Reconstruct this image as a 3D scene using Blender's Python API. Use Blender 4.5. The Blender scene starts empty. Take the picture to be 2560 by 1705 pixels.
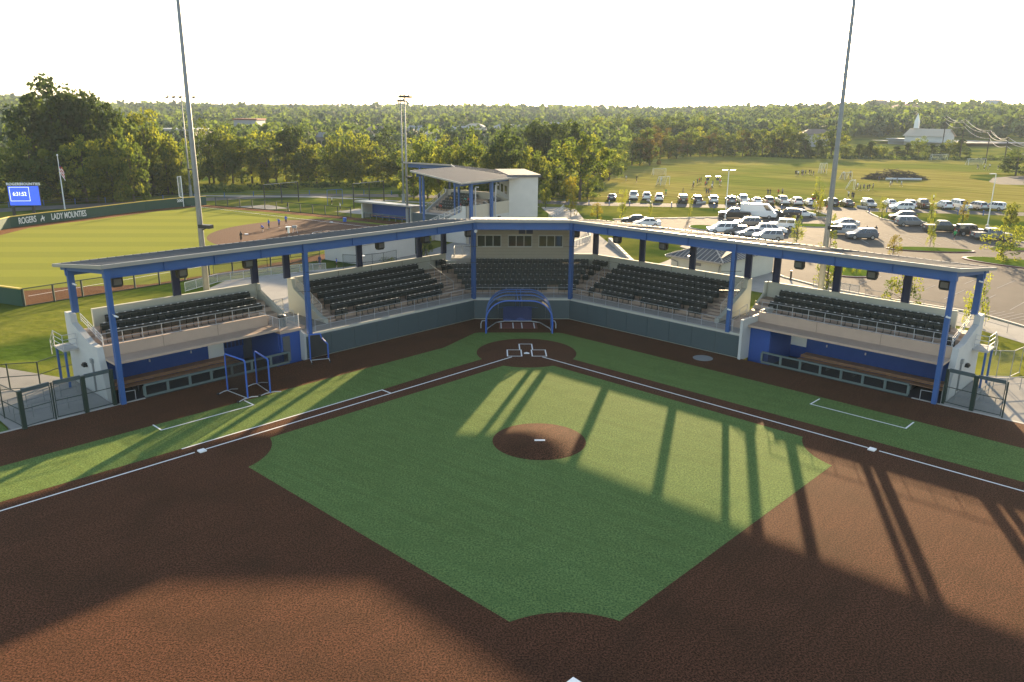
import bpy, math, random
import numpy as np
from mathutils import Vector, Matrix
R=math.radians
random.seed(7)
sc=bpy.context.scene
# ---------------------------------------------------------------- camera
CAMP=(-2.791,-61.56,18.594)
cam=bpy.data.cameras.new('camera'); camo=bpy.data.objects.new('camera',cam); sc.collection.objects.link(camo)
cam.sensor_width=36.0; cam.lens=36.0*2002.94/2560; cam.clip_start=.5; cam.clip_end=9000
_y,_p,_r=-0.0262927,0.2791615,0.00862168
_f=Vector((-math.sin(_y)*math.cos(_p),math.cos(_y)*math.cos(_p),-math.sin(_p)))
_x=Vector((math.cos(_y),math.sin(_y),0)); _u=_x.cross(_f)
_x2=_x*math.cos(_r)+_u*math.sin(_r); _u2=_u*math.cos(_r)-_x*math.sin(_r)
m=Matrix((( _x2.x,_u2.x,-_f.x,CAMP[0]),(_x2.y,_u2.y,-_f.y,CAMP[1]),(_x2.z,_u2.z,-_f.z,CAMP[2]),(0,0,0,1)))
camo.matrix_world=m; sc.camera=camo
# ---------------------------------------------------------------- sky and sun
SUN_AZ=15.8; SUN_EL=11.7          # azimuth from +Y towards +X
w=bpy.data.worlds.new('World'); sc.world=w; w.use_nodes=True
nt=w.node_tree; nt.nodes.clear()
sky=nt.nodes.new('ShaderNodeTexSky'); sky.sky_type='NISHITA'; sky.sun_disc=False
sky.sun_elevation=R(SUN_EL); sky.sun_rotation=R(SUN_AZ); sky.air_density=1.0; sky.dust_density=1.0; sky.ozone_density=1.0
bg=nt.nodes.new('ShaderNodeBackground'); bg.inputs[1].default_value=0.09
wo=nt.nodes.new('ShaderNodeOutputWorld'); hs=nt.nodes.new('ShaderNodeHueSaturation'); hs.inputs['Saturation'].default_value=.8; nt.links.new(sky.outputs[0],hs.inputs['Color']); nt.links.new(hs.outputs[0],bg.inputs[0]); nt.links.new(bg.outputs[0],wo.inputs[0])
sl=bpy.data.lights.new('sun','SUN'); sl.energy=5.0; sl.angle=R(0.53); sl.color=(1.0,.75,.45)
so=bpy.data.objects.new('sun',sl); sc.collection.objects.link(so)
sd=Vector((math.sin(R(SUN_AZ))*math.cos(R(SUN_EL)),math.cos(R(SUN_AZ))*math.cos(R(SUN_EL)),math.sin(R(SUN_EL))))
so.rotation_euler=sd.to_track_quat('Z','Y').to_euler(); so.location=(60,200,60)
sc.view_settings.view_transform='Standard'; sc.view_settings.look='None'; sc.view_settings.gamma=1.0
sc.view_settings.exposure=2.25; sc.view_settings.use_curve_mapping=False
sc.render.engine='CYCLES'
cy=sc.cycles; cy.max_bounces=6; cy.diffuse_bounces=3; cy.glossy_bounces=2; cy.transmission_bounces=3; cy.transparent_max_bounces=10; cy.volume_bounces=0
cy.caustics_reflective=False; cy.caustics_refractive=False; cy.use_denoising=True
cy.sample_clamp_indirect=6
# ---------------------------------------------------------------- materials
def lin(c):
    return tuple((v/12.92 if v<=.04045 else ((v+.055)/1.055)**2.4) for v in c)
def hexc(h): return lin(tuple(int(h[i:i+2],16)/255 for i in (0,2,4)))
def mat(name,col,rough=.7,metal=0,spec=.5,var=None,var_scale=1.0,amt=.5,bump=0,bump_scale=8,detail=4,stretch=None,coat=0,emit=None,alpha=None,trans=0,noise2=None,objvar=0,sheen=None,tcol=None,streak=None,stint=None):
    m=bpy.data.materials.new(name); m.use_nodes=True; n=m.node_tree; b=n.nodes['Principled BSDF']; o=n.nodes['Material Output']
    L=n.links.new
    b.inputs['Base Color'].default_value=(*col,1); b.inputs['Roughness'].default_value=rough; b.inputs['Metallic'].default_value=metal
    b.inputs['Specular IOR Level'].default_value=spec
    if stint: b.inputs['Specular Tint'].default_value=(*stint,1)
    if sheen: b.inputs['Sheen Weight'].default_value=sheen[0]; b.inputs['Sheen Roughness'].default_value=.45; b.inputs['Sheen Tint'].default_value=(*sheen[1],1)
    if coat: b.inputs['Coat Weight'].default_value=coat; b.inputs['Coat Roughness'].default_value=.08
    tc=n.nodes.new('ShaderNodeTexCoord'); mp=n.nodes.new('ShaderNodeMapping'); L(tc.outputs['Object'],mp.inputs[0])
    if stretch: mp.vector_type='TEXTURE'; mp.inputs['Scale'].default_value=tuple(1/v for v in stretch[:3]); mp.inputs['Rotation'].default_value=(0,0,stretch[3] if len(stretch)>3 else 0)
    src=None
    if var is not None:
        nz=n.nodes.new('ShaderNodeTexNoise'); nz.inputs['Scale'].default_value=var_scale; nz.inputs['Detail'].default_value=detail; nz.inputs['Roughness'].default_value=.65
        L(mp.outputs[0],nz.inputs[0])
        cr=n.nodes.new('ShaderNodeMapRange'); cr.inputs[1].default_value=.5-.22/max(amt,.05)*.5; cr.inputs[2].default_value=.5+.22/max(amt,.05)*.5
        L(nz.outputs[0],cr.inputs[0])
        mx=n.nodes.new('ShaderNodeMix'); mx.data_type='RGBA'; mx.inputs[6].default_value=(*col,1); mx.inputs[7].default_value=(*var,1)
        L(cr.outputs[0],mx.inputs[0]); src=mx.outputs[2]
        if noise2:
            c2,s2,lo,hi=noise2[:4]; mxv=noise2[4] if len(noise2)>4 else 1
            nz2=n.nodes.new('ShaderNodeTexNoise'); nz2.inputs['Scale'].default_value=s2; nz2.inputs['Detail'].default_value=5; L(tc.outputs['Object'],nz2.inputs[0])
            cr2=n.nodes.new('ShaderNodeMapRange'); cr2.inputs[1].default_value=lo; cr2.inputs[2].default_value=hi; cr2.inputs[4].default_value=mxv; L(nz2.outputs[0],cr2.inputs[0])
            mx2=n.nodes.new('ShaderNodeMix'); mx2.data_type='RGBA'; mx2.inputs[7].default_value=(*c2,1); L(src,mx2.inputs[6]); L(cr2.outputs[0],mx2.inputs[0]); src=mx2.outputs[2]
    if streak:
        mp3=n.nodes.new('ShaderNodeMapping'); mp3.vector_type='TEXTURE'; mp3.inputs['Scale'].default_value=tuple(1/v for v in streak[0][:3]); mp3.inputs['Rotation'].default_value=(0,0,streak[0][3]); L(tc.outputs['Object'],mp3.inputs[0])
        n3=n.nodes.new('ShaderNodeTexNoise'); n3.inputs['Scale'].default_value=1.0; n3.inputs['Detail'].default_value=5; L(mp3.outputs[0],n3.inputs[0])
        r3=n.nodes.new('ShaderNodeMapRange'); r3.inputs[1].default_value=.35; r3.inputs[2].default_value=.65; r3.inputs[3].default_value=1-streak[1]; r3.inputs[4].default_value=1+streak[1]; L(n3.outputs[0],r3.inputs[0])
        h3=n.nodes.new('ShaderNodeHueSaturation'); L(r3.outputs[0],h3.inputs['Value']); L(src,h3.inputs['Color']); src=h3.outputs[0]
    if objvar:
        oi=n.nodes.new('ShaderNodeObjectInfo'); hs=n.nodes.new('ShaderNodeHueSaturation')
        mr=n.nodes.new('ShaderNodeMapRange'); mr.inputs[3].default_value=1-objvar; mr.inputs[4].default_value=1+objvar; L(oi.outputs['Random'],mr.inputs[0]); L(mr.outputs[0],hs.inputs['Value'])
        if src: L(src,hs.inputs['Color'])
        else: hs.inputs['Color'].default_value=(*col,1)
        src=hs.outputs[0]
    if src: L(src,b.inputs['Base Color'])
    if bump:
        nb=n.nodes.new('ShaderNodeTexNoise'); nb.inputs['Scale'].default_value=bump_scale; nb.inputs['Detail'].default_value=4; L(mp.outputs[0],nb.inputs[0])
        bp=n.nodes.new('ShaderNodeBump'); bp.inputs['Strength'].default_value=min(1,bump); bp.inputs['Distance'].default_value=.05*bump; L(nb.outputs[0],bp.inputs['Height']); L(bp.outputs[0],b.inputs['Normal'])
    if emit: b.inputs['Emission Color'].default_value=(*emit[0],1); b.inputs['Emission Strength'].default_value=emit[1]
    if trans:
        t=n.nodes.new('ShaderNodeBsdfTranslucent'); ms=n.nodes.new('ShaderNodeMixShader'); ms.inputs[0].default_value=trans
        if src and tcol:
            mm=n.nodes.new('ShaderNodeMix'); mm.data_type='RGBA'; mm.blend_type='MULTIPLY'; mm.inputs[0].default_value=1; mm.inputs[7].default_value=(*tcol,1); mm.clamp_result=False; L(src,mm.inputs[6]); L(mm.outputs[2],t.inputs[0])
        elif src: L(src,t.inputs[0])
        else: t.inputs[0].default_value=(*col,1)
        L(b.outputs[0],ms.inputs[1]); L(t.outputs[0],ms.inputs[2]); L(ms.outputs[0],o.inputs[0])
    if alpha is not None:
        t=n.nodes.new('ShaderNodeBsdfTransparent'); ms=n.nodes.new('ShaderNodeMixShader'); ms.inputs[0].default_value=alpha
        L(t.outputs[0],ms.inputs[1]); L(b.outputs[0],ms.inputs[2]); L(ms.outputs[0],o.inputs[0])
    return m
M={}
M['brown']=mat('brown turf',(0.0036,0.0024,0.0024),rough=.78,spec=.014,stint=(1,.6,.4),var=(0.0880,0.0360,0.0232),var_scale=13,amt=1.7,detail=9,bump=.9,bump_scale=34,noise2=((0.0096,0.0072,0.0064),.35,.46,.78,.6),sheen=(.13,(1,.56,.30)),streak=((.3,3,1,R(50)),.10))
M['brown2']=mat('light brown infield fill',(0.0800,0.0440,0.0288),rough=.95,spec=.05,var=(0.1280,0.0736,0.0496),var_scale=5,amt=1.0,detail=8,bump=.6,bump_scale=20)
M['green']=mat('green turf',(.024,.076,.034),rough=.78,spec=.009,stint=(1,.8,.1),var=(.115,.20,.072),var_scale=11,amt=1.3,detail=9,bump=.9,bump_scale=34,noise2=((.045,.105,.04),.9,.46,.78,.6),sheen=(.12,(1,.75,.0)),streak=((.12,2.6,1,R(-38)),.08))
M['green_soft']=M['green']
M['line']=mat('white turf line',(.72,.72,.72),rough=.8)
M['rubber']=mat('white rubber',(.8,.8,.8),rough=.5)
M['mat_red']=mat('red clay mat',(.19,.06,.035),rough=.8,var=(.13,.045,.03),var_scale=6)
M['concrete']=mat('concrete',(.42,.40,.37),rough=.85,var=(.33,.315,.29),var_scale=1.3,amt=.5,detail=6,bump=.2,bump_scale=20)
M['walk']=mat('pale concrete paving',(0.3200,0.3080,0.2840),rough=.9,spec=.02,var=(0.2480,0.2400,0.2240),var_scale=.6,amt=.5,detail=6)
M['tan']=mat('tan painted concrete',(.46,.34,.26),rough=.8,var=(.40,.30,.23),var_scale=1.1,amt=.4,detail=6)
M['tread']=mat('stained tan tread concrete',(.50,.385,.30),rough=.8,var=(.40,.305,.24),var_scale=1.6,amt=.6,detail=6)
M['block']=mat('off white block',(.50,.50,.43),rough=.8,var=(.44,.44,.38),var_scale=.9,amt=.4,detail=5)
M['whiteblock']=mat('white painted block',(.50,.50,.48),rough=.75,var=(.43,.435,.425),var_scale=.7,amt=.4,detail=5)
M['box']=mat('beige stucco',(.46,.42,.34),rough=.85,var=(.42,.385,.31),var_scale=1.5,amt=.4)
M['padding']=mat('slate green padding',(.050,.075,.084),rough=.6,var=(.045,.068,.076),var_scale=1.5,amt=.4,bump=.25,bump_scale=2.2)
M['padgrey']=mat('grey green padding',(.10,.135,.13),rough=.6)
M['blue']=mat('royal blue steel',(.030,.098,.29),rough=.5,var=(.027,.088,.26),var_scale=.8,amt=.4)
M['bluewall']=mat('blue painted wall',(.020,.073,.29),rough=.8,var=(.017,.062,.25),var_scale=1.2,amt=.4,bump=.2,bump_scale=30)
M['bluepad']=mat('blue foam padding',(.03,.11,.45),rough=.5)
M['bluetarp']=mat('blue vinyl tarp',(.03,.06,.22),rough=.5,bump=1.0,bump_scale=1.4)
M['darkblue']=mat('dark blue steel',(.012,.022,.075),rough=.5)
M['roof']=mat('grey standing seam metal',(0.1275,0.1318,0.1403),rough=.7,spec=.05,var=(0.1105,0.1148,0.1232),var_scale=.5,amt=.4)
M['fascia']=mat('light grey metal trim',(0.2890,0.2805,0.2635),rough=.45,metal=.1)
M['galv']=mat('galvanised steel',(.27,.28,.28),rough=.6,metal=.15,var=(.21,.22,.22),var_scale=3,amt=.4)
M['rail']=mat('aluminium rail',(.48,.49,.51),rough=.45,metal=.3)
M['joint']=mat('joint shadow gap',(.09,.075,.06),rough=.9)  # dark joint colour for thin strips laid on the walls
M['black']=mat('black plastic',(.012,.013,.014),rough=.5)
M['seat']=mat('black seat plastic',(.012,.018,.0165),rough=.42,spec=.5)
M['seattop']=mat('grey seat top',(.085,.10,.102),rough=.5)  # lighter grey than the seat plastic, used on top faces
M['plate']=mat('silver number plate',(.88,.9,.92),rough=.5)
M['wood']=mat('bench timber',(.46,.25,.135),rough=.6,var=(.30,.16,.09),var_scale=3,stretch=(1,14,1,R(45)),amt=.6)
M['woodr']=mat('bench timber',(.46,.25,.135),rough=.6,var=(.30,.16,.09),var_scale=3,stretch=(14,1,1,R(45)),amt=.6)
M['dugfloor']=mat('dugout floor rubber',(.035,.034,.036),rough=.8)
M['white']=mat('white paint',(.72,.72,.70),rough=.5)
M['glass']=mat('dark window glass',(.03,.036,.034),rough=.06,spec=.8)
M['frame']=mat('aluminium window frame',(.55,.56,.55),rough=.45,metal=.3)
M['greenfence']=mat('dark green steel',(.009,.026,.019),rough=.5)
M['greenwall']=mat('green steel sheet wall',(0.0170,0.0638,0.0425),rough=.5,var=(0.0136,0.0527,0.0357),var_scale=.6,amt=.4,bump=.2,bump_scale=3)
M['yellow']=mat('yellow foam cap',(.62,.44,.08),rough=.5)
M['chain']=mat('green chain link',(.02,.045,.035),rough=.6,alpha=.22)
M['chaingrey']=mat('grey chain link',(.22,.23,.23),rough=.5,alpha=.18)
M['picket']=mat('steel pickets',(.48,.50,.52),rough=.5,metal=.2,alpha=.36)
M['net']=mat('black netting',(.01,.012,.014),rough=.8,alpha=.34)
M['nets']=mat('black screen netting',(.035,.027,.024),rough=.9,spec=0,alpha=.6)
M['netl']=mat('fine backstop netting',(.012,.013,.013),rough=.8,alpha=.16)
M['grass']=mat('rough grass',(0.0920,0.1120,0.0176),rough=.95,spec=0,var=(0.1600,0.1600,0.0336),var_scale=.35,amt=.6,detail=8,bump=2.5,bump_scale=.8,noise2=((0.0400,0.0680,0.0120),.06,.48,.62))
M['lawn']=mat('mown dry grass',(0.1520,0.1520,0.0320),rough=.95,spec=0,var=(0.2400,0.2040,0.0680),var_scale=.5,amt=.6,detail=8,bump=.6,bump_scale=1.0,stretch=(1.6,.12,1,R(38)),streak=((.04,1.1,1,R(-40)),.4),noise2=((0.1200,0.1400,0.0288),.018,.45,.6))
M['island']=mat('island grass',(0.0640,0.1120,0.0144),rough=.95,spec=0,var=(0.0880,0.1200,0.0240),var_scale=1.2,amt=.6,detail=8,bump=1,bump_scale=3)
M['dirt']=mat('bare dirt',(.12,.085,.055),rough=.9,var=(.08,.06,.04),var_scale=2,amt=.6,bump=.5)
M['asphalt']=mat('worn asphalt',(0.1320,0.1176,0.1040),rough=.9,spec=.02,var=(0.1000,0.0896,0.0800),var_scale=.35,amt=.5,detail=8,bump=.3,bump_scale=40)
M['road']=mat('greyed road asphalt',(0.1320,0.1256,0.1200),rough=.9,spec=.012,var=(0.1040,0.0992,0.0960),var_scale=.5,amt=.5,detail=6)
M['paintline']=mat('faded road paint',(0.3230,0.3060,0.2805),rough=.8,spec=0)
M['kerb']=mat('kerb concrete',(.44,.42,.38),rough=.85,var=(.34,.32,.30),var_scale=2)
M['kerbred']=mat('red painted kerb',(.16,.03,.025),rough=.7)
M['bark']=mat('bark',(.075,.058,.042),rough=.9,var=(.05,.04,.03),var_scale=3,bump=.6)
M['screen']=mat('lit score screen',(.01,.03,.2),rough=.3,emit=((.035,.10,.62),.32))
M['screentext']=mat('lit white digits',(.8,.8,.8),rough=.3,emit=((.8,.85,1),.3))
M['lamp']=mat('lamp lens',(.75,.75,.72),rough=.3)
def leaf(n,a,b,tr=.45,tc=(2.1,1.8,.7)):
    M[n]=mat(n,a,rough=.8,spec=.04,var=b,var_scale=.9,amt=.6,detail=3,trans=tr,objvar=.14,tcol=tc)
leaf('leaf green',(.052,.080,.024),(.070,.098,.026),.45,(1.8,1.7,.8))
leaf('leaf light',(.092,.120,.030),(.125,.145,.034),.48,(2.3,2.05,.75))
leaf('leaf dark',(.034,.056,.026),(.046,.070,.028),.38,(1.7,1.6,.9))
leaf('leaf rust',(.060,.056,.022),(.078,.062,.026),.4,(1.8,1.6,.8))
leaf('leaf yellow',(.15,.13,.022),(.12,.12,.022),.35)
leaf('leaf far',(.026,.044,.030),(.036,.056,.034),.26,(1.1,1.2,1.0))
COL={'white':(.72,.72,.71),'black':(.015,.015,.017),'navy':(.022,.03,.055),'silver':(.42,.43,.44),'grey':(.14,.145,.15),'bronze':(.22,.17,.12),'brown':(.045,.03,.026),'bluegrey':(.09,.12,.16),'steel':(.16,.18,.20),'olive':(.07,.085,.07)}
for k,c in COL.items(): M['car_'+k]=mat(k+' car paint',c,rough=.3,metal=(0 if k in('white','black') else .35),coat=.6)
M['tyre']=mat('tyre rubber',(.018,.018,.018),rough=.85)
M['rim']=mat('alloy rim',(.35,.35,.36),rough=.35,metal=.7)
M['taillight']=mat('red lamp lens',(.35,.015,.012),rough=.25)
M['carglass']=mat('tinted car glass',(.015,.018,.02),rough=.05,spec=.9)
SH=[('black',(.02,.02,.022)),('white',(.68,.68,.68)),('grey',(.2,.2,.21)),('green',(.04,.35,.10)),('navy',(.02,.03,.09)),('red',(.5,.07,.04)),('blue',(.02,.09,.5)),('yellow',(.6,.42,.05)),('teal',(.15,.45,.42))]
for k,c in SH: M['shirt_'+k]=mat(k+' cloth',c,rough=.9)
M['skin']=mat('skin',(.36,.20,.13),rough=.6); M['hair']=mat('dark hair',(.03,.02,.014),rough=.7)
# ---------------------------------------------------------------- mesh builder
SPLIT={'joint','entry_ramp','pillar','side_wall','stripe','side_window','vent','white_board','door','outlet_box','front_wall','wall_panel','stiffener','rafter','column','step','downpipe','door','wheel','back_wall','landing','rear_wall','foot','wheel_arm','net_bracket','branch'}
class MB:
    def __init__(s): s.v=[]; s.f=[]; s.m=[]; s.T=None
    def add(s,vs,fs,m=0):
        b=len(s.v)
        if s.T: vs=[s.T(*v) for v in vs]
        s.v+= [tuple(v) for v in vs]
        for f in fs: s.f.append(tuple(b+i for i in f)); s.m.append(m)
    def hexa(s,p,m=0): # 8 pts: bottom 4, top 4
        s.add(p,[(3,2,1,0),(4,5,6,7),(0,1,5,4),(1,2,6,5),(2,3,7,6),(3,0,4,7)],m)
    def box(s,x0,x1,y0,y1,z0,z1,m=0):
        s.hexa([(x0,y0,z0),(x1,y0,z0),(x1,y1,z0),(x0,y1,z0),(x0,y0,z1),(x1,y0,z1),(x1,y1,z1),(x0,y1,z1)],m)
    def cbox(s,cx,cy,z0,z1,sx,sy,a=0,m=0):
        c,n=math.cos(a),math.sin(a)
        q=[(cx+c*x-n*y,cy+n*x+c*y) for x,y in ((-sx/2,-sy/2),(sx/2,-sy/2),(sx/2,sy/2),(-sx/2,sy/2))]
        s.prism(q,z0,z1,m)
    def prism(s,q,z0,z1,m=0):
        n=len(q); z0s=z0 if isinstance(z0,(list,tuple)) else [z0]*n; z1s=z1 if isinstance(z1,(list,tuple)) else [z1]*n
        vs=[(x,y,z0s[i]) for i,(x,y) in enumerate(q)]+[(x,y,z1s[i]) for i,(x,y) in enumerate(q)]
        fs=[tuple(range(n-1,-1,-1)),tuple(range(n,2*n))]+[(i,(i+1)%n,n+(i+1)%n,n+i) for i in range(n)]
        s.add(vs,fs,m)
    def poly(s,q,z,m=0): s.add([(x,y,z) for x,y in q],[tuple(range(len(q)))],m)
    def tube(s,a,b,r,n=6,m=0,r2=None):
        a=Vector(a); b=Vector(b); d=(b-a)
        if d.length<1e-6: return
        d.normalize(); u=d.orthogonal().normalized(); w=d.cross(u); r2=r if r2 is None else r2
        vs=[a+(u*math.cos(2*math.pi*i/n)+w*math.sin(2*math.pi*i/n))*r for i in range(n)]+[b+(u*math.cos(2*math.pi*i/n)+w*math.sin(2*math.pi*i/n))*r2 for i in range(n)]
        s.add(vs,[(i,(i+1)%n,n+(i+1)%n,n+i) for i in range(n)]+[tuple(range(n-1,-1,-1)),tuple(range(n,2*n))],m)
    def path(s,pts,r,n=6,m=0,close=False):
        P=list(pts)+([pts[0]] if close else [])
        for a,b in zip(P,P[1:]): s.tube(a,b,r,n,m)
    def islands(s):
        par=list(range(len(s.v)))
        def find(a):
            while par[a]!=a: par[a]=par[par[a]]; a=par[a]
            return a
        for f in s.f:
            r=find(f[0])
            for i in f[1:]: par[find(i)]=r
        g={}
        for k,f in enumerate(s.f): g.setdefault(find(f[0]),[]).append(k)
        return list(g.values())
    def build(s,name,mats,parent=None,smooth=False,loc=None):
        if name in SPLIT and parent is not None:
            isl=s.islands()
            if len(isl)>1:
                o=None
                for fs in isl[:99]:
                    b=MB(); mp={}
                    for k in fs:
                        for i in s.f[k]:
                            if i not in mp: mp[i]=len(b.v); b.v.append(s.v[i])
                        b.f.append(tuple(mp[i] for i in s.f[k])); b.m.append(s.m[k])
                    o=b._build(name,mats,parent,smooth,loc)
                return o
        return s._build(name,mats,parent,smooth,loc)
    def _build(s,name,mats,parent=None,smooth=False,loc=None):
        me=bpy.data.meshes.new(name)
        off=Vector((0,0,0))
        p=parent
        while p is not None: off+=Vector(p.location); p=p.parent
        if loc is not None: off=off+Vector(loc)
        vs=[(v[0]-off.x,v[1]-off.y,v[2]-off.z) for v in s.v]
        me.from_pydata(vs,[],s.f)
        for k in (mats if isinstance(mats,(list,tuple)) else [mats]): me.materials.append(M[k])
        if any(s.m): me.polygons.foreach_set('material_index',s.m)
        if smooth: me.polygons.foreach_set('use_smooth',[True]*len(s.f))
        me.update()
        o=bpy.data.objects.new(name,me); sc.collection.objects.link(o)
        if parent: o.parent=parent
        if loc is not None: o.location=loc
        return o
def thing(name,label,cat,loc=(0,0,0),rz=0,group=None):
    o=bpy.data.objects.new(name,None); sc.collection.objects.link(o); o.location=loc; o.rotation_euler=(0,0,rz); o.empty_display_size=.3
    o['label']=label; o['category']=cat
    if group: o['group']=group
    return o
def tag(o,label,cat,group=None):
    o['label']=label; o['category']=cat
    if group: o['group']=group
    return o
def struct(name,mb,mats): o=mb.build(name,mats); o['kind']='structure'; return o
def dup(root,loc,rz=0,label=None,group=None,scale=None):
    r=root.copy(); sc.collection.objects.link(r); r.location=loc; r.rotation_euler=(0,0,rz)
    if scale is not None: r.scale=scale
    if label: r['label']=label
    if group: r['group']=group
    for ch in list(root.children):
        c=ch.copy(); sc.collection.objects.link(c); c.parent=r
        for g in ch.children:
            d=g.copy(); sc.collection.objects.link(d); d.parent=c
    return r
def cparent(o,parent,loc=None):
    c=o.copy(); sc.collection.objects.link(c); c.parent=parent
    if loc is not None: c.location=loc
    return c
ONES=['first','second','third','fourth','fifth','sixth','seventh','eighth','ninth','tenth','eleventh','twelfth','thirteenth','fourteenth','fifteenth','sixteenth','seventeenth','eighteenth','nineteenth']
TENS={2:'twenty',3:'thirty',4:'forty',5:'fifty',6:'sixty',7:'seventy',8:'eighty',9:'ninety'}
def ordw(i):
    if i<=19: return ONES[i-1]
    t,u=divmod(i,10); return (TENS[t][:-1]+'ieth') if u==0 else TENS[t]+'-'+ONES[u-1]
S2=math.sqrt(.5)
GZ=-.8
class Wing:
    """local frame of a stand wing: t along the wing away from home, o outward from the field"""
    def __init__(s,C,a,o): s.C=C; s.a=a; s.o=o
    def __call__(s,t,o,z): return (s.C[0]+s.a[0]*t+s.o[0]*o,s.C[1]+s.a[1]*t+s.o[1]*o,z)
    def p(s,t,o): return s(t,o,0)[:2]
LW=Wing((-4.4,10.7),(-S2,-S2),(-S2,S2)); RW=Wing((4.4,10.7),(S2,-S2),(S2,S2))
def wbox(mb,W,t0,t1,o0,o1,z0,z1,m=0):
    z0=z0 if isinstance(z0,(list,tuple)) else [z0]*4; z1=z1 if isinstance(z1,(list,tuple)) else [z1]*4
    q=[(t0,o0),(t1,o0),(t1,o1),(t0,o1)]
    mb.hexa([W(t,o,z0[i]) for i,(t,o) in enumerate(q)]+[W(t,o,z1[i]) for i,(t,o) in enumerate(q)],m)
def wprof(mb,W,t0,t1,prof,m=0): # profile in (o,z) extruded along t
    n=len(prof)
    mb.add([W(t0,o,z) for o,z in prof]+[W(t1,o,z) for o,z in prof],[tuple(range(n)),tuple(range(2*n-1,n-1,-1))]+[(i,n+i,n+(i+1)%n,(i+1)%n) for i in range(n)],m)
def railing(name,label,cat,pts,h,spacing,r,material,rails=(1.0,),panel=None,group=None,pr=None,toppad=None,postw=None,panelz=(.05,.97)):
    """posts at spacing, rails at height fractions, optional infill"""
    base=pts[0]; t=thing(name,label,cat,base,0,group)
    pm=MB(); pr=pr or r
    if postw: pm.cbox(0,0,0,h,postw,postw)
    else: pm.tube((0,0,0),(0,0,h),pr,6)
    first=None; cnt=0
    rm=MB(); im=MB()
    for a,b in zip(pts,pts[1:]):
        a=Vector(a); b=Vector(b); L=(b-a).length; n=max(1,round(L/spacing))
        for f in rails: rm.tube(a+Vector((0,0,h*f)),b+Vector((0,0,h*f)),r,5)
        if panel:
            q=(b-a).normalized().cross(Vector((0,0,1)))*.01
            im.add([a+Vector((0,0,h*panelz[0])),b+Vector((0,0,h*panelz[0])),b+Vector((0,0,h*panelz[1])),a+Vector((0,0,h*panelz[1]))],[(0,1,2,3)])
        for i in range(n+ (1 if b==Vector(pts[-1]) else 0)):
            if cnt>=98: break
            p=a+(b-a)*(i/n) if n else a
            if first is None:
                first=pm.build('post',material); first.parent=t; first.location=p-Vector(base)
            else: cparent(first,t,p-Vector(base))
            cnt+=1
    rm.build('top_rail' if len(rails)==1 else 'rail',toppad or material,t)
    if panel: im.build('mesh_panel' if 'chain' in panel or 'net' in panel else 'infill',panel,t)
    return t

# ================================================================ GROUND
def smooth(a,b,x):
    t=min(1,max(0,(x-a)/(b-a))); return t*t*(3-2*t)
def vnoise(x,y):
    return (math.sin(x*.0061+1.3)*math.cos(y*.0047-.4)+.5*math.sin(x*.013+y*.011+2)+.35*math.cos(x*.021-y*.017))/1.85
def terr(x,y):
    tl=(x+4.4)*-S2+(y-10.7)*-S2; ol=(x+4.4)*-S2+(y-10.7)*S2
    tr=(x-4.4)*S2+(y-10.7)*-S2; orr=(x-4.4)*S2+(y-10.7)*S2
    if ol>orr: t,o=tl,ol
    else: t,o=tr,orr
    yb=(y-10.7)
    o=max(o,yb) if abs(x)<12 else o
    if o<.4: return -1.6
    if t<32.3 and o<8.0: return -1.6
    base=GZ
    if t>32.3: base=-.06+(GZ+.06)*smooth(13,25,o)
    elif t>27: base=GZ
    dx,dy=x-CAMP[0],y-CAMP[1]; r=math.hypot(dx,dy); az=math.degrees(math.atan2(dx,dy))
    if r>380:
        h=smooth(450,1500,r)*(12+5*vnoise(x,y))
        h+=smooth(430,900,r)*smooth(9,24,az)*9+smooth(500,1100,r)*smooth(-24,-34,az)*14
        base+=h
    return base
def axis(lo,hi,fine0,fine1,step,g=1.13):
    a=[fine0]
    while a[-1]<fine1: a.append(a[-1]+step)
    s=step
    while a[-1]<hi: s*=g; a.append(a[-1]+s)
    s=step
    while a[0]>lo: s*=g; a.insert(0,a[0]-s)
    return a
xs=axis(-3200,3400,-60,60,1.5); ys=axis(-300,4200,-30,50,1.5)
mb=MB(); nx=len(xs)
for y in ys:
    for x in xs: mb.v.append((x,y,terr(x,y)))
for j in range(len(ys)-1):
    for i in range(nx-1):
        a=j*nx+i; mb.f.append((a,a+1,a+nx+1,a+nx)); mb.m.append(0)
g=mb.build('ground','grass',smooth=True); g['kind']='structure'
# --- baseball field -------------------------------------------------
def fl(side,d,out): return (side*S2*d+side*S2*out,-S2*d+S2*out)      # along a foul line, outside it
mb=MB()
a=[LW.p(80,0),LW.p(17.9,0),LW.p(0,0),RW.p(0,0),RW.p(17.4,0),RW.p(80,0),(75,-110),(-75,-110)]
mb.prism(a,-.5,0); struct('warning_track',mb,'brown')
# grass sheets
def arc(c,r,a0,a1,n=24): return [(c[0]+r*math.cos(R(a0+(a1-a0)*i/n)),c[1]+r*math.sin(R(a0+(a1-a0)*i/n))) for i in range(n+1)]
def inf(a,b): return (-S2*a+S2*b,-S2*a-S2*b)                            # a along first-base line, b along third-base line
Z1=.005; Z2=.010
def base_cut(ca,cb,r,p0,p1,n=14):
    # points on the circle centred (ca,cb) between directions, in (a,b) space
    a0=math.atan2(p0[1]-cb,p0[0]-ca); a1=math.atan2(p1[1]-cb,p1[0]-ca)
    while a1-a0>math.pi: a1-=2*math.pi
    while a1-a0<-math.pi: a1+=2*math.pi
    return [(ca+r*math.cos(a0+(a1-a0)*i/n),cb+r*math.sin(a0+(a1-a0)*i/n)) for i in range(n+1)]
B=27.43; e=1.15; f=26.46; rc=4.05; rh=4.0
dx=lambda off: math.sqrt(rc*rc-off*off)
hx=math.sqrt(rh*rh-e*e)
pl=[]
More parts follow.
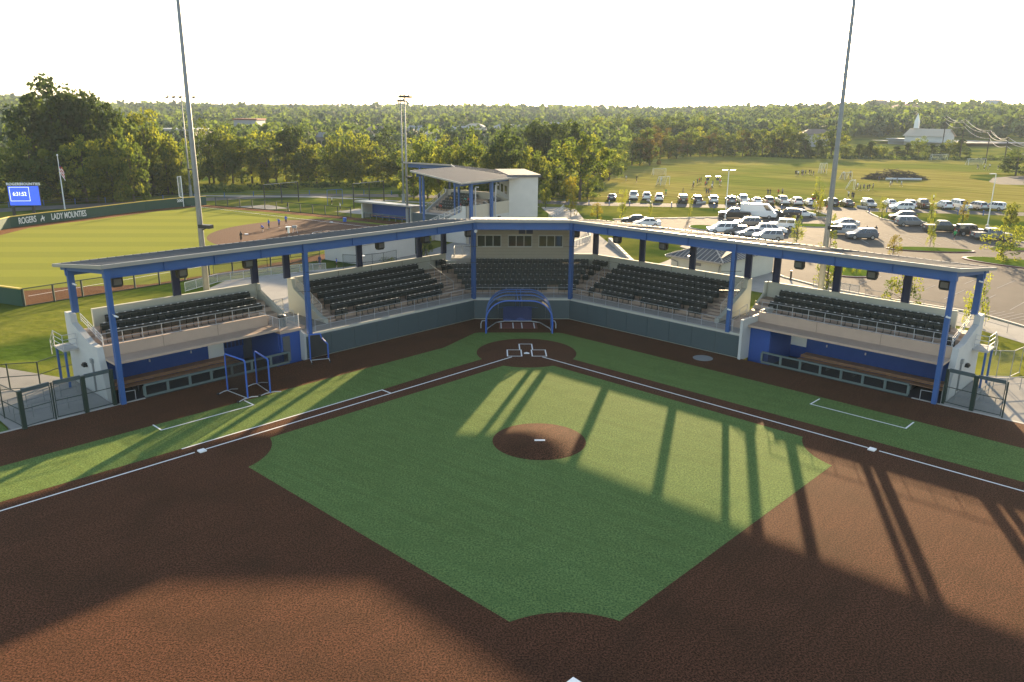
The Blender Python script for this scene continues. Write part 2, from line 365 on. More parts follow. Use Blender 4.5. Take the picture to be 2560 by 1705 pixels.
pl+=base_cut(0,0,rh,(e,hx),(hx,e),18)
pl+=base_cut(B,0,rc,(B-dx(e),e),(f,math.sqrt(rc*rc-(B-f)**2)))
pl+=base_cut(B,B,rc,(f,B-math.sqrt(rc*rc-(B-f)**2)),(B-math.sqrt(rc*rc-(B-f)**2),f))
pl+=base_cut(0,B,rc,(math.sqrt(rc*rc-(B-f)**2),f),(e,B-dx(e)))
mb=MB(); mb.poly([inf(*p) for p in pl],Z1); struct('infield_grass',mb,'green')
# foul territory strip: one polygon each side + cap behind home
def strip(side,pts_out,pts_in):
    mb=MB(); n=len(pts_out)
    for i in range(n-1):
        mb.add([(*fl(side,*pts_out[i]),Z1),(*fl(side,*pts_out[i+1]),Z1),(*fl(side,*pts_in[i+1]),Z1),(*fl(side,*pts_in[i]),Z1)],[(0,1,2,3)])
    return mb
cut=math.sqrt(rh*rh-1.2**2)
for side,wo in ((-1,5.65),(1,6.5)):
    ds=[cut,8,14,20,26,32,38,50,70]
    po=[(d,wo-.01*max(0,d-20)*(1.5 if side>0 else .6)) for d in ds]; pi=[(d,1.2 if not(side<0 and 13.7<d) else .98) for d in ds]
    struct('foul_grass',strip(side,po,pi),'green')
# cap behind home plate
def circ_pt(t): return (rh*math.cos(t),rh*math.sin(t))
th0=math.atan2(*reversed(fl(1,cut,1.2))); th1=math.atan2(*reversed(fl(-1,cut,1.2)))
if th1<th0: th1+=2*math.pi
N=40; inner=[circ_pt(th0+(th1-th0)*i/N) for i in range(N+1)]
oR=fl(1,cut,6.5); oLp=fl(-1,cut,5.65)
outer=[oR,(3.2,5.95),(-4.2,5.95),oLp]
def onpoly(u):
    seg=[(Vector(outer[i]),Vector(outer[i+1])) for i in range(3)]; L=[(b-a).length for a,b in seg]; d=u*sum(L)
    for (a,b),l in zip(seg,L):
        if d<=l+1e-6: return tuple(a+(b-a)*(d/l))
        d-=l
    return outer[-1]
mb=MB()
ou=[onpoly(i/N) for i in range(N+1)]
for i in range(N): mb.add([(*ou[i],Z1),(*ou[i+1],Z1),(*inner[i+1],Z1),(*inner[i],Z1)],[(0,1,2,3)])
mb.add([(*outer[i],Z1+.001) for i in (0,1,2,3)]+[(0,0,0)],[]) 
struct('backstop_grass',mb,'green')
# pitcher's mound
mb=MB(); c=(0,-17.98); rings=[(2.743,.006),(2.3,.07),(1.6,.19),(.95,.25),(.4,.256),(0,.256)]; n=48
for r,z in rings[:-1]:
    for i in range(n):
        a=2*math.pi*i/n; mb.v.append((c[0]+r*math.cos(a),c[1]-.25*(2.743-r)/2.743+r*math.sin(a),z))
mb.v.append((c[0],c[1]-.25,.256))
for k in range(len(rings)-2):
    for i in range(n): mb.f.append((k*n+i,k*n+(i+1)%n,(k+1)*n+(i+1)%n,(k+1)*n+i)); mb.m.append(0)
k=len(rings)-2
for i in range(n): mb.f.append((k*n+i,k*n+(i+1)%n,len(mb.v)-1)); mb.m.append(0)
struct('mound',mb,'brown').data.polygons.foreach_set('use_smooth',[True]*len(mb.f))
mb=MB(); mb.box(-.305,.305,-18.6,-18.44,.25,.285); tag(mb.build('pitching_rubber','rubber'),'white pitching rubber on top of the brown mound','pitching rubber')
# home plate
mb=MB(); mb.prism([(0,0),(-.216,-.216),(-.216,-.432),(.216,-.432),(.216,-.216)],.004,.024); tag(mb.build('home_plate','rubber'),'white home plate between the two batter boxes','home plate')
def bag(cx,cy,l):
    mb=MB(); mb.cbox(cx,cy,.006,.085,.381,.381,R(45)); tag(mb.build('base','rubber'),l,'base')
bag(-19.13,-19.40,'white first base bag by the dark turf, left side of the infield'); bag(19.13,-19.40,'white third base bag on the right foul line'); bag(0,-38.795,'white second base tip at the bottom edge of the photo')
# chalk lines
mb=MB()
def seg(p,q,wd,z=Z2):
    p=Vector(p);q=Vector(q);d=(q-p).normalized();n_=Vector((-d.y,d.x))*wd/2
    mb.add([(*(p-n_),z),(*(q-n_),z),(*(q+n_),z),(*(p+n_),z)],[(0,1,2,3)])
LWd=.105
seg(fl(-1,1.75,-.05),fl(-1,26.95,-.05),LWd); seg(fl(-1,27.6,-.05),fl(-1,75,-.05),LWd); seg(fl(1,1.75,-.05),fl(1,26.95,-.05),LWd); seg(fl(1,27.6,-.05),fl(1,75,-.05),LWd)
seg(fl(-1,13.716,.93),fl(-1,27.9,.93),LWd); seg(fl(-1,13.716,.0),fl(-1,13.716,.98),LWd)
for s in (-1,1):
    x0,x1=s*.42,s*1.54
    for x in (x0,x1): seg((x,-1.13),(x,.70),.1)
    seg((x0-s*.05,.65),(x1+s*.05,.65),.1,Z2+.001); seg((x0-s*.05,-1.08),(x1+s*.05,-1.08),.1,Z2+.001)
    seg((s*.52,.75),(s*.52,2.30),.1)
seg((-.57,2.35),(.57,2.35),.1,Z2+.001)
# coach boxes
seg(fl(-1,27.5,5.7),fl(-1,27.5,4.45),.1);seg(fl(-1,27.55,4.5),fl(-1,21.4,4.5),.1,Z2+.001);seg(fl(-1,21.45,4.5),fl(-1,21.45,5.7),.1)
seg(fl(1,27.5,6.1),fl(1,27.5,4.6),.1);seg(fl(1,27.55,4.65),fl(1,21.4,4.65),.1,Z2+.001);seg(fl(1,21.45,4.65),fl(1,21.45,6.1),.1)
struct('foul_line',mb,'line')
# on-deck disc, batting mat
mb=MB(); mb.prism(arc(fl(1,10.9,8.7),.78,0,345,23),.004,.02); tag(mb.build('on_deck_circle','galv'),'grey round on-deck mat in front of the right padded wall','mat')
t=thing('batting_mat','red clay batting mat with four white stripes inside the blue cage','mat',(-.45,8.3,0))
mb=MB(); mb.box(-2.15,1.3,7.3,9.3,.004,.02); mb.build('mat','mat_red',t)
mb=MB()
for x in (-1.95,-.87,-.08,1.03): mb.box(x-.05,x+.05,7.32,9.28,.021,.026)
mb.build('stripe','line',t)
# curb of the dugout fronts and pads beyond
mb=MB()
for W in (LW,RW):
    wbox(mb,W,30.3,80,.02,.22,-.3,.012)
struct('curb',mb,'kerb')
mb=MB()
wbox(mb,LW,32.25,38.2,.23,7.6,-.3,0.002)                       # left pad by the gates
mb.prism([LW.p(38.2,5.2),LW.p(45,1.2),LW.p(52,7),LW.p(42.5,16.5),LW.p(35.5,15.4),LW.p(32.3,7.6),LW.p(38.2,7.6)],-.3,-.003)
mb.prism([RW.p(32.25,.23),RW.p(80,.23),RW.p(80,14.5),RW.p(40,12.2),RW.p(34.2,10.3),RW.p(32.25,9)],-.3,0.002)
struct('paving',mb,'walk')
mb=MB(); mb.prism([LW.p(38.35,.25),LW.p(60,.25),LW.p(60,6),LW.p(38.35,4.9)],-.3,.001); struct('bullpen_turf',mb,'green')
mb=MB(); mb.prism([LW.p(41,2.6),LW.p(50,2.6),LW.p(50,4.5),LW.p(41,4.1)],-.1,.006); struct('bullpen_mound',mb,'mat_red')
# --- softball field -------------------------------------------------
HS=Vector((-16.7,72.1)); U1=Vector((-.81,.587)); O1=Vector((.587,.81)); V1=Vector((-.587,-.81)); O2=Vector((.81,-.587)); WX=Vector((.988,.158))
def sf(a,b): return tuple(HS+U1*a+V1*b)       # coordinates along both softball foul lines (right-angle grid)
# world polygon: outfield wall
wallpts=[(-50.2,18.6),(-58.5,22.4),(-69.5,33),(-78.5,46),(-83.2,59),(-83.2,74.4),(-80.6,80.6),(-77,86.7),(-71.2,99.2),(-66.4,106.2),(-62.6,109.2)]
mb=MB()
poly=wallpts+[(-60.4,108.3),(-48.3,101.6),(-29.3,90.4),(-18,82.9),(-8,76),(-7.5,71),(-14,60),(-22,49),(-34.6,35.8),(-40.7,29)]
mb.poly(poly,GZ+.01); struct('softball_track',mb,'brown')
# striped outfield turf: arc boundary inside warning track
def inset(p,c,d): 
    v=Vector(p)-Vector(c); return tuple(Vector(c)+v*(1-d/v.length))
cen=(-38,70)
opoly=[(-50.5,27.8),(-53.6,26.0)]+[inset(p,cen,3.2) for p in wallpts[1:-1]]+[(-62.6,105.5),(-48.8,98.6),(-30,87.3),(-20.5,80.4),(-17,75),(-19.5,62),(-26,50.5),(-36.5,36),(-42,29.4)]
mbL=MB(); mbD=MB()
# clip polygon by stripes along direction WX
def clip(poly,n,lo,hi):
    def half(P,s,c):
        out=[]
        for i in range(len(P)):
            a,b=Vector(P[i]),Vector(P[(i+1)%len(P)]); da=s*(a.dot(n)-c); db=s*(b.dot(n)-c)
            if da>=0: out.append(tuple(a))
            if (da>=0)!=(db>=0): out.append(tuple(a+(b-a)*(da/(da-db))))
        return out
    P=half(poly,1,lo)
    return half(P,-1,hi) if P else P
nrm=Vector((.04,-1)).normalized(); k=0; c=-115.
while c<-10:
    P=clip(opoly,nrm,c,c+4.4)
    if len(P)>2: (mbL if k%2 else mbD).poly(P,GZ+.016)
    c+=4.4; k+=1
M['sgL']=mat('light softball turf',(.118,.142,.024),rough=.95,spec=0,var=(.14,.165,.032),var_scale=4,amt=.5,bump=.6,bump_scale=20,sheen=(.06,(1,.9,.3)))
M['sgD']=mat('dark softball turf',(.096,.122,.022),rough=.95,spec=0,var=(.115,.143,.029),var_scale=4,amt=.5,bump=.6,bump_scale=20,sheen=(.06,(1,.9,.3)))
struct('softball_grass',mbL,'sgL'); struct('softball_grass',mbD,'sgD')
# skinned infield (arc radius 18.3 about pitcher) + lines
pc=HS-WX*13.1
mb=MB(); pts=[]
for i in range(41):
    a=R(98.9+ (180+9.1-98.9+ (180-9.1-81))*0)  # unused
for i in range(49):
    ang=math.atan2(U1.y,U1.x)-.08+(math.atan2(V1.y,V1.x)%(2*math.pi)-math.atan2(U1.y,U1.x)+.16)*i/48
    d=Vector((math.cos(ang),math.sin(ang))); # distance from home so that |p-pc|=18.6
    b_=d.dot(pc-HS); cc=(pc-HS).length_squared-18.6**2; tt=b_+math.sqrt(b_*b_-cc); pts.append(tuple(HS+d*tt))
mb.poly([tuple(HS+WX*6)]+pts,GZ+.022); struct('softball_infield',mb,'brown2' if 'brown2' in M else 'brown')
mb=MB()
seg(tuple(HS+U1*1.5),tuple(HS+U1*60.5),.12,GZ+.03); seg(tuple(HS+V1*1.5),tuple(HS+V1*60.5),.12,GZ+.03)
P0=[tuple(Vector(HS)-WX*13.1+Vector((math.cos(a),math.sin(a)))*2.44) for a in [2*math.pi*i/32 for i in range(33)]]
for a_,b_ in zip(P0,P0[1:]): seg(a_,b_,.1,GZ+.03)
struct('softball_line',mb,'line')
for p,l in ((HS+U1*18.29,'white base bag at the dirt edge below the softball dugout'),(HS+U1*18.29+V1*18.29,'white softball base bag on the brown infield near the players')):
    mb=MB(); mb.cbox(p.x,p.y,GZ+.03,GZ+.12,.5,.5,R(36)); tag(mb.build('softball_base','rubber'),l,'base')
# --- roads, lots, walks ---------------------------------------------
mb=MB(); z=GZ+.012
def ribbon(pts,wd,z):
    P=[Vector(p) for p in pts]
    L=[]
    for i,p in enumerate(P):
        d=(P[min(i+1,len(P)-1)]-P[max(i-1,0)]).normalized(); n_=Vector((-d.y,d.x))*wd/2; L.append((p-n_,p+n_))
    for (a,b),(c_,d_) in zip(L,L[1:]): mb.add([(*a,z),(*c_,z),(*d_,z),(*b,z)],[(0,1,2,3)])
ribbon([(-150,62),(-118,84),(-95,101),(-80,111),(-60,124.5),(-45,131),(-20,130.5),(0,122.5),(16,116),(34,114),(48,112.3),(66,109),(78,107),(92,104.5),(108,100.5),(135,92),(180,76),(260,48)],7.0,z)
ribbon([(200,214),(176,204),(163,196),(152,180),(150,172)],9,z-.002)
struct('road',mb,'road')
mb=MB()
lot=[(20,89),(35.7,92.2),(42.3,93.2),(57,93.8),(62.5,93.8),(64,97),(64.5,106),(75,106),(73.8,99),(72.5,92),(73.2,88),(77.5,76),(82,62.5),(90,45),(110,10),(110,-30),(58,-30),(48.5,9.5),(46.6,16.5),(39.8,23.5),(35.6,29),(33.2,34.5),(32.2,42),(30,48),(27,60),(20,70)]
mb.poly(lot,z-.001); struct('parking_lot',mb,'asphalt')
mb=MB()
# kerb around lot top and right
def kerbline(pts,w_=.3,h=.14,mi=0,close=False):
    P=[Vector(p) for p in pts]+([Vector(pts[0])] if close else [])
    for a,b in zip(P,P[1:]):
        d=(b-a); L=d.length; ang=math.atan2(d.y,d.x); c_=(a+b)/2; mb.cbox(c_.x,c_.y,GZ-.05,GZ+h,L+w_*.5,w_,ang,mi)
kerbline([(20,89),(35.7,92.2),(42.3,93.2),(57,93.8),(62.5,93.8),(64,97),(64.3,104)]); kerbline([(75,103.6),(73.8,99),(72.5,92),(73.2,88),(77.5,76),(82,62.5),(90,45)])
kerbline([(48.5,9.5),(46.6,16.5),(39.8,23.5),(35.6,29),(33.2,34.5),(32.2,42)])
struct('kerb',mb,['kerb'])
def island(c,rx,ry,ang,red=False):
    global mb
    def el(k): return [(c[0]+math.cos(ang)*rx*k*math.cos(a)-math.sin(ang)*ry*k*math.sin(a)*1.0,c[1]+math.sin(ang)*rx*k*math.cos(a)+math.cos(ang)*ry*k*math.sin(a)) for a in [2*math.pi*i/28 for i in range(28)]]
    mb=MB(); mb.prism(el(1.0),GZ-.05,GZ+.12); struct('kerb',mb,'kerbred' if red else 'kerb')
    mb=MB(); 
    if red: mb.prism(el(.985),GZ,GZ+.135); struct('kerb',mb,'kerb')
    mb=MB(); mb.prism(el(.93),GZ-.05,GZ+.17); struct('island_grass',mb,'island')
island((62.6,55.6),6.2,2.0,R(-12),True); island((34.6,78.0),2.6,3.4,R(20)); island((55,81.6),4.0,2.1,R(-8)); island((43.2,38.6),3.3,4.2,R(-30),True); island((70,43.5),8.5,3.4,R(-42),True); island((76,56.5),3.2,1.6,R(-20),True)
mb=MB()
def stripe(p,q,w_=.11): seg(p,q,w_,GZ+.02)
for i in range(9):   # bays by the sidewalk, running away from the stand
    a=Vector((38.6,33.2))+Vector((2.05,-2.55))*i; stripe(a,a+Vector((5,4.7)))
for i in range(9):
    a=Vector((49.2,36.4))+Vector((2.3,-2.6))*i; stripe(a,a+Vector((5,4.5)))
for i in range(9): stripe((45.4+i*.75,15.4-i*.35),(49.2+i*.75,17.6-i*.35))
for i in range(10): stripe((23+i*2.75,89.4+i*.25),(23.6+i*2.75,84.6+i*.25))
for i in range(8): stripe((58+i*2.7,72.6-i*.35),(59+i*2.7,67.2-i*.35))
for i in range(7): stripe((57+i*2.7,68-i*.3),(56+i*2.7,61.5-i*.3))
for i in range(8): stripe((33+i*2.6,71.4-i*.2),(33.4+i*2.6,66-i*.2))
struct('parking_line',mb,'paintline')
mb=MB(); z=GZ+.016
# right sidewalk along the lot and plaza on the right
mb.poly([(35.2,28.8),(39.4,23.3),(46.2,16.2),(48.2,9.4),(60,-30),(54,-30),(43.2,9.6),(40,14),(30,23.5),(26,27.5),(22.6,31),(15.5,21.5),(9,22),(9.2,30),(20.5,45),(26.5,55),(27,60),(30,48),(32.0,41.8),(32.9,34.4)],z)
# walk up past the restroom (left of it)
mb.poly([(8.8,22),(8.8,51.5),(11.2,72),(9,90),(7.5,109),(12.8,108.4),(14.6,105),(14.5,92),(14.6,72),(15.7,51.6),(17.5,42),(16,30),(15.5,22)],z+.004)
# left plaza
mb.poly([(8.8,22),(0,21),(-8,19.2),(-17,17),(-26,12),(-31,15),(-34.6,27),(-34,31.4),(-31,34),(-26.5,37.4),(-21.5,40.5),(-17,45),(-12,53),(-9,60),(-6,66),(0,63),(8.8,60)],z+.002)
ribbon([(-70,128),(-55,127.5),(-43,126.5),(-32,122.5),(-21.6,117.6),(-8,113),(7,109)],2.2,z-.003)
mb.poly([(-56,106.5),(-47.5,101.9),(-44,103.8),(-50,110)],z+.006); mb.poly([(-34,98.6),(-26,93.5),(-22,97),(-30,104)],z+.006)
struct('sidewalk',mb,'walk')
mb=MB(); mb.poly([(16,126),(22,134),(33,193),(50,250),(80,322),(140,306),(230,303),(232,215),(206,222),(160,212),(150,196),(147,160),(152,97.5),(110,105.5),(92,109.5),(66,113.5),(34,118.5)],GZ+.008); struct('lawn',mb,'lawn')
mb=MB(); mb.poly([(255,410),(330,415),(300,480),(235,455)],terr(280,430)+1.6); struct('church_lot',mb,'walk')

# ================================================================ GRANDSTAND
K=.41421356
def ringpts(o,tL,tR):
    """polyline of the stand at offset o, from left wing end to right wing end"""
    return [LW.p(tL,o),(-4.4-K*o,10.7+o),(4.4+K*o,10.7+o),RW.p(tR,o)]
def ring(mb,o0,o1,z0,z1,tL,tR,m=0):
    a=ringpts(o0,tL,tR); b=ringpts(o1,tL,tR)
    for i in range(3):
        q=[a[i],a[i+1],b[i+1],b[i]]
        mb.hexa([(*p,z0) for p in q]+[(*p,z1) for p in q],m)
gs=thing('grandstand','V-shaped tan concrete grandstand with slate padded front wall behind home plate','grandstand',(0,10.7,0))
# padded wall in panels
for nm,W,t0,t1,n in (('l',LW,0,17.9,8),('r',RW,0,17.4,8)):
    for i in range(n):
        mb=MB(); a=t0+(t1-t0)*i/n; b=t0+(t1-t0)*(i+1)/n; wbox(mb,W,a+.012,b-.012,-.02,.14,.06,1.86); mb.build('padding','padding',gs)
for i in range(4):
    mb=MB(); a=-4.4+8.8*i/4; mb.box(a+.012,a+2.2-.012,10.68,10.84,.06,1.86); mb.build('padding','padding',gs)
mb=MB(); ring(mb,.14,.4,-.3,1.80,17.9,17.4); mb.build('retaining_wall','block',gs)
mb=MB(); ring(mb,-.03,1.75,1.80,1.95,17.9,17.4); mb.build('walkway','concrete',gs)
mb=MB(); ring(mb,-.04,.10,1.862,1.985,17.9,17.4); mb.build('coping','block',gs)
mb=MB()
for k in range(6):
    z=1.95+.33*k; o0=1.7+.9*k; o1=o0+.9 if k<5 else 7.2
    if k==0: ring(mb,1.75,2.6,1.2,1.951,14.4,13.8)
    else: ring(mb,o0,o1,1.2,z,14.4,13.8)
mb.build('tier','tread',gs)
# aisle steps (half steps) at section ends
mb=MB()
def steps(W,t0,t1):
    for k in range(1,6):
        o0=1.7+.9*k; wbox(mb,W,t0,t1,o0-.40,o0,1.5,1.95+.33*k-.165)
steps(LW,13.62,14.4); steps(RW,12.6,13.8); steps(LW,-.75,.85); steps(RW,-.75,.4)
mb.build('step','tan',gs)
mb=MB(); 
def bwall(mb,W,t0,t1,z0,z1,o0=7.2,o1=7.45,m=0): wbox(mb,W,t0,t1,o0,o1,z0,z1,m)
bwall(mb,LW,-K*7.2,14.4,GZ,4.9); bwall(mb,RW,-K*7.2,13.8,GZ,4.9)
mb.build('back_wall','block',gs); mb=MB()
for W,tE in ((LW,14.3),(RW,13.7)):
    wbox(mb,W,-2.8,tE,7.17,7.2,4.40,4.412)
    for k in range(5): wbox(mb,W,-1.0+k*3.6,-.985+k*3.6,7.17,7.2,3.7,4.88)
mb.build('joint','joint',gs); mb=MB()
mb.box(-7.38,-4.95,17.9,18.15,GZ,4.15); mb.box(4.95,7.38,17.9,18.15,GZ,4.9)
mb.build('back_wall','block',gs)
mb=MB()  # sloping side walls next to the two entry gaps
pr=[(2.2,.0),(2.2,2.2),(2.9,2.35),(6.6,4.15),(6.75,4.9),(7.45,4.9),(7.45,GZ),(2.2,GZ)]
wprof(mb,LW,14.4,14.8,pr); wprof(mb,RW,13.8,14.2,pr); mb.build('side_wall','block',gs)
# entry gap floors: level landing, then ramp down to the plaza
mb=MB()
for W,t0,t1,zl in ((LW,14.8,17.6,1.95),(RW,14.2,15.6,1.95)):
    wbox(mb,W,t0,t1,1.75,7.4,1.2,zl)
    wbox(mb,W,t0,t1,7.4,21,GZ-.3,[zl,zl,GZ+.03,GZ+.03])
mb.build('entry_ramp','walk',gs)
mb=MB()
wbox(mb,LW,17.9,19.75,.55,4.2,2.25,2.45); wbox(mb,LW,17.6,19.8,4.2,7.2,2.25,2.46)
for i in range(2): wbox(mb,LW,17.2-.35*i,17.55-.35*i,1.75,5,1.9,2.33-.13*i)
mb.build('landing','tan',gs)
mb=MB(); wbox(mb,LW,17.95,19.7,.62,.8,-.5,2.25); mb.build('front_wall','bluewall',gs)
mb=MB(); wbox(mb,RW,17.62,19.3,1.1,1.3,-.5,2.52); mb.build('front_wall','bluewall',gs)
# pillars at the ends of the padded wall
mb=MB(); wprof(mb,LW,17.9,18.05,[(.0,-.1),(.0,2.05),(1.0,2.4),(4.2,2.4),(4.2,-.1)]); wprof(mb,RW,17.4,17.62,[(-.25,-.1),(-.25,3.2),(2.9,3.2),(2.9,3.45),(5,3.45),(5,-.1)]); mb.build('pillar','whiteblock',gs)
# upper dugout seating
def dug(W,ta,te,nm):
    mb=MB(); wbox(mb,W,ta,31.8,2.2,2.42,2.62,3.45)
    for k in range(1,3): wbox(mb,W,ta+(31.8-ta)*k/3,ta+(31.8-ta)*k/3+.022,2.196,2.3,2.64,3.44,1)
    mb.build('parapet',['tan','joint'],gs)
    mb=MB(); wbox(mb,W,ta,31.8,.55,2.2,2.52,2.68); wbox(mb,W,ta,31.8,2.2,4.35,2.45,2.62); mb.build('ledge','tan',gs)
    mb=MB(); wbox(mb,W,ta,31.8,2.42,4.2,2.63,2.95)
    for k in range(1,3): wbox(mb,W,ta,31.8,4.2+.9*(k-0) ,4.2+.9*(k+1) if k<2 else 7.2,2.3,2.95+.33*k)
    wbox(mb,W,ta,31.8,4.2,5.1,2.3,2.951)
    for k in range(1,3): wbox(mb,W,ta+.25,te,4.2+.9*k-.4,4.2+.9*k,2.3,2.95+.33*k-.165)
    mb.build('tier','tread',gs)
    mb=MB(); bwall(mb,W,ta-2.2 if W is LW else 15.6,30.5,GZ,4.9); mb.build('back_wall','block',gs)
    mb=MB(); wprof(mb,W,31.8,32.2,[(1.3,-.6),(1.5,1.0),(2.0,2.5),(2.2,3.45),(3.4,3.5),(6.35,4.35),(6.5,4.95),(7.55,4.95),(7.55,GZ),(1.3,GZ)]); mb.build('end_wall','whiteblock',gs)
    mb=MB(); wbox(mb,W,17.95 if W is LW else 17.45,31.8,.3,5.0,-.75,-.45); mb.build('dugout_floor','dugfloor',gs)
    mb=MB(); wbox(mb,W,17.6 if W is RW else 18.0,31.8,5.0,5.2,-.45,2.6); ts_=19.7 if W is LW else 19.22; wbox(mb,W,ts_,ts_+.08,.82 if W is LW else 1.32,4.99,-.45,2.24); mb.build('dugout_wall','bluewall',gs)
dug(LW,19.8,18.6,'l'); dug(RW,17.65,16.9,'r')
mb=MB(); wprof(mb,LW,17.6,17.8,[(3.2,2.4),(3.2,3.0),(6.8,4.4),(6.9,4.9),(7.45,4.9),(7.45,1),(3.2,1)]); wprof(mb,RW,15.6,15.8,[(4.4,1),(4.4,2.5),(6.8,4.0),(6.9,4.9),(7.45,4.9),(7.45,1)]); mb.build('side_wall','block',gs)
# seats on the tiers in the left dugout section aisle between 17.8 and 18.7: steps
mb=MB(); wbox(mb,LW,17.8,19.8,5.1,6,1.5,3.28);wbox(mb,LW,17.8,19.8,6,7.2,1.5,3.61);wbox(mb,LW,17.8,19.8,4.2,5.1,1.5,2.95);mb.build('tier','tread',gs); mb=MB(); wbox(mb,RW,15.8,17.65,5.1,6,1.5,3.28);wbox(mb,RW,15.8,17.65,6,7.2,1.5,3.61);wbox(mb,RW,15.8,17.65,4.2,5.1,1.5,2.95); wbox(mb,RW,15.6,17.4,1.75,4.2,1.5,2.45);mb.build('tier','tread',gs)
# dugout doors / panels
mb=MB(); wbox(mb,LW,22.15,23.4,4.955,5.0,.0,2.5); wbox(mb,RW,19.3,20.6,4.955,5.0,.55,2.5); mb.build('white_board','white',gs)
mb=MB(); wbox(mb,LW,19.75,20.55,4.955,5.0,-.45,2.5); wbox(mb,LW,18.95,19.55,.575,.62,0.02,2.0); wbox(mb,RW,18.2,19.2,4.955,5.0,-.45,2.6); mb.build('door','car_grey',gs)
cub=MB(); wbox(cub,LW,20.65,22.05,4.7,5.0,.75,2.3); cb=cub.build('cubby','darkblue',gs)
mb=MB()
for i in range(5): wbox(mb,LW,20.65+.325*i,20.69+.325*i+.02,4.66,4.70,.75,2.3)
for i in range(4): wbox(mb,LW,20.65,22.05,4.655,4.695,.75+.5*i,.79+.5*i)
mb.build('shelf','bluewall',cb)
mb=MB()
for W,t in ((LW,24.7),(LW,27.8),(RW,22.2),(RW,25.2)): wbox(mb,W,t,t+.09,4.93,5.0,.9,1.08)
mb.build('outlet_box','rail',gs)
# ---- canopy ----------------------------------------------------------
cp=thing('canopy_roof','long grey metal canopy on royal blue beams and posts over the baseball stand','canopy',(0,10.7,0))
def rz(o): return 9.25-(9.25-8.13)*(o+.3)/9.0
def ring2(mb,o0,o1,za0,za1,zb0,zb1,tL,tR):
    a=ringpts(o0,tL,tR); b=ringpts(o1,tL,tR)
    for i in range(3):
        q=[a[i],a[i+1],b[i+1],b[i]]; mb.hexa([(*q[0],za0),(*q[1],za0),(*q[2],zb0),(*q[3],zb0)]+[(*q[0],za1),(*q[1],za1),(*q[2],zb1),(*q[3],zb1)])
mb=MB(); ring2(mb,-.3,8.7,9.07,9.22,7.98,8.10,32.05,32.05); rf=mb.build('roof','roof',cp)
mb=MB()  # standing seams
def seam(p,q,z0,z1): mb.tube((*p,z0),(*q,z1),.035,4)
for W,tE in ((LW,32),(RW,32)):
    t=-3.2
    while t<32:
        o0=max(-.28,-t/K) if t<0 else -.28
        if o0<8.6:
            a=W.p(t,o0);b=W.p(t,8.72); seam(a,b,rz(o0)-.01,rz(8.72)-.0)
        t+=.61
x=-7.6
while x<7.7:
    o0=max(-.28,(abs(x)-4.4)/K); 
    if o0<8.6: seam((x,10.7+o0),(x,10.7+8.72),rz(o0)-.01,rz(8.72))
    x+=.61
mb.build('seam','roof',rf)
mb=MB(); ring(mb,-.42,-.3,9.02,9.27,32.05,32.05); ring(mb,8.7,8.78,7.93,8.14,32.05,32.05)
for W in (LW,RW): wbox(mb,W,32.05,32.17,-.42,8.78,[9.02,9.02,7.93,7.93],[9.27,9.27,8.15,8.15])
mb.build('fascia','fascia',cp)
mb=MB() # deep front girder as I-beam
ring(mb,-.03,.03,8.36,9.02,31.9,31.9); ring(mb,-.15,.15,8.33,8.37,31.9,31.9); ring(mb,-.15,.15,8.98,9.02,31.9,31.9); mb.build('front_beam','blue',cp)
mb=MB(); ring2(mb,7.05,7.3,7.5,8.13,7.5,8.12,31.9,31.9); mb.build('back_beam','blue',cp)
stf=MB()
for W,ts in ((LW,(4.4,8.8,13.2,21.1,24.6,28.1)),(RW,(4.05,8.1,12.1,20.1,24,27.9))):
    for t in ts: wbox(stf,W,t,t+.05,-.13,-.03,8.37,8.98)
stf.cbox(0,10.62,8.37,8.98,.05,.12); stf.build('stiffener','blue',cp)
FC=[(LW,31.75,0.),(LW,17.55,1.95),(LW,.08,1.95),(RW,.08,1.95),(RW,16.25,1.95),(RW,31.75,0.)]
for W,t,z in FC:
    mb=MB(); wbox(mb,W,t-.15,t+.15,-.17,.17,z,8.34 if t<31 else 8.34); wbox(mb,W,t-.19,t+.19,-.21,.21,8.34,9.02); mb.build('column','blue',cp)
BL=[-2.8,.35,7.4,14.85,17.8,24.3]; BR=[-2.8,2.8,8.3,13.8,16.4,21.5,26.8]
for W,ts in ((LW,BL),(RW,BR)):
    for t in ts:
        mb=MB(); wbox(mb,W,t-.24,t+.24,7.30,7.34,4.9,7.62); wbox(mb,W,t-.28,t-.24,7.2,7.44,4.9,7.62); wbox(mb,W,t+.24,t+.28,7.2,7.44,4.9,7.62); mb.build('column','darkblue',cp)
    mb=MB(); wbox(mb,W,31.45,31.85,6.85,7.2,4.9,7.9); mb.build('column','blue',cp)
mb=MB() # rafters
for W,ts in ((LW,(.08,4.4,8.8,13.2,17.55,21.1,24.6,28.1,31.75)),(RW,(.08,4.05,8.1,12.1,16.25,20.1,24,27.9,31.75))):
    for t in ts:
        q=[(t-.07,.1),(t+.07,.1),(t+.07,8.3),(t-.07,8.3)]
        mb.hexa([W(*q[0],8.6),W(*q[1],8.6),W(*q[2],7.75),W(*q[3],7.75)]+[W(q[i][0],q[i][1],rz(q[i][1])-.19) for i in range(4)])
mb.build('rafter','blue',cp)
mb=MB() # purlins
for o in (1.2,2.6,4.0,5.4,6.6): ring2(mb,o,o+.08,rz(o)-.36,rz(o)-.19,rz(o)-.37,rz(o+.08)-.19,31.8,31.8)
mb.build('purlin','darkblue',cp)
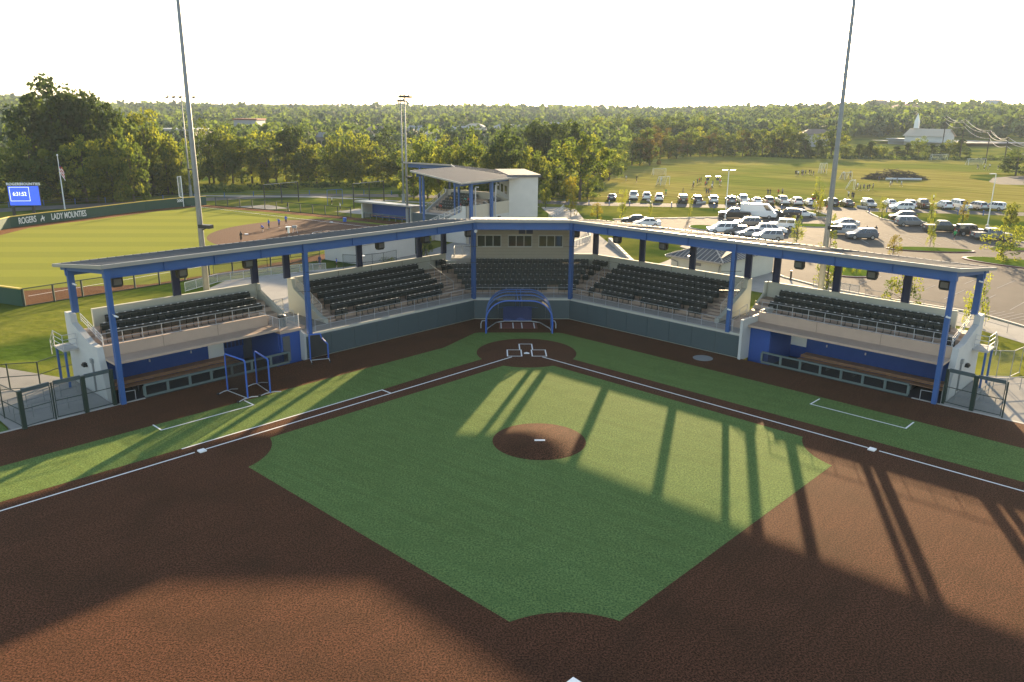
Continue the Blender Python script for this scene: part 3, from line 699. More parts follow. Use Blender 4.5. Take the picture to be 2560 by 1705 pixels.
# slim brackets and cameras on posts
def small_camera(W,t,o,z,l):
    tt=thing('security_camera',l,'camera',W(t,o,z)); mb=MB(); mb.tube(W(t,o,z),W(t,o-.28,z-.02),.03,5); mb.build('arm','rail',tt)
    mb=MB(); a=Vector(W(t,o-.3,z-.03)); mb.tube(a,a+Vector((.26,-.1,-.06)),.06,8); mb.build('camera_body','white',tt)
small_camera(LW,31.75,-.15,6.05,'white bullet camera low on the left front blue post')
small_camera(LW,31.65,7.0,7.0,'white bullet camera high on the left rear blue post')
small_camera(RW,31.75,-.15,6.1,'white bullet camera on the right front blue post')
small_camera(RW,31.65,7.0,7.4,'white bullet camera on the right rear blue post')
small_camera(RW,16.25,-.1,3.9,'white box on the right middle blue post')
mb=MB(); a=Vector(LW(.08,-.3,8.2)); mb.tube(a,a+Vector((0,.12,0)),.14,12); tag(mb.build('dome_camera','rail'),'round dome camera on the blue post left of the press box','camera')
# press box
pb=thing('press_box','beige press box with three triple windows under the canopy, behind home plate','press box',(0,17.9,4.3))
mb=MB(); mb.box(-4.95,4.95,17.9,21.6,3.0,8.05)
for k in range(1,12): mb.box(-4.94,4.94,17.897,17.91,4.2+.305*k,4.208+.305*k,1)
mb.build('wall',['box','joint'],pb)
fx=lambda px:-4.27+(px-322)*(8.57/746)
for a,b in ((322,532),(590,800),(855,1068)):
    x0,x1=fx(a),fx(b); fr=MB()
    fr.box(x0,x1,17.84,17.93,5.56,5.66); fr.box(x0,x1,17.84,17.93,6.70,6.80)
    for i in range(4):
        xx=x0+(x1-x0-.07)*i/3; fr.box(xx,xx+.07,17.842,17.93,5.66,6.70)
    f=fr.build('window','frame',pb)
    gm=MB()
    for i in range(3):
        xx=x0+(x1-x0-.07)*i/3; gm.box(xx+.07,xx+(x1-x0-.07)/3,17.885,17.898,5.66,6.70)
    gm.build('pane','glass',f)
mb=MB()
for a,b in ((682,740),(748,805)):
    mb.box(fx(a),fx(b),17.85,17.91,6.9,7.38)
    for i in range(5): mb.box(fx(a)+.04,fx(b)-.04,17.83,17.86,6.94+.09*i,6.98+.09*i)
mb.build('vent','darkblue',pb)
# exterior stair deck left of the press box
mb=MB(); 
for k in range(4): mb.box(-6.35,-5.0,17.0+.28*k,17.28+.28*k,3.6,3.75+.16*k)
mb.box(-6.9,-4.97,18.2,20.2,4.22,4.36); tag(mb.build('stair_deck','concrete'),'small concrete stair and deck beside the left of the press box','stair')
railing('railing','grey metal railing round the deck left of the press box','railing',[(-6.6,18.2,4.36),(-6.6,20.1,4.36),(-4.97,20.1,4.36)],1.0,.9,.025,'rail',panel='picket')
# ---- seats ----------------------------------------------------------
sm=MB()
sm.box(-.272,.272,.05,.11,.36,.84,0)           # back
sm.box(-.262,.262,-.13,-.02,.36,.72,0)         # tipped-up pan
sm.box(-.258,.258,-.14,.05,.72,.745,1)
sm.box(-.270,.270,-.01,.13,.84,.862,1)
sm.box(-.278,-.25,-.20,.10,.50,.56,0)
sm.box(-.278,-.25,-.02,.05,.02,.5,0)
sm.box(-.278,-.25,-.24,.05,.0,.03,0)
sm.box(-.065,.065,-.03,.06,.862,.885,2)
seat_me=sm.build('seat',['seat','seattop','plate']); SEATME=seat_me.data
bpy.data.objects.remove(seat_me)
SEATG='rows of black folding seats'
def seat_row(p0,p1,z,label,facing):
    """p0,p1 plan ends; facing = unit vector the seats look towards"""
    p0=Vector(p0); p1=Vector(p1); L=(p1-p0).length; n=max(1,round(L/.565)); d=(p1-p0)/n
    t=thing('seat_row',label,'seat row',(p0.x,p0.y,z),0,SEATG)
    ang=math.atan2(facing[1],facing[0])+math.pi/2
    for i in range(n):
        o=bpy.data.objects.new('seat',SEATME); sc.collection.objects.link(o); o.parent=t
        q=(d*(i+.5)); o.location=(q.x,q.y,0); o.rotation_euler=(0,0,ang)
RN=['front','second','third','fourth','fifth','back']
fLW=(S2,-S2); fRW=(-S2,-S2)
for k in range(1,6):
    o=2.2+.9*k; z=1.95+.33*k
    seat_row(LW.p(13.5,o),LW.p(1.1,o),z,f'{RN[k]} row of black seats in the wing left of the press box',fLW)
    seat_row(RW.p(.48,o),RW.p(12.5,o),z,f'{RN[k]} row of black seats in the wing right of the press box',fRW)
for a,b,l in ((13.7,12.5,'two black front seats by the left wing side stairs'),(11.6,6.97,'middle run of black front row seats in the left wing'),(6.1,2.07,'inner run of black front row seats in the left wing')): seat_row(LW.p(a,2.2),LW.p(b,2.2),1.95,l,fLW)
for a,b,l in ((.5,1.2,'single black front seat at the corner right of home plate'),(2.05,5.6,'inner run of black front row seats in the right wing'),(6.4,10.45,'middle run of black front row seats in the right wing'),(11.27,12.5,'two black front seats at the outer end of the right wing')): seat_row(RW.p(a,2.2),RW.p(b,2.2),1.95,l,fRW)
for k,a,b in ((5,-4.92,6.88),(4,-6.77,6.79),(3,-6.51,6.42),(2,-6.14,5.83),(1,-5.68,5.57)):
    seat_row((a,12.9+.9*k),(b,12.9+.9*k),1.95+.33*k,f'{RN[k]} row of black seats in the centre block below the press box',(0,-1))
seat_row((-5.36,12.9),(2.48,12.9),1.95,'long front run of black seats right behind the batting cage',(0,-1)); seat_row((3.52,12.9),(5.22,12.9),1.95,'short front run of black seats right of the centre gap',(0,-1))
for W,k,a,b,l,f in ((LW,5,-1.2,-2.5,'upper pair of black seats in the left corner',fLW),(LW,4,-1.2,-2.5,'lower pair of black seats in the left corner',fLW),(RW,5,-.8,-2.6,'topmost three black seats in the right corner',fRW),(RW,4,-1.0,-2.3,'second highest pair of black seats in the right corner',fRW),(RW,3,-1.0,-1.75,'third highest black corner seat right of centre',fRW),(RW,2,-1.0,-1.75,'lowest black corner seat right of centre',fRW)):
    o=2.2+.9*k; seat_row(W.p(a,o),W.p(b,o),1.95+.33*k,l,f)
for k,nm in ((0,'front'),(1,'middle'),(2,'back')):
    o=4.8+.9*k; z=2.95+.33*k
    seat_row(LW.p([30.6,30.6,29.9][k],o),LW.p(18.75,o),z,f'{nm} row of black seats above the left dugout',fLW)
    seat_row(RW.p(17.2,o),RW.p([30.3,30.6,30.0][k],o),z,f'{nm} row of black seats above the right dugout',fRW)
# ---- railings of the stand -------------------------------------------
P=ringpts(.05,17.0,16.6); P=[(*p,1.985) for p in P]
railing('railing','thin grey railing on the padded wall left of home plate','railing',[P[0],P[1]],1.0,1.4,.02,'rail',rails=(.05,.5,1.0),group='front railings')
railing('railing','thin grey railing on the padded wall right behind home plate','railing',[P[1],P[2]],1.0,1.45,.02,'rail',rails=(.05,.5,1.0),group='front railings')
railing('railing','thin grey railing on the padded wall right of home plate','railing',[P[2],P[3]],1.0,1.4,.02,'rail',rails=(.05,.5,1.0),group='front railings')
railing('railing','grey railing on the tan parapet above the left dugout','railing',[LW(31.75,2.3,3.45),LW(19.9,2.3,3.45)],.82,1.3,.022,'rail',rails=(.06,.5,1.0),group='parapet railings')
railing('railing','grey railing on the tan parapet above the right dugout','railing',[RW(31.75,2.3,3.45),RW(17.8,2.3,3.45)],.82,1.3,.022,'rail',rails=(.06,.5,1.0),group='parapet railings')
railing('railing','picket railing round the left landing with the litter bin','railing',[LW(19.75,3.4,2.45),LW(19.7,.65,2.45),LW(18.1,.65,2.45),LW(17.7,1.2,2.4)],1.0,1.1,.022,'rail',panel='picket')
railing('stair_rail','sloping railing on the wall beside the left wing stairs','railing',[LW(14.5,2.9,2.4),LW(14.5,6.6,4.15)],.95,1.2,.022,'rail',rails=(1.0,),panel='picket')
railing('stair_rail','sloping railing on the wall beside the right wing stairs','railing',[RW(13.9,2.9,2.4),RW(13.9,6.6,4.15)],.95,1.2,.022,'rail',rails=(1.0,),panel='picket')
railing('stair_rail','dark sloping handrail down the left entry ramp','railing',[LW(17.4,6.9,2.4),LW(17.4,2.4,2.4)],.95,1.2,.022,'rail',rails=(.5,1.0))
railing('railing','dark picket fence closing the left entry gap','railing',[LW(14.9,8.2,1.95),LW(17.5,8.2,1.95)],1.05,.9,.025,'car_grey',panel='picket')
railing('stair_rail','double handrail at the right entry steps','railing',[RW(15.5,1.9,1.95),RW(15.5,4.4,2.4)],.95,1.2,.022,'rail',rails=(.5,1.0))
railing('stair_rail','crossed handrail going down in the right entry gap','railing',[RW(14.4,8.0,1.9),RW(14.4,13,.9)],.95,1.6,.022,'car_grey',rails=(.5,1.0))
railing('stair_rail','sloping railing inside the left end wall','railing',[LW(31.6,2.6,3.4),LW(31.6,6.3,4.35)],.6,1.1,.022,'rail',rails=(.3,.65,1.0))
railing('stair_rail','sloping railing inside the right end wall','railing',[RW(31.6,2.6,3.4),RW(31.6,6.3,4.35)],.6,1.1,.022,'rail',rails=(.3,.65,1.0))
for W,nm in ((LW,'left'),(RW,'right')):
    t=thing('stair_landing',f'steel stair landing on blue legs outside the {nm} end wall','stair',W(32.6,6.6,0))
    mb=MB(); wbox(mb,W,32.2,33.2,5.6,7.5,2.62,2.74)
    mb.build('platform','concrete',t)
    for a,b in ((33.0,5.65),(33.0,7.3)):
        mb=MB(); wbox(mb,W,a,a+.13,b,b+.13,GZ,2.62); mb.build('leg','blue',t)
    mb=MB()
    ps=[W(32.3,5.62,2.74),W(33.15,5.62,2.74),W(33.15,7.45,2.74),W(33.15,8.3,1.9)]
    for a,b in zip(ps,ps[1:]):
        for f in (.35,.7,1.05): mb.tube(Vector(a)+Vector((0,0,f)),Vector(b)+Vector((0,0,f)),.022,5)
    for i,q in enumerate(ps): mb.tube(q,Vector(q)+Vector((0,0,1.07)),.028,5)
    mb.build('handrail','rail',t)
    # aisle handrails on the tiers
def loop_rail(W,t,o,z,l):
    tt=thing('aisle_rail',l,'handrail',W(t,o,z)); mb=MB()
    ps=[W(t,o,z),W(t,o,z+.85),W(t,o+.9,z+1.18),W(t,o+.9,z+.33)]
    mb.path([ps[0],ps[1],ps[2],ps[3]],.022,6); mb.build('tube','rail',tt)
for k,nm in ((1,'lowest'),(2,'second lowest'),(3,'middle'),(4,'highest')):
    loop_rail(LW,.05,1.9+.9*k,1.95+.33*k,f'{nm} loop handrail in the left corner aisle'); loop_rail(RW,-.2,1.9+.9*k,1.95+.33*k,f'{nm} loop handrail in the right corner aisle')
# ---- speakers -------------------------------------------------------
sp=thing('loudspeaker','black loudspeaker','loudspeaker',(0,0,0))
mb=MB(); mb.prism([(-.36,-.22),(-.22,-.30),(.22,-.30),(.36,-.22),(.30,.22),(-.30,.22)],-.32,.18); mb.prism([(-.30,-.2),(-.2,-.26),(.2,-.26),(.30,-.2),(.25,.2),(-.25,.2)],-.42,-.32); mb.build('cabinet','black',sp)
mb=MB(); mb.box(-.24,.24,-.315,-.302,-.26,.12); mb.build('grille','car_grey',sp)
mb=MB(); mb.tube((-.3,0,.1),(-.3,0,.85),.02); mb.tube((.3,0,.1),(.3,0,.85),.02); mb.build('bracket','galv',sp)
SPK=[(LW,30.8,-45),(LW,26.5,-45),(LW,21.6,-45),(LW,9.7,-45),(LW,4.8,-45),(LW,-.4,-30),(RW,-.4,30),(RW,4.3,45),(RW,9.1,45),(RW,21,45),(RW,26.3,45),(RW,31,45)]
spw=['leftmost black speaker under the canopy, by the left end post','second black speaker from the left under the canopy','third black speaker from the left, above the left dugout steps','fourth black speaker from the left, over the left wing seats','fifth black speaker from the left, near a rear post','black speaker just left of the press box','black speaker just right of the press box','first black speaker right of the press box corner, over the grass bank','black speaker over the right wing, before the hipped roof','black speaker over the right entry gap side','second black speaker from the right under the canopy','rightmost black speaker under the canopy, by the end post']
for i,((W,t,a),l) in enumerate(zip(SPK,spw)):
    if W is LW: rzz=R(45)
    else: rzz=R(-45)
    if t<0: rzz=R(20) if W is LW else R(-20)
    rzz=-rzz if False else rzz
    loc=W(t,1.2,7.92)
    if i==0: sp.location=loc; sp.rotation_euler=(0,0,rzz); sp['label']=l; sp['group']='speakers under the canopy'
    else: dup(sp,loc,rzz,l,'speakers under the canopy')
# ---- dugout front rails and benches -----------------------------------
for W,a,b,nm in ((LW,19.35,30.25,'left'),(RW,19.2,30.0,'right')):
    t=thing('dugout_fence',f'padded grey green rail with open bays in front of the {nm} dugout','fence',W(a,.2,0),0,'dugout front rails')
    n=7
    mb=MB(); wbox(mb,W,a,b,.12,.28,.80,.92); mb.build('top_pad','padgrey',t)
    mb=MB(); wbox(mb,W,a,b,.13,.27,.02,.16); mb.build('bottom_pad','padgrey',t)
    for i in range(n+1):
        tt=a+(b-a)*i/n; mb=MB(); wbox(mb,W,tt-.08,tt+.08,.12,.28,.161,.799); mb.build('post','padgrey',t)
    mb=MB(); wbox(mb,W,a,b,.195,.205,.16,.8); mb.build('mesh_panel','net',t)
    tb=thing('dugout_bench',f'long slatted brown timber bench in the {nm} dugout','bench',W(30.5,4,-.45),0,'dugout benches')
    ts,te=(21.8,31.6) if W is LW else (20.7,31.6)
    wm='wood' if W is LW else 'woodr'
    mb=MB()
    for i in range(4): wbox(mb,W,ts,te,3.18+.16*i,3.31+.16*i,-.04,.01)
    mb.build('seat',wm,tb)
    mb=MB()
    for i in range(2): wbox(mb,W,ts,te,3.86+.03*i,3.90+.03*i,.03+.11*i,.12+.11*i)
    mb.build('backrest',wm,tb)
    mb=MB()
    for i in range(5): wbox(mb,W,ts,te,4.0+.185*i,4.15+.185*i,.14,.18)
    mb.build('top_shelf',wm,tb)
    for i in range(6):
        tt=ts+.3+(te-ts-.6)*i/5; mb=MB(); wbox(mb,W,tt,tt+.08,3.2,4.9,-.45,-.05); wbox(mb,W,tt,tt+.08,3.98,4.9,-.05,.14); mb.build('leg','car_grey',tb)
    # steps at the outer end
    ss=thing('dugout_steps',f'concrete steps with white nosing at the outer end of the {nm} dugout','steps',W(31,.8,0))
    mb=MB(); wbox(mb,W,30.35,31.75,.3,.75,-.45,-.15); mb.build('step','dugfloor',ss)
    mb=MB(); mb.path([W(30.6,.9,-.45),W(30.6,.9,.45),W(31.6,1.0,.45),W(31.6,1.0,-.45)],.025); mb.build('handrail','rail',ss)
# wall lamps and downpipes on end walls
for W,nm in ((LW,'left'),(RW,'right')):
    t=thing('wall_lamp',f'dark half-moon wall lamp on the {nm} white end wall','lamp',W(32.25,4.6,1.7)); mb=MB(); wbox(mb,W,32.2,32.45,4.35,4.85,1.66,1.8); wbox(mb,W,32.2,32.4,4.42,4.78,1.8,1.9); mb.build('housing','black',t)
    mb=MB(); wbox(mb,W,32.22,32.40,4.42,4.78,1.645,1.66); mb.build('lens','lamp',t)
    t=thing('downpipe',f'grey downpipe with hopper on the {nm} white end wall','pipe',W(32.25,3.2,0)); mb=MB(); wbox(mb,W,32.2,32.3,3.15,3.27,.2,2.2); mb.build('pipe','galv',t); mb=MB(); wbox(mb,W,32.2,32.36,3.05,3.37,2.2,2.5); mb.build('hopper','galv',t)
def bin_(loc,l):
    t=thing('litter_bin',l,'bin',loc); mb=MB()
    for i in range(16):
        a=2*math.pi*i/16; mb.cbox(.28*math.cos(a),.28*math.sin(a),.02,.85,.06,.02,a+math.pi/2)
    mb.T=None; mb.v=[(v[0]+loc[0],v[1]+loc[1],v[2]+loc[2]) for v in mb.v]; mb.build('slats','black',t)
    mb=MB(); mb.tube((loc[0],loc[1],loc[2]+.03),(loc[0],loc[1],loc[2]+.8),.24,14); mb.build('liner','car_grey',t)
    mb=MB(); mb.tube((loc[0],loc[1],loc[2]+.85),(loc[0],loc[1],loc[2]+.95),.31,14,r2=.2); mb.build('lid','seattop',t)
bin_(LW(18.75,1.9,2.45),'black slatted litter bin on the left landing'); bin_(RW(31.3,3.4,2.95),'black litter bin at the right end of the stand'); bin_(RW(17.5,3.2,2.45),'black litter bin near the right entry gap')
# backstop net between posts
t=thing('backstop_net','fine dark backstop netting hung from the canopy beam behind home plate','net',(0,10.7,2))
mb=MB()
for a,b in zip([(*p,0) for p in ringpts(-.22,17.5,16.2)],[(*p,0) for p in ringpts(-.22,17.5,16.2)][1:]):
    mb.add([(a[0],a[1],2.0),(b[0],b[1],2.0),(b[0],b[1],8.34),(a[0],a[1],8.34)],[(0,1,2,3)])
mb.build('mesh','netl',t)
mb=MB()
for z in (5.35,6.85):
    for s in (-1,1):
        mb.tube((s*4.4-.75,10.4,z),(s*4.4+.75,10.4,z),.02,4)
        W=LW if s<0 else RW; tt=17.55 if s<0 else 16.25; a=Vector(W(tt,-.25,z)); mb.tube(a-Vector((.8,0,0)),a+Vector((.8,0,0)),.02,4)
mb.build('net_bracket','black',t)

# ================================================================ FIELD PROPS
# batting cage turtle
cg=thing('batting_cage','domed royal blue batting cage with dark netting behind home plate','batting cage',(-.41,5.5,0))
def arch(x0,x1,y,h,flat=.34,n=8,yb=None):
    yb=y if yb is None else yb
    w_=(x1-x0)/2; c=(x0+x1)/2; pts=[(x0,yb,0.05)]
    r=w_*(1-flat); zc=h-r*.95
    for i in range(n+1):
        a=math.pi-(math.pi/2)*i/n
        pts.append((c-w_*flat+r*math.cos(a),yb+(y-yb)*min(1,(zc+r*.95*math.sin(a))/h),zc+r*.95*math.sin(a)))
    for i in range(n+1):
        a=math.pi/2-(math.pi/2)*i/n
        pts.append((c+w_*flat+r*math.cos(a),yb+(y-yb)*min(1,(zc+r*.95*math.sin(a))/h),zc+r*.95*math.sin(a)))
    pts.append((x1,yb,.05)); return pts
A=[arch(-3.3,2.48,5.5,2.95),arch(-3.28,2.46,6.6,3.2,yb=5.6),arch(-3.26,2.44,7.5,3.3,yb=5.7),arch(-3.24,2.42,8.2,3.35,yb=5.8)]
for a in A:
    mb=MB(); mb.path(a,.055,8); mb.build('hoop','bluepad' if a is A[0] else 'blue',cg)
mb=MB()
for dx_ in (-.13,.14):
    mb.path([(-.41+dx_*1.0,5.5,3.0),(-.45+dx_*1.4,8.2,3.38),(-.45+dx_*1.4,9.5,1.5)],.035,6)
mb.path([(-2.2,9.2,1.45),(-1.2,9.5,1.5),(.4,9.5,1.5),(1.4,9.2,1.45)],.03,6); mb.build('spine','blue',cg)
mb=MB(); mb.path([(-3.15,7.0,.12),(-2.4,9.0,.12),(-1.6,9.5,.12),(.75,9.5,.12),(1.6,9.0,.12),(2.35,7.0,.12)],.05,6); mb.path([(-3.3,5.6,.1),(-3.15,7,.12)],.04,6); mb.path([(2.48,5.6,.1),(2.35,7,.12)],.04,6); mb.build('base_tube','rail',cg)
mb=MB(); mb.path([(-3.3,7.2,.75),(-3.65,7.15,.75),(-3.75,7.1,.5),(-3.75,7.05,.1)],.04,6); mb.path([(2.45,7.2,.75),(2.8,7.15,.75),(2.9,7.1,.5),(2.9,7.05,.1)],.04,6); mb.build('wheel_arm','rail',cg)
mb=MB()
def skin_net(mb,a,b):
    for i in range(len(a)-1): mb.add([a[i],a[i+1],b[i+1],b[i]],[(0,1,2,3)])
for a,b in zip(A,A[1:]): skin_net(mb,a,b)
n=len(A[-1]); low=[]
for i in range(n):
    u=i/(n-1); x=-3.15+5.5*u; yy=7.0+2.5*min(1,math.sin(math.pi*u)*1.6); low.append((x,yy,.15))
skin_net(mb,A[-1],low); mb.build('netting','net',cg)
mb=MB(); N=10
for j in range(6):
    for i in range(N+1):
        mb.v.append((-1.75+2.6*i/N,9.42-.05*math.sin(i*1.3)-.03*math.sin(j*2+i),.18+1.28*j/5))
for j in range(5):
    for i in range(N): a=j*(N+1)+i; mb.f.append((a,a+1,a+N+2,a+N+1)); mb.m.append(0)
mb.build('tarp','bluetarp',cg,smooth=True)
# L-screens
def screen(p,q,h,label,lshape=False,nm='pitching_screen'):
    p=Vector((*p,0));q=Vector((*q,0));t=thing(nm,label,'screen',p); d=(q-p); L=d.length; d.normalize(); nn=Vector((-d.y,d.x,0)); Zv=Vector((0,0,1))
    fm=MB()
    if lshape: pts=[p+Zv*.15,p+Zv*h,p+d*L*.62+Zv*h,p+d*L*.68+Zv*(h-.35),q+Zv*(h*.60),q+Zv*.15]
    else: pts=[p+Zv*.15,p+Zv*(h-.12),p+d*.1+Zv*h,q-d*.1+Zv*h,q+Zv*(h-.12),q+Zv*.15]
    fm.path(pts,.055,8); fm.build('frame','bluepad',t)
    nm_=MB(); nm_.add([tuple(x) for x in pts],[tuple(range(len(pts)))]); nm_.build('netting','nets',t)
    fm=MB(); fm.tube(p+Zv*.12,q+Zv*.12,.03)
    for c_ in (p,q): fm.path([c_-nn*.75+Zv*.05,c_-nn*.3+Zv*.15,c_+nn*.3+Zv*.15,c_+nn*.75+Zv*.05],.035,6)
    fm.build('foot','rail',t)
    fm=MB()
    for c_ in (p,q): fm.tube(c_-nn*.75-d*.04+Zv*.08,c_-nn*.75+d*.04+Zv*.08,.08,10)
    fm.build('wheel','black',t)
screen((-20.78,-9.5),(-18.98,-11.04),2.75,'tall blue framed net screen nearest the camera before the left dugout')
screen((-19.2,-8.07),(-17.78,-9.96),2.5,'slightly smaller blue framed net screen to the right of the tall one')
screen((-16.67,-2.58),(-15.4,-2.1),2.15,'blue framed L-shaped screen leaning by the left end of the padded wall',True,'pitching_screen')
# gates and fences at the ends
def gatefence(label,base,posts,h,pads=True,name='field_gate'):
    t=thing(name,label,'gate',(*base,0))
    for i,(x,y,w_) in enumerate(posts):
        mb=MB(); mb.cbox(x,y,0,h,w_,w_,R(45)); mb.build('post','greenfence',t)
    for a,b in zip(posts,posts[1:]):
        A_=Vector((a[0],a[1],0));B_=Vector((b[0],b[1],0));d=(B_-A_).normalized(); A_+=d*.12;B_-=d*.12; Z=Vector((0,0,1))
        mb=MB()
        for f in (.06,.5,.97): mb.tube(A_+Z*h*f,B_+Z*h*f,.028,5)
        mb.tube(A_+Z*.1,A_+Z*h*.97,.028,5); mb.tube(B_+Z*.1,B_+Z*h*.97,.028,5); mb.build('leaf_frame','greenfence',t)
        if pads: 
            mb=MB(); c_=(A_+B_)/2; mb.cbox(c_.x,c_.y,h*.93,h*1.03,(B_-A_).length,.11,math.atan2(d.y,d.x)); mb.build('top_pad','padding',t)
        mb=MB(); mb.add([A_+Z*.1,B_+Z*.1,B_+Z*h*.95,A_+Z*h*.95],[(0,1,2,3)]); mb.build('mesh_panel','chain',t)
gatefence('padded dark green double gate with chain link left of the left dugout',(-30.8,-16.1),[(-30.85,-16.0,.24),(-29.76,-14.5,.08),(-28.48,-13.25,.24),(-27.3,-11.95,.2)],2.42)
gatefence('padded dark green gate with chain link beside the right dugout',(27.4,-11.8),[(27.45,-11.75,.16),(28.6,-13.1,.24),(29.85,-14.4,.08)],2.42)
railing('fence','green chain link fence running back from the big gate corner post','fence',[(-31.1,-15.8,0),(-33.02,-14.3,0),(-36.5,-11.2,0)],2.3,2.6,.03,'greenfence',rails=(.04,.5,.98),panel='chain',pr=.04)
railing('fence','dark green chain link fence behind the left pad','fence',[(-38.8,-10.6,0),(-35.66,-9.04,0),(-33.86,-8.6,0),(-33.3,-7.0,0),(-31.9,-5.3,0)],1.9,1.6,.03,'greenfence',rails=(.04,.5,.98),panel='chain',pr=.05)
for a,b,l in ((LW(33.5,1.6,0),LW(37.6,1.6,0),'front low grey rail on the left concrete pad'),(LW(33.0,4.6,0),LW(38.5,3.2,0),'rear low grey rail on the left concrete pad'),(RW(32.6,1.4,0),RW(35,1.4,0),'low grey rail on the pad by the right gate')):
    railing('railing',l,'railing',[a,b],.85,1.1,.025,'galv',rails=(.5,1.0))
railing('railing','long grey handrail running up the right pad','railing',[RW(33.9,1.2,0),RW(33.9,5.5,0),RW(36.5,9.2,0),RW(42,14,0)],.95,1.2,.025,'galv',rails=(.5,1.0))
railing('fence','grey chain link fence behind the right end wall','fence',[RW(32.5,8.6,0),RW(34.0,9.9,0),RW(34.2,11.8,-.05)],2.1,1.3,.03,'galv',rails=(.04,.98),panel='chaingrey')
# ================================================================ LIGHT POLES
def light_pole(name,label,x,y,H,r0,r1,lamps=0,rz=0,z0=GZ,bracket=None,kind='light pole',group=None,span=.9):
    t=thing(name,label,kind,(x,y,z0),0,group)
    mb=MB(); mb.tube((x,y,z0),(x,y,z0+H),r0,12,r2=r1); mb.build('pole','galv',t,smooth=True)
    mb=MB(); mb.tube((x,y,z0),(x,y,z0+2.6),r0*1.45,12,r2=r0*1.35); mb.build('base_sleeve','galv',t)
    c,s=math.cos(rz),math.sin(rz)
    if lamps:
        mb=MB(); w_=span*(lamps-1)/2; mb.tube((x-c*w_,y-s*w_,z0+H-.15),(x+c*w_,y+s*w_,z0+H-.15),.06,6); mb.build('crossarm','galv',t)
        for i in range(lamps):
            k=-w_+span*i; px,py=x+c*k,y+s*k; mb=MB()
            mb.cbox(px-s*-.25,py-c*.25,z0+H-.55,z0+H-.22,.6,.75,rz); mb.tube((px,py,z0+H-.25),(px,py,z0+H+.12),.1,8); mb.build('floodlight','black',t)
    if bracket:
        mb=MB(); mb.cbox(x+.5,y-.2,z0+bracket,z0+bracket+.28,1.1,.5,R(-20)); mb.tube((x,y,z0+bracket-.25),(x+.5,y-.2,z0+bracket),.05,5); mb.build('ball_tracker','black',t)
    return t
LPo=LW.p(20.6,10.2); RPo=RW.p(19.1,10.2)
light_pole('floodlight_pole','tall grey floodlight pole rising out of the frame behind the left dugout seats',LPo[0],LPo[1],34,.27,.10,5,R(45),bracket=10.2)
light_pole('floodlight_pole','tall grey floodlight pole rising out of the frame behind the right dugout seats',RPo[0],RPo[1],34,.27,.10,5,R(-45),bracket=10.2)
light_pole('floodlight_pole','nearer of the twin floodlight poles by the softball dugout',-17.84,82.5,22,.24,.10,3,R(40),bracket=8)
light_pole('floodlight_pole','farther of the twin floodlight poles by the softball dugout',-21.3,108.3,21.6,.24,.10,3,R(60),bracket=9)
light_pole('floodlight_pole','floodlight pole with five lamps behind the softball outfield wall',-71.7,125.7,22.1,.24,.10,5,R(2),bracket=6,span=1.45)
def lot_lamp(x,y,H,l,rz=0,one=False):
    t=thing('street_lamp',l,'street lamp',(x,y,GZ)); mb=MB(); mb.tube((x,y,GZ),(x,y,GZ+.5),.3,12); mb.build('base','kerb',t)
    mb=MB(); mb.tube((x,y,GZ+.5),(x,y,GZ+H),.10,8,r2=.07); mb.build('pole','white',t)
    for s in ((-1,) if one else (-1,1)):
        mb=MB(); mb.cbox(x+s*.7*math.cos(rz),y+s*.7*math.sin(rz),GZ+H-.05,GZ+H+.08,1.0,.38,rz); mb.tube((x,y,GZ+H),(x+s*.3*math.cos(rz),y+s*.3*math.sin(rz),GZ+H),.05); mb.build('lamp_head','white',t)
lot_lamp(40.4,86.4,9.4,'white two-headed street lamp beside the cargo van'); lot_lamp(86.3,80.6,9.5,'white street lamp with one head at the right of the lot',R(10),True)
def plaza_lamp(x,y,l,z0=GZ,H=4.0):
    t=thing('path_lamp',l,'path lamp',(x,y,z0),0,'lantern lamps in the plaza'); mb=MB(); mb.tube((x,y,z0),(x,y,z0+H-.9),.07,8); mb.build('pole','car_grey',t)
    mb=MB(); mb.tube((x,y,z0+H-.9),(x,y,z0+H-.1),.13,10,r2=.17); mb.build('lantern','lamp',t)
    mb=MB(); mb.tube((x,y,z0+H-.1),(x,y,z0+H-.04),.40,14); mb.build('shade','white',t)
# positions from the photo lie on these plan points
plaza_lamp(-17.2,26.4,'white topped path lamp seen below the left beam near the fence');plaza_lamp(-11.9,49.6,'path lamp in front of the dark green panel by the softball stand');plaza_lamp(-30.3,47.5,'path lamp standing against the softball infield dirt',GZ,4.2)
plaza_lamp(19.6,27.0,'path lamp seen right of the hipped-roof building'); plaza_lamp(2.5,42,'path lamp showing above the roof before the softball press box',GZ,5.4)
# ================================================================ SOFTBALL COMPLEX
wl=thing('outfield_wall','dark green softball outfield wall with yellow cap reading ROGERS LADY MOUNTIES','wall',(*wallpts[5],GZ))
mb=MB(); cm=MB()
def wallseg(mb,a,b,z0,z1,w_): 
    a=Vector(a);b=Vector(b);d=b-a;c_=(a+b)/2; mb.cbox(c_.x,c_.y,z0,z1,d.length+.02,w_,math.atan2(d.y,d.x))
HW=1.75
for a,b in zip(wallpts,wallpts[1:]): wallseg(mb,a,b,GZ,GZ+HW,.12); wallseg(cm,a,b,GZ+HW,GZ+HW+.12,.26)
mb.build('panel','greenwall',wl); cm.build('cap','yellow',wl)
mb=MB()
a,b=Vector(wallpts[0]),Vector(wallpts[1])
for i in range(22): # corrugated back side of the near end
    p=a+(b-a)*(i/22); nrm_=Vector(((b-a).y,-(b-a).x)).normalized(); mb.cbox(p.x-nrm_.x*-.1,p.y-nrm_.y*-.1,GZ,GZ+HW,.22,.05,math.atan2((b-a).y,(b-a).x))
mb.build('rib','galv',wl)
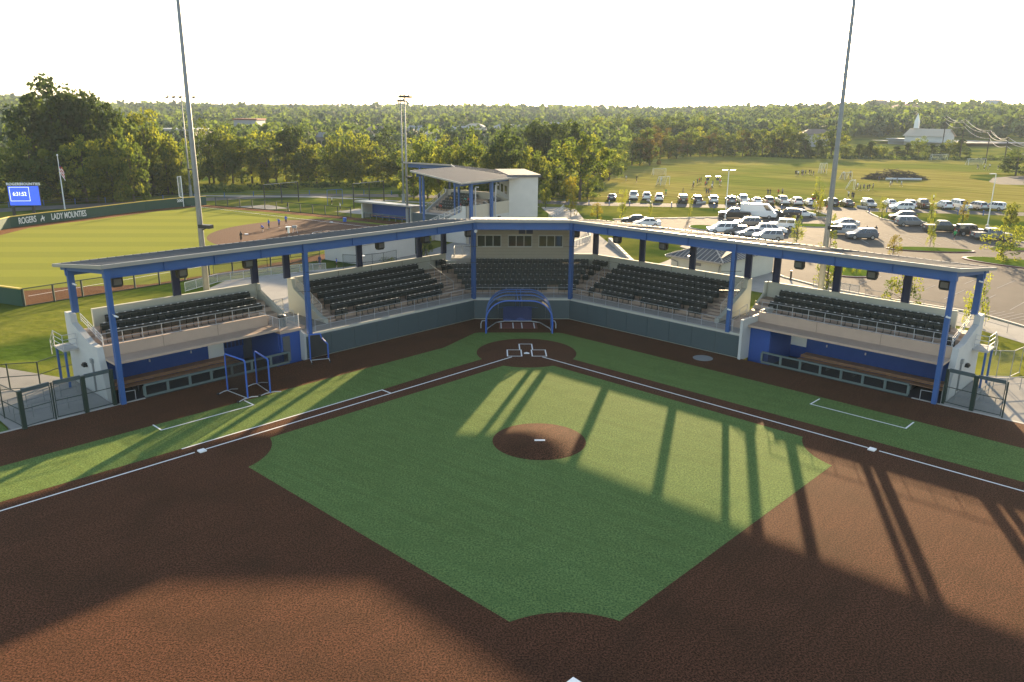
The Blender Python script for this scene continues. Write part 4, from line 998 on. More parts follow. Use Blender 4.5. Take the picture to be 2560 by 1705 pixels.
def text_obj(name,txt,size,mat_,parent,loc,ang,extr=.02,bold=.0,spacing=1.0,sx=1.0):
    cu=bpy.data.curves.new(name,'FONT'); cu.body=txt; cu.size=size; cu.extrude=extr; cu.offset=bold; cu.align_x='CENTER'; cu.align_y='CENTER'; cu.space_character=spacing
    cu.materials.append(M[mat_]); o=bpy.data.objects.new(name,cu); sc.collection.objects.link(o)
    dg=bpy.context.evaluated_depsgraph_get(); me=bpy.data.meshes.new_from_object(o.evaluated_get(dg)); bpy.data.objects.remove(o)
    me.materials.clear(); me.materials.append(M[mat_])
    o=bpy.data.objects.new(name,me); sc.collection.objects.link(o); o.parent=parent
    o.matrix_local=Matrix.Translation(Vector(loc)-Vector(parent.location))@Matrix.Rotation(ang,4,'Z')@Matrix.Rotation(math.pi/2,4,'X')@Matrix.Diagonal((sx,1,1,1))
    return o
def onwall(i,u,z,off=.075):
    a,b=Vector(wallpts[i]),Vector(wallpts[i+1]); d=(b-a).normalized(); nn=Vector((d.y,-d.x)); p=a+(b-a)*u+nn*off
    return (p.x,p.y,GZ+z),math.atan2(d.y,d.x)
def wtext(t_,i,u,z,size,sx):
    l,a=onwall(i,u,z); o=text_obj('lettering',t_,size,'white',wl,l,a,bold=.02,sx=sx); return o
wtext('ROGERS',5,.47,.88,1.5,.60); wtext('LADY MOUNTIES',6,.60,.88,1.5,.57)
def emblem(parent,c,ang,s,m_):
    # rider on a horse, flat badge
    sil=[(-.5,-.55),(-.38,-.55),(-.3,-.1),(.18,-.12),(.22,-.55),(.34,-.55),(.36,-.05),(.5,.28),(.42,.42),(.26,.3),(.2,.12),(.1,.14),(.14,.42),(.06,.55),(.1,.66),(0,.78),(-.1,.66),(-.06,.55),(-.16,.4),(-.14,.12),(-.36,.12),(-.5,-.1)]
    mb=MB(); c_,s_=math.cos(ang),math.sin(ang)
    n=len(sil); vs=[(c[0]+c_*x*s,c[1]+s_*x*s,c[2]+z*s) for x,z in sil]; nn=Vector((s_,-c_,0))*.03
    mb.add([Vector(v) for v in vs]+[Vector(v)+nn for v in vs],[tuple(range(n)),tuple(range(2*n-1,n-1,-1))]+[(i,(i+1)%n,n+(i+1)%n,n+i) for i in range(n)]); mb.build('emblem',m_,parent)
l,a=onwall(5,.90,.80,.075); emblem(wl,l,a,.8,'white')
# foul pole
t=thing('foul_pole','white foul pole with mesh wing above the 200 sign','foul pole',(-66.1,105.9,GZ)); mb=MB(); mb.tube((-66.1,105.9,GZ),(-66.1,105.9,5.4),.09,8); mb.build('pole','white',t)
mb=MB(); mb.path([(-66.1,105.9,5.3),(-66.9,106.1,5.2),(-66.9,106.1,1.3),(-66.1,105.9,1.0)],.05,6); mb.build('wing_frame','white',t)
mb=MB(); mb.add([(-66.1,105.9,5.3),(-66.9,106.1,5.2),(-66.9,106.1,1.3),(-66.1,105.9,1.0)],[(0,1,2,3)]); mb.build('mesh_panel','picket',t)
text_obj('distance_sign','200',.75,'white',t,(-66.6,105.4,GZ+1.25),math.radians(40),bold=.02)
# scoreboard
sb=thing('scoreboard','blue lit scoreboard showing 6:31:52 on two dark posts behind the outfield wall','scoreboard',(-88.7,89.4,GZ))
def SBP(u,z,off=0): # u 0..1 across
    a=Vector((-91.3,89.1)); b=Vector((-86.1,89.7)); d=(b-a).normalized(); nn=Vector((d.y,-d.x)); p=a+(b-a)*u+nn*off; return (p.x,p.y,z+u*0)
ang=math.atan2(.6,5.2)
mb=MB(); c_=SBP(.5,0,-.2); mb.cbox(c_[0],c_[1],1.15,4.75,5.35,.4,ang); mb.build('cabinet','black',sb)
mb=MB(); c_=SBP(.5,0,.015); mb.cbox(c_[0],c_[1],1.2,4.7,5.25,.03,ang); mb.build('screen','screen',sb)
mb=MB()
for u0,u1,z0,z1 in ((.05,.68,1.98,2.04),(.05,.68,4.46,4.52),(.04,.052,1.98,4.52),(.672,.684,1.98,4.52)):
    a=SBP(u0,0,.045);b=SBP(u1,0,.045); mb.cbox((a[0]+b[0])/2,(a[1]+b[1])/2,z0,z1,max(.06,5.23*(u1-u0)),.02,ang)
mb.build('screen_border','screentext',sb)
text_obj('digits','6:31:52',.98,'screentext',sb,SBP(.362,3.25,.05),ang,bold=.012,sx=.82)
text_obj('lettering','ROGERS',.62,'white',sb,SBP(.21,5.05,.0),ang,extr=.05,bold=.02,spacing=1.15); text_obj('lettering','MOUNTIES',.62,'white',sb,SBP(.75,5.05,.0),ang,extr=.05,bold=.02,spacing=1.15)
emblem(sb,SBP(.475,5.1,0),ang,.42,'bluepad')
for u in (.06,.72):
    mb=MB(); c_=SBP(u,0,-.25); mb.cbox(c_[0],c_[1],GZ,1.2,.42,.42,ang); mb.build('post','black',sb)
# flagpole
t=thing('flagpole','white flagpole with a limp red and white striped flag','flagpole',(-87.4,100.4,GZ)); mb=MB(); mb.tube((-87.4,100.4,GZ),(-87.4,100.4,9.6),.13,8,r2=.07); mb.build('pole','white',t)
mb=MB(); mb.tube((-87.4,100.4,9.6),(-87.4,100.4,9.85),.2,8,r2=.1); mb.build('finial','white',t)
fl_=thing('flag','limp flag with blue corner and red and white stripes hanging on the white flagpole','flag',(-87.3,100.3,8.1))
mb=MB()
for i in range(7):
    for j in range(6):
        x0=-87.3+.12*i; z0=8.2-.33*j-.22*i; mb.add([(x0,100.3+.08*math.sin(i*1.7),z0),(x0+.12,100.3+.08*math.sin(i*1.7+1.7),z0-.22),(x0+.12,100.3+.08*math.sin(i*1.7+1.7),z0-.55),(x0,100.3+.08*math.sin(i*1.7),z0-.33)],[(0,1,2,3)],2 if (j<2 and i<3) else j%2)
mb.build('cloth',['shirt_red','white','shirt_navy'],fl_)
# softball fences
railing('fence','padded green rail fence along the far side of the softball field','fence',[(-60.2,107.9,GZ),(-48.35,101.6,GZ),(-29.3,90.5,GZ)],1.85,3.3,.05,'greenfence',rails=(.03,.98),panel='chain',postw=.16)
railing('fence','padded green rail fence along the near side of the softball field','fence',[(-50.0,18.5,GZ),(-46.34,22.9,GZ),(-40.69,29.1,GZ),(-34.6,36.2,GZ),(-27.5,44.5,GZ)],1.85,2.9,.05,'greenfence',rails=(.03,.98),panel='chain',postw=.16)
railing('fence','tall green chain link fence between the concourse and the softball infield','fence',[(-36,33.5,GZ),(-30.5,36.8,GZ),(-25,41.5,GZ)],3.0,2.2,.035,'greenfence',rails=(.02,.5,.98),panel='chain')
railing('railing','grey picket railing along the curved concourse path','railing',[(-36.5,25.5,GZ),(-34.6,30.5,GZ),(-31,33.6,GZ),(-26.5,36.6,GZ),(-23.5,37.6,GZ)],1.05,1.8,.03,'rail',rails=(.08,.98),panel='picket')
railing('fence','chain link gate fence beside the white block wall','fence',[(-21.5,38.5,GZ),(-19.2,38.0,GZ),(-16.6,40.0,GZ),(-15.2,42.0,GZ)],2.0,1.9,.035,'greenfence',rails=(.03,.5,.98),panel='chain')
railing('fence','long low fence with dark blue posts along the road','fence',[(-110,96,GZ),(-95,107,GZ),(-75,118,GZ),(-58,127.5,GZ),(-40,133.5,GZ),(-20,131,GZ),(0,121.5,GZ),(14,114.2,GZ)],1.1,6.0,.012,'blue',rails=(.5,.9),pr=.09)
for i,(x,y) in enumerate([(18.2,113.0),(22.5,112.2),(26.9,112.1),(31.2,111),(35.5,109.8),(44.3,108.5),(49.0,107.8),(53.5,107),(58,106.4),(74.2,101.2),(78.7,103.0),(82.1,102.2),(91.7,99.6),(96.2,98.4),(100.9,97.0)]):
    mb=MB(); mb.cbox(x,y,GZ,GZ+1.0,.16,.16); mb.box(x-.1,x+.1,y-.1,y+.1,GZ+1.0,GZ+1.06)
    tag(mb.build('bollard','blue'),f'{ordw(i+1)} short dark blue post from the left along the near road edge','bollard','blue posts along the road')
# bullpen net frames
def netframe(pts,h,l):
    t=thing('net_frame',l,'net frame',(*pts[0],GZ)); mb=MB()
    for a,b in zip(pts,pts[1:]): mb.tube((*a,GZ+h),(*b,GZ+h),.05,5)
    mb.build('top_bar','galv',t)
    for p in pts: mb=MB(); mb.tube((*p,GZ),(*p,GZ+h),.13,6); mb.build('post','black',t)
    mb=MB()
    for a,b in zip(pts,pts[1:]): mb.add([(*a,GZ),(*b,GZ),(*b,GZ+h),(*a,GZ+h)],[(0,1,2,3)])
    mb.build('netting','netl',t)
netframe([(-50.3,108.8),(-47.7,112.5),(-45.0,116.3)],4.3,'tall black post frame with netting left behind the softball fence')
netframe([(-31.0,104.2),(-28.3,107.8),(-25.8,111.6)],5.0,'tall black post frame with netting behind the softball dugout')
screen_pts=((-37.4,109.6),(-35.2,111.8))
t=thing('pitching_screen','small blue pitching screen in the softball bullpen','screen',(-37.4,109.6,GZ)); mb=MB(); mb.path([(-37.4,109.6,GZ),(-37.4,109.6,GZ+3.2),(-34.6,111.6,GZ+3.2),(-34.6,111.6,GZ)],.06,6); mb.build('frame','blue',t); mb=MB(); mb.add([(-37.4,109.6,GZ),(-34.6,111.6,GZ),(-34.6,111.6,GZ+3.2),(-37.4,109.6,GZ+3.2)],[(0,1,2,3)]); mb.build('netting','netl',t)
# softball dugout far (along U1)
FWg=Wing(tuple(HS),tuple(U1),tuple(O1)); NWg=Wing(tuple(HS),tuple(V1),tuple(O2))
db=thing('dugout','open softball dugout with blue back wall and flat grey roof','dugout',FWg(12,9,GZ))
mb=MB(); wbox(mb,FWg,6.6,18.6,10.6,10.8,GZ,1.9); mb.build('back_wall','bluewall',db)
mb=MB(); wbox(mb,FWg,18.4,18.7,8.0,10.8,GZ,1.85); wbox(mb,FWg,6.4,6.7,8.0,10.8,GZ,1.85); mb.build('side_wall','block',db)
mb=MB(); wbox(mb,FWg,5.4,19.6,7.2,11.2,[2.12,2.12,1.9,1.9],[2.42,2.42,2.15,2.15]); mb.build('roof','fascia',db)
mb=MB(); wbox(mb,FWg,7.2,18.3,9.6,10.1,GZ+.4,GZ+.46); mb.build('bench','wood',db)
mb=MB(); wbox(mb,FWg,7,18.2,8.0,8.12,GZ+.95,GZ+1.07)
for i in range(8): wbox(mb,FWg,7+1.58*i,7.12+1.58*i,8.0,8.12,GZ,GZ+.95)
mb.build('front_rail','padgrey',db)
# near dugout block whose white rear wall shows under our roof
db2=thing('dugout','near softball dugout block with plain white rear wall','dugout',NWg(21,11,GZ))
mb=MB(); wbox(mb,NWg,16,26.3,15.2,15.5,GZ,1.7); wbox(mb,NWg,26.0,26.3,8.5,15.2,GZ,1.7); wbox(mb,NWg,16,16.3,8.5,15.2,GZ,1.7); mb.build('rear_wall','whiteblock',db2)
mb=MB(); wbox(mb,NWg,15.4,26.9,10.0,15.6,1.7,1.85); mb.build('roof','fascia',db2)
t=thing('green_gate','plain dark green gate panels beyond the white dugout wall','gate',NWg(13,15.3,GZ)); mb=MB(); wbox(mb,NWg,13.6,15.9,15.3,15.36,GZ+.05,1.5); wbox(mb,NWg,9.6,13.2,13.0,13.06,GZ+.05,2.1); mb.build('panel','greenfence',t)
# softball grandstand : local frames from its own corners
c1=HS+O1*7.7-U1*3.5; c2=HS+O2*7.7-V1*3.5; mid=(c1+c2)/2
FS=Wing(tuple(c1),tuple(U1),tuple(O1)); NS=Wing(tuple(c2),tuple(V1),tuple(O2))
wdir=Vector(WX); wperp=Vector((.158,-.988))
def Cc(x,o,z): p=mid+wperp*x+wdir*o; return (p.x,p.y,z)
st=thing('grandstand','smaller tan grandstand of the softball field with black seats, beyond the roof','grandstand',(mid.x,mid.y,GZ))
hw=(c1-c2).length/2
def sring(mb,o0,o1,z0,z1,tF,tN,m=0):
    a=[FS.p(tF,o0),Cc(-hw-K*o0,o0,0)[:2],Cc(hw+K*o0,o0,0)[:2],NS.p(tN,o0)]; b=[FS.p(tF,o1),Cc(-hw-K*o1,o1,0)[:2],Cc(hw+K*o1,o1,0)[:2],NS.p(tN,o1)]
    for i in range(3):
        q=[a[i],a[i+1],b[i+1],b[i]]
        z0s=z0 if isinstance(z0,tuple) else (z0,z0); z1s=z1 if isinstance(z1,tuple) else (z1,z1)
        mb.hexa([(*q[0],z0s[0]),(*q[1],z0s[0]),(*q[2],z0s[1]),(*q[3],z0s[1]),(*q[0],z1s[0]),(*q[1],z1s[0]),(*q[2],z1s[1]),(*q[3],z1s[1])],m)
mb=MB(); sring(mb,0,.25,GZ,1.15,9.4,9.4); mb.build('padding','padding',st)
mb=MB(); sring(mb,.25,1.7,GZ,1.2,9.4,9.4)
mb.build('walkway','concrete',st)
mb=MB()
for k in range(7): sring(mb,1.7+.86*k,2.56+.86*k if k<6 else 7.8,.2,1.2+.40*k+.001,7.6,7.6)
mb.build('tier','tread',st)
mb=MB(); sring(mb,7.8,8.05,GZ,4.85,7.8,7.9); mb.build('back_wall','box',st)
mb=MB(); wprof(mb,FS,7.6,7.85,[(1.7,GZ),(1.7,1.5),(7.4,4.3),(7.4,4.85),(8.05,4.85),(8.05,GZ)]); wprof(mb,NS,7.6,7.9,[(.2,GZ),(.2,1.3),(1.7,1.6),(7.0,4.0),(7.0,4.85),(8.05,4.85),(8.05,GZ)]); mb.build('side_wall','whiteblock',st)
mb=MB()
for t0,t1 in ((-2.6,1.2),(2.5,6.6)): wbox(mb,NS,t0,t1,8.05,8.09,3.0,4.4); wbox(mb,NS,t0,t1,8.05,8.09,GZ,2.2)
mb.build('wall_panel','box',st)
mb=MB(); sring(mb,8.05,8.11,2.2,2.95,7.4,7.4); mb.build('wall_band','whiteblock',st)
for t0,l in ((-.4,'dark oval wall lamp on the rear of the softball stand, right one'),(4.6,'dark oval wall lamp on the rear of the softball stand, left one')):
    tt=thing('wall_lamp',l,'lamp',NS(t0,8.2,2.6)); mb=MB(); wbox(mb,NS,t0,t0+.5,8.11,8.4,2.5,2.68); mb.build('housing','black',tt)
sc_=thing('canopy_roof','grey metal canopy on blue posts over the softball stand','canopy',(mid.x,mid.y,GZ))
mb=MB(); sring(mb,-.3,9.3,(9.72,8.42),(9.9,8.58),10.8,10.8); rf2=mb.build('roof','roof',sc_)
mb=MB()
for W in (FS,NS):
    t=-3.6
    while t<10.7:
        o0=max(-.3,-t/K) if t<0 else -.3
        if o0<9.2: seam(W.p(t,o0),W.p(t,9.34),9.9-(o0+.3)*.1375,8.58)
        t+=.61
x=-hw-3.6
while x<hw+3.7:
    o0=max(-.3,(abs(x)-hw)/K)
    if o0<9.2: seam(Cc(x,o0,0)[:2],Cc(x,9.34,0)[:2],9.9-(o0+.3)*.1375,8.58)
    x+=.61
mb.build('seam','roof',rf2)
mb=MB(); sring(mb,-.4,-.3,9.68,9.93,10.8,10.8); sring(mb,9.3,9.38,8.36,8.6,10.8,10.8)
for W in (FS,NS): wbox(mb,W,10.8,10.92,-.4,9.38,[9.68,9.68,8.36,8.36],[9.93,9.93,8.6,8.6])
mb.build('fascia','fascia',sc_)
mb=MB(); sring(mb,.5,.6,9.0,9.62,10.5,10.5); sring(mb,7.7,7.8,7.9,8.55,10.5,10.5); mb.build('beam','blue',sc_)
for W,ts,o in ((NS,(8.86,),.4),(FS,(7.7,0.,),.4),(NS,(.1,),.4)):
    for t in ts: mb=MB(); wbox(mb,W,t-.14,t+.14,o-.14,o+.14,GZ if t>5 else 1.2,9.1); mb.build('column','blue',sc_)
for t in (7.2,2.0,-4.6): mb=MB(); wbox(mb,NS,t-.22,t+.22,8.12,8.5,GZ,8.45); mb.build('column','blue',sc_)
for t in (-2,2.6,7.2): mb=MB(); wbox(mb,FS,t-.2,t+.2,7.85,8.0,4.85,8.45); mb.build('column','darkblue',sc_)
mb=MB()
for t in (6.55,1.4): wbox(mb,NS,t-.08,t+.08,8.55,8.7,GZ,7.6); wbox(mb,NS,t-.08,t+.08,8.7,9.2,7.6,7.75)
mb.build('downpipe','rail',sc_)
pb2=thing('press_box','tall white block press box at the back of the softball stand','press box',(*Cc(0,9,0)[:2],GZ))
def cbx(mb,x0,x1,o0,o1,z0,z1,m=0): mb.hexa([Cc(x0,o0,z0),Cc(x1,o0,z0),Cc(x1,o1,z0),Cc(x0,o1,z0),Cc(x0,o0,z1),Cc(x1,o0,z1),Cc(x1,o1,z1),Cc(x0,o1,z1)],m)
mb=MB(); cbx(mb,-6.5,6.5,7.9,12.6,2.2,8.5); mb.build('wall','whiteblock',pb2)
mb=MB(); cbx(mb,-6.47,6.47,7.93,12.57,GZ,2.2); mb.build('plinth','box',pb2)
mb=MB(); cbx(mb,-6.9,6.9,7.7,13.0,8.5,8.9); mb.build('roof','roof',pb2)
mb=MB()
for x in (-4.6,-1,2.6): cbx(mb,x,x+1.9,7.84,7.9,5.6,6.9)
mb.build('window','glass',pb2)
mb=MB(); cbx(mb,6.5,6.56,9.6,10.6,1.3,2.2); mb.build('vent','car_grey',pb2)
# softball seats
wF=(-O1.x,-O1.y); wN=(-O2.x,-O2.y); wC=(-wdir.x,-wdir.y)
for k in range(1,7):
    o=2.0+.86*k; z=1.2+.4*k; nmk=['','lowest','second','third','fourth','fifth','highest'][k]
    seat_row(FS.p(6.2,o),FS.p(.4,o),z,f'{nmk} row of black seats in the far wing of the softball stand',wF)
    seat_row(Cc(-hw-K*o+.9,o,0)[:2],Cc(hw+K*o-.9,o,0)[:2],z,f'{nmk} row of black seats in the centre of the softball stand',wC)
    seat_row(NS.p(.4,o),NS.p(6.2,o),z,f'{nmk} row of black seats in the near wing of the softball stand',wN)
railing('stair_rail','grey sloping rail up the far end stairs of the softball stand','railing',[FS(7.7,1.5,1.3),FS(7.7,7.2,4.2)],.9,1.2,.03,'rail',panel='picket')
railing('stair_rail','grey sloping rail beside the near end stairs of the softball stand','railing',[NS(7.8,.5,1.3),NS(7.8,6.8,4.0)],.9,1.2,.03,'rail',rails=(.4,1.0),panel='picket')
# softball field bits
t=thing('bucket','small blue bucket on the softball grass','bucket',(-29.3,83.9,GZ)); mb=MB(); mb.tube((-29.3,83.9,GZ+.03),(-29.3,83.9,GZ+.75),.3,10,r2=.34); mb.build('body','bluepad',t)
t=thing('ball_cart','wheeled ball cart with yellow wheels on the softball infield','cart',(-34.9,69.6,GZ)); mb=MB(); mb.box(-35.2,-34.5,69.3,69.9,GZ+.9,GZ+1.25); mb.build('basket','galv',t)
mb=MB(); mb.path([(-35.2,69.5,GZ+.05),(-35.0,69.6,GZ+.9)],.03); mb.path([(-34.4,69.5,GZ+.05),(-34.6,69.6,GZ+.9)],.03); mb.path([(-34.9,70.2,GZ+.05),(-34.8,69.8,GZ+.9)],.03); mb.build('leg','rail',t)
# ================================================================ RESTROOM BUILDING
rb=thing('restroom_building','cream building with grey hipped standing seam roof right of the grass bank','building',(23,38,GZ))
ca=Vector((22.0,52.0)); # footprint corners from the plan
A0=Vector((18.3,34.3));Bx=Vector((23.7,28.6));
ex=(Bx-A0).normalized(); ey=Vector((-ex.y,ex.x)); 
def RB(u,v): p=A0+ex*u+ey*v; return (p.x,p.y)
def q4(u0,u1,v0,v1): return [RB(u0,v0),RB(u1,v0),RB(u1,v1),RB(u0,v1)]
mb=MB(); mb.prism(q4(.5,7.4,.5,13),GZ,1.95); mb.build('wall','block',rb)
ev=2.0; rd=3.5
mb=MB(); u0,u1,v0,v1=0,7.9,0,13.6; um=(u0+u1)/2
e=[(*RB(u0,v0),ev),(*RB(u1,v0),ev),(*RB(u1,v1),ev),(*RB(u0,v1),ev),(*RB(um,v0+3.9),rd),(*RB(um,v1-3.9),rd)]
mb.add(e,[(0,1,4),(1,2,5,4),(2,3,5),(3,0,4,5),(0,3,2,1)]); rfb=mb.build('roof','roof',rb)
mb=MB()
for i in range(1,13):
    u=u0+(u1-u0)*i/13; k=1-abs(u-um)/(um-u0); mb.tube((*RB(u,v0),ev+.03),(*RB(u,v0+3.9*k),ev+(rd-ev)*k+.03),.05,4)
for i in range(1,22):
    v=v0+(v1-v0)*i/22; k=min(1,(v-v0)/3.9,(v1-v)/3.9)
    for s in (0,1):
        a=u0 if s==0 else u1; b=u0+(um-u0)*k if s==0 else u1-(u1-um)*k; mb.tube((*RB(a,v),ev+.03),(*RB(b,v),ev+(rd-ev)*k+.03),.05,4)
for a,b in ((0,4),(1,4),(2,5),(3,5),(4,5)): mb.tube((e[a][0],e[a][1],e[a][2]+.05),(e[b][0],e[b][1],e[b][2]+.05),.08,5)
mb.build('seam','fascia',rfb)
mb=MB(); mb.prism(q4(-.06,7.96,-.06,0),1.85,2.05); mb.prism(q4(-.06,0,0,13.6),1.85,2.05); mb.build('gutter','fascia',rb)
mb=MB(); mb.prism(q4(3.9,4.7,.46,.5),1.2,1.55); mb.build('vent','car_grey',rb)
mb=MB(); mb.prism(q4(.46,.5,2.2,3.2),GZ,1.4); mb.prism(q4(.46,.5,5.2,6.2),GZ,1.4);mb.build('door','galv',rb)
mb=MB(); mb.path([(*RB(.1,-.0),1.85),(*RB(.6,.42),1.5),(*RB(1.5,.42),1.3),(*RB(1.5,.42),GZ)],.06,5); mb.path([(*RB(7.6,.0),1.85),(*RB(7.2,.42),1.5),(*RB(7.0,.42),GZ)],.06,5); mb.build('downpipe','galv',rb)
# second wing with gable
mb=MB(); g0=Vector((24.6,31.6)); 
mb.prism([(24.2,30.2),(29.0,36.6),(24.5,41),(21,36)],GZ,2.2); mb.build('annex_wall','box',rb)
mb=MB(); mb.prism([(23.9,29.8),(29.5,36.6),(24.5,41.6),(20.4,36.2)],[2.3,3.4,3.6,2.6],[2.42,3.52,3.72,2.72]); mb.build('annex_roof','roof',rb)
# stepped retaining blocks along the walk
for i in range(9):
    a=Vector((15.3,60.5)); b=Vector((15.9,45.6)); p=a+(b-a)*(i/8); mb=MB(); mb.cbox(p.x+.15,p.y,GZ,GZ+.75-.05*i,.5,1.75,R(2)); tag(mb.build('retaining_block','kerb'),f'{ordw(i+1)} pale kerb block from the top beside the walk up the grass bank','block','retaining blocks by the walk')
railing('railing','grey stair railing beside the walk right of the press box','railing',[(9.2,55,GZ+.2),(12.5,62,GZ),(13.0,72,GZ)],1.05,1.4,.03,'galv',rails=(.05,.98),panel='picket')
railing('railing','grey picket railing beyond the roof right of the softball press box','railing',[(7.8,88,GZ),(10.5,97,GZ),(12,104,GZ)],1.1,2.0,.03,'rail',rails=(.05,.98),panel='picket')
railing('fence','short picket fence beside the parking sidewalk','fence',[(34.4,28.5,GZ),(38,24.6,GZ)],1.2,1.0,.03,'galv',rails=(.1,.9),panel='picket')
railing('fence','thin cable fence along the sidewalk behind the right dugout seats','fence',[(38,23.0,GZ),(43,16.2,GZ),(45,9,GZ)],1.1,2.4,.02,'galv',rails=(.5,.98))
for i,(x,y) in enumerate([(33.4,33.0),(36.2,28.6)]):
    mb=MB(); mb.tube((x,y,GZ),(x,y,GZ+1.1),.11,10); mb.tube((x,y,GZ+1.1),(x,y,GZ+1.18),.14,10); tag(mb.build('bollard','black'),['black bollard in the bright gap beside the right entry','black bollard beside the right floodlight pole'][i],'bollard')

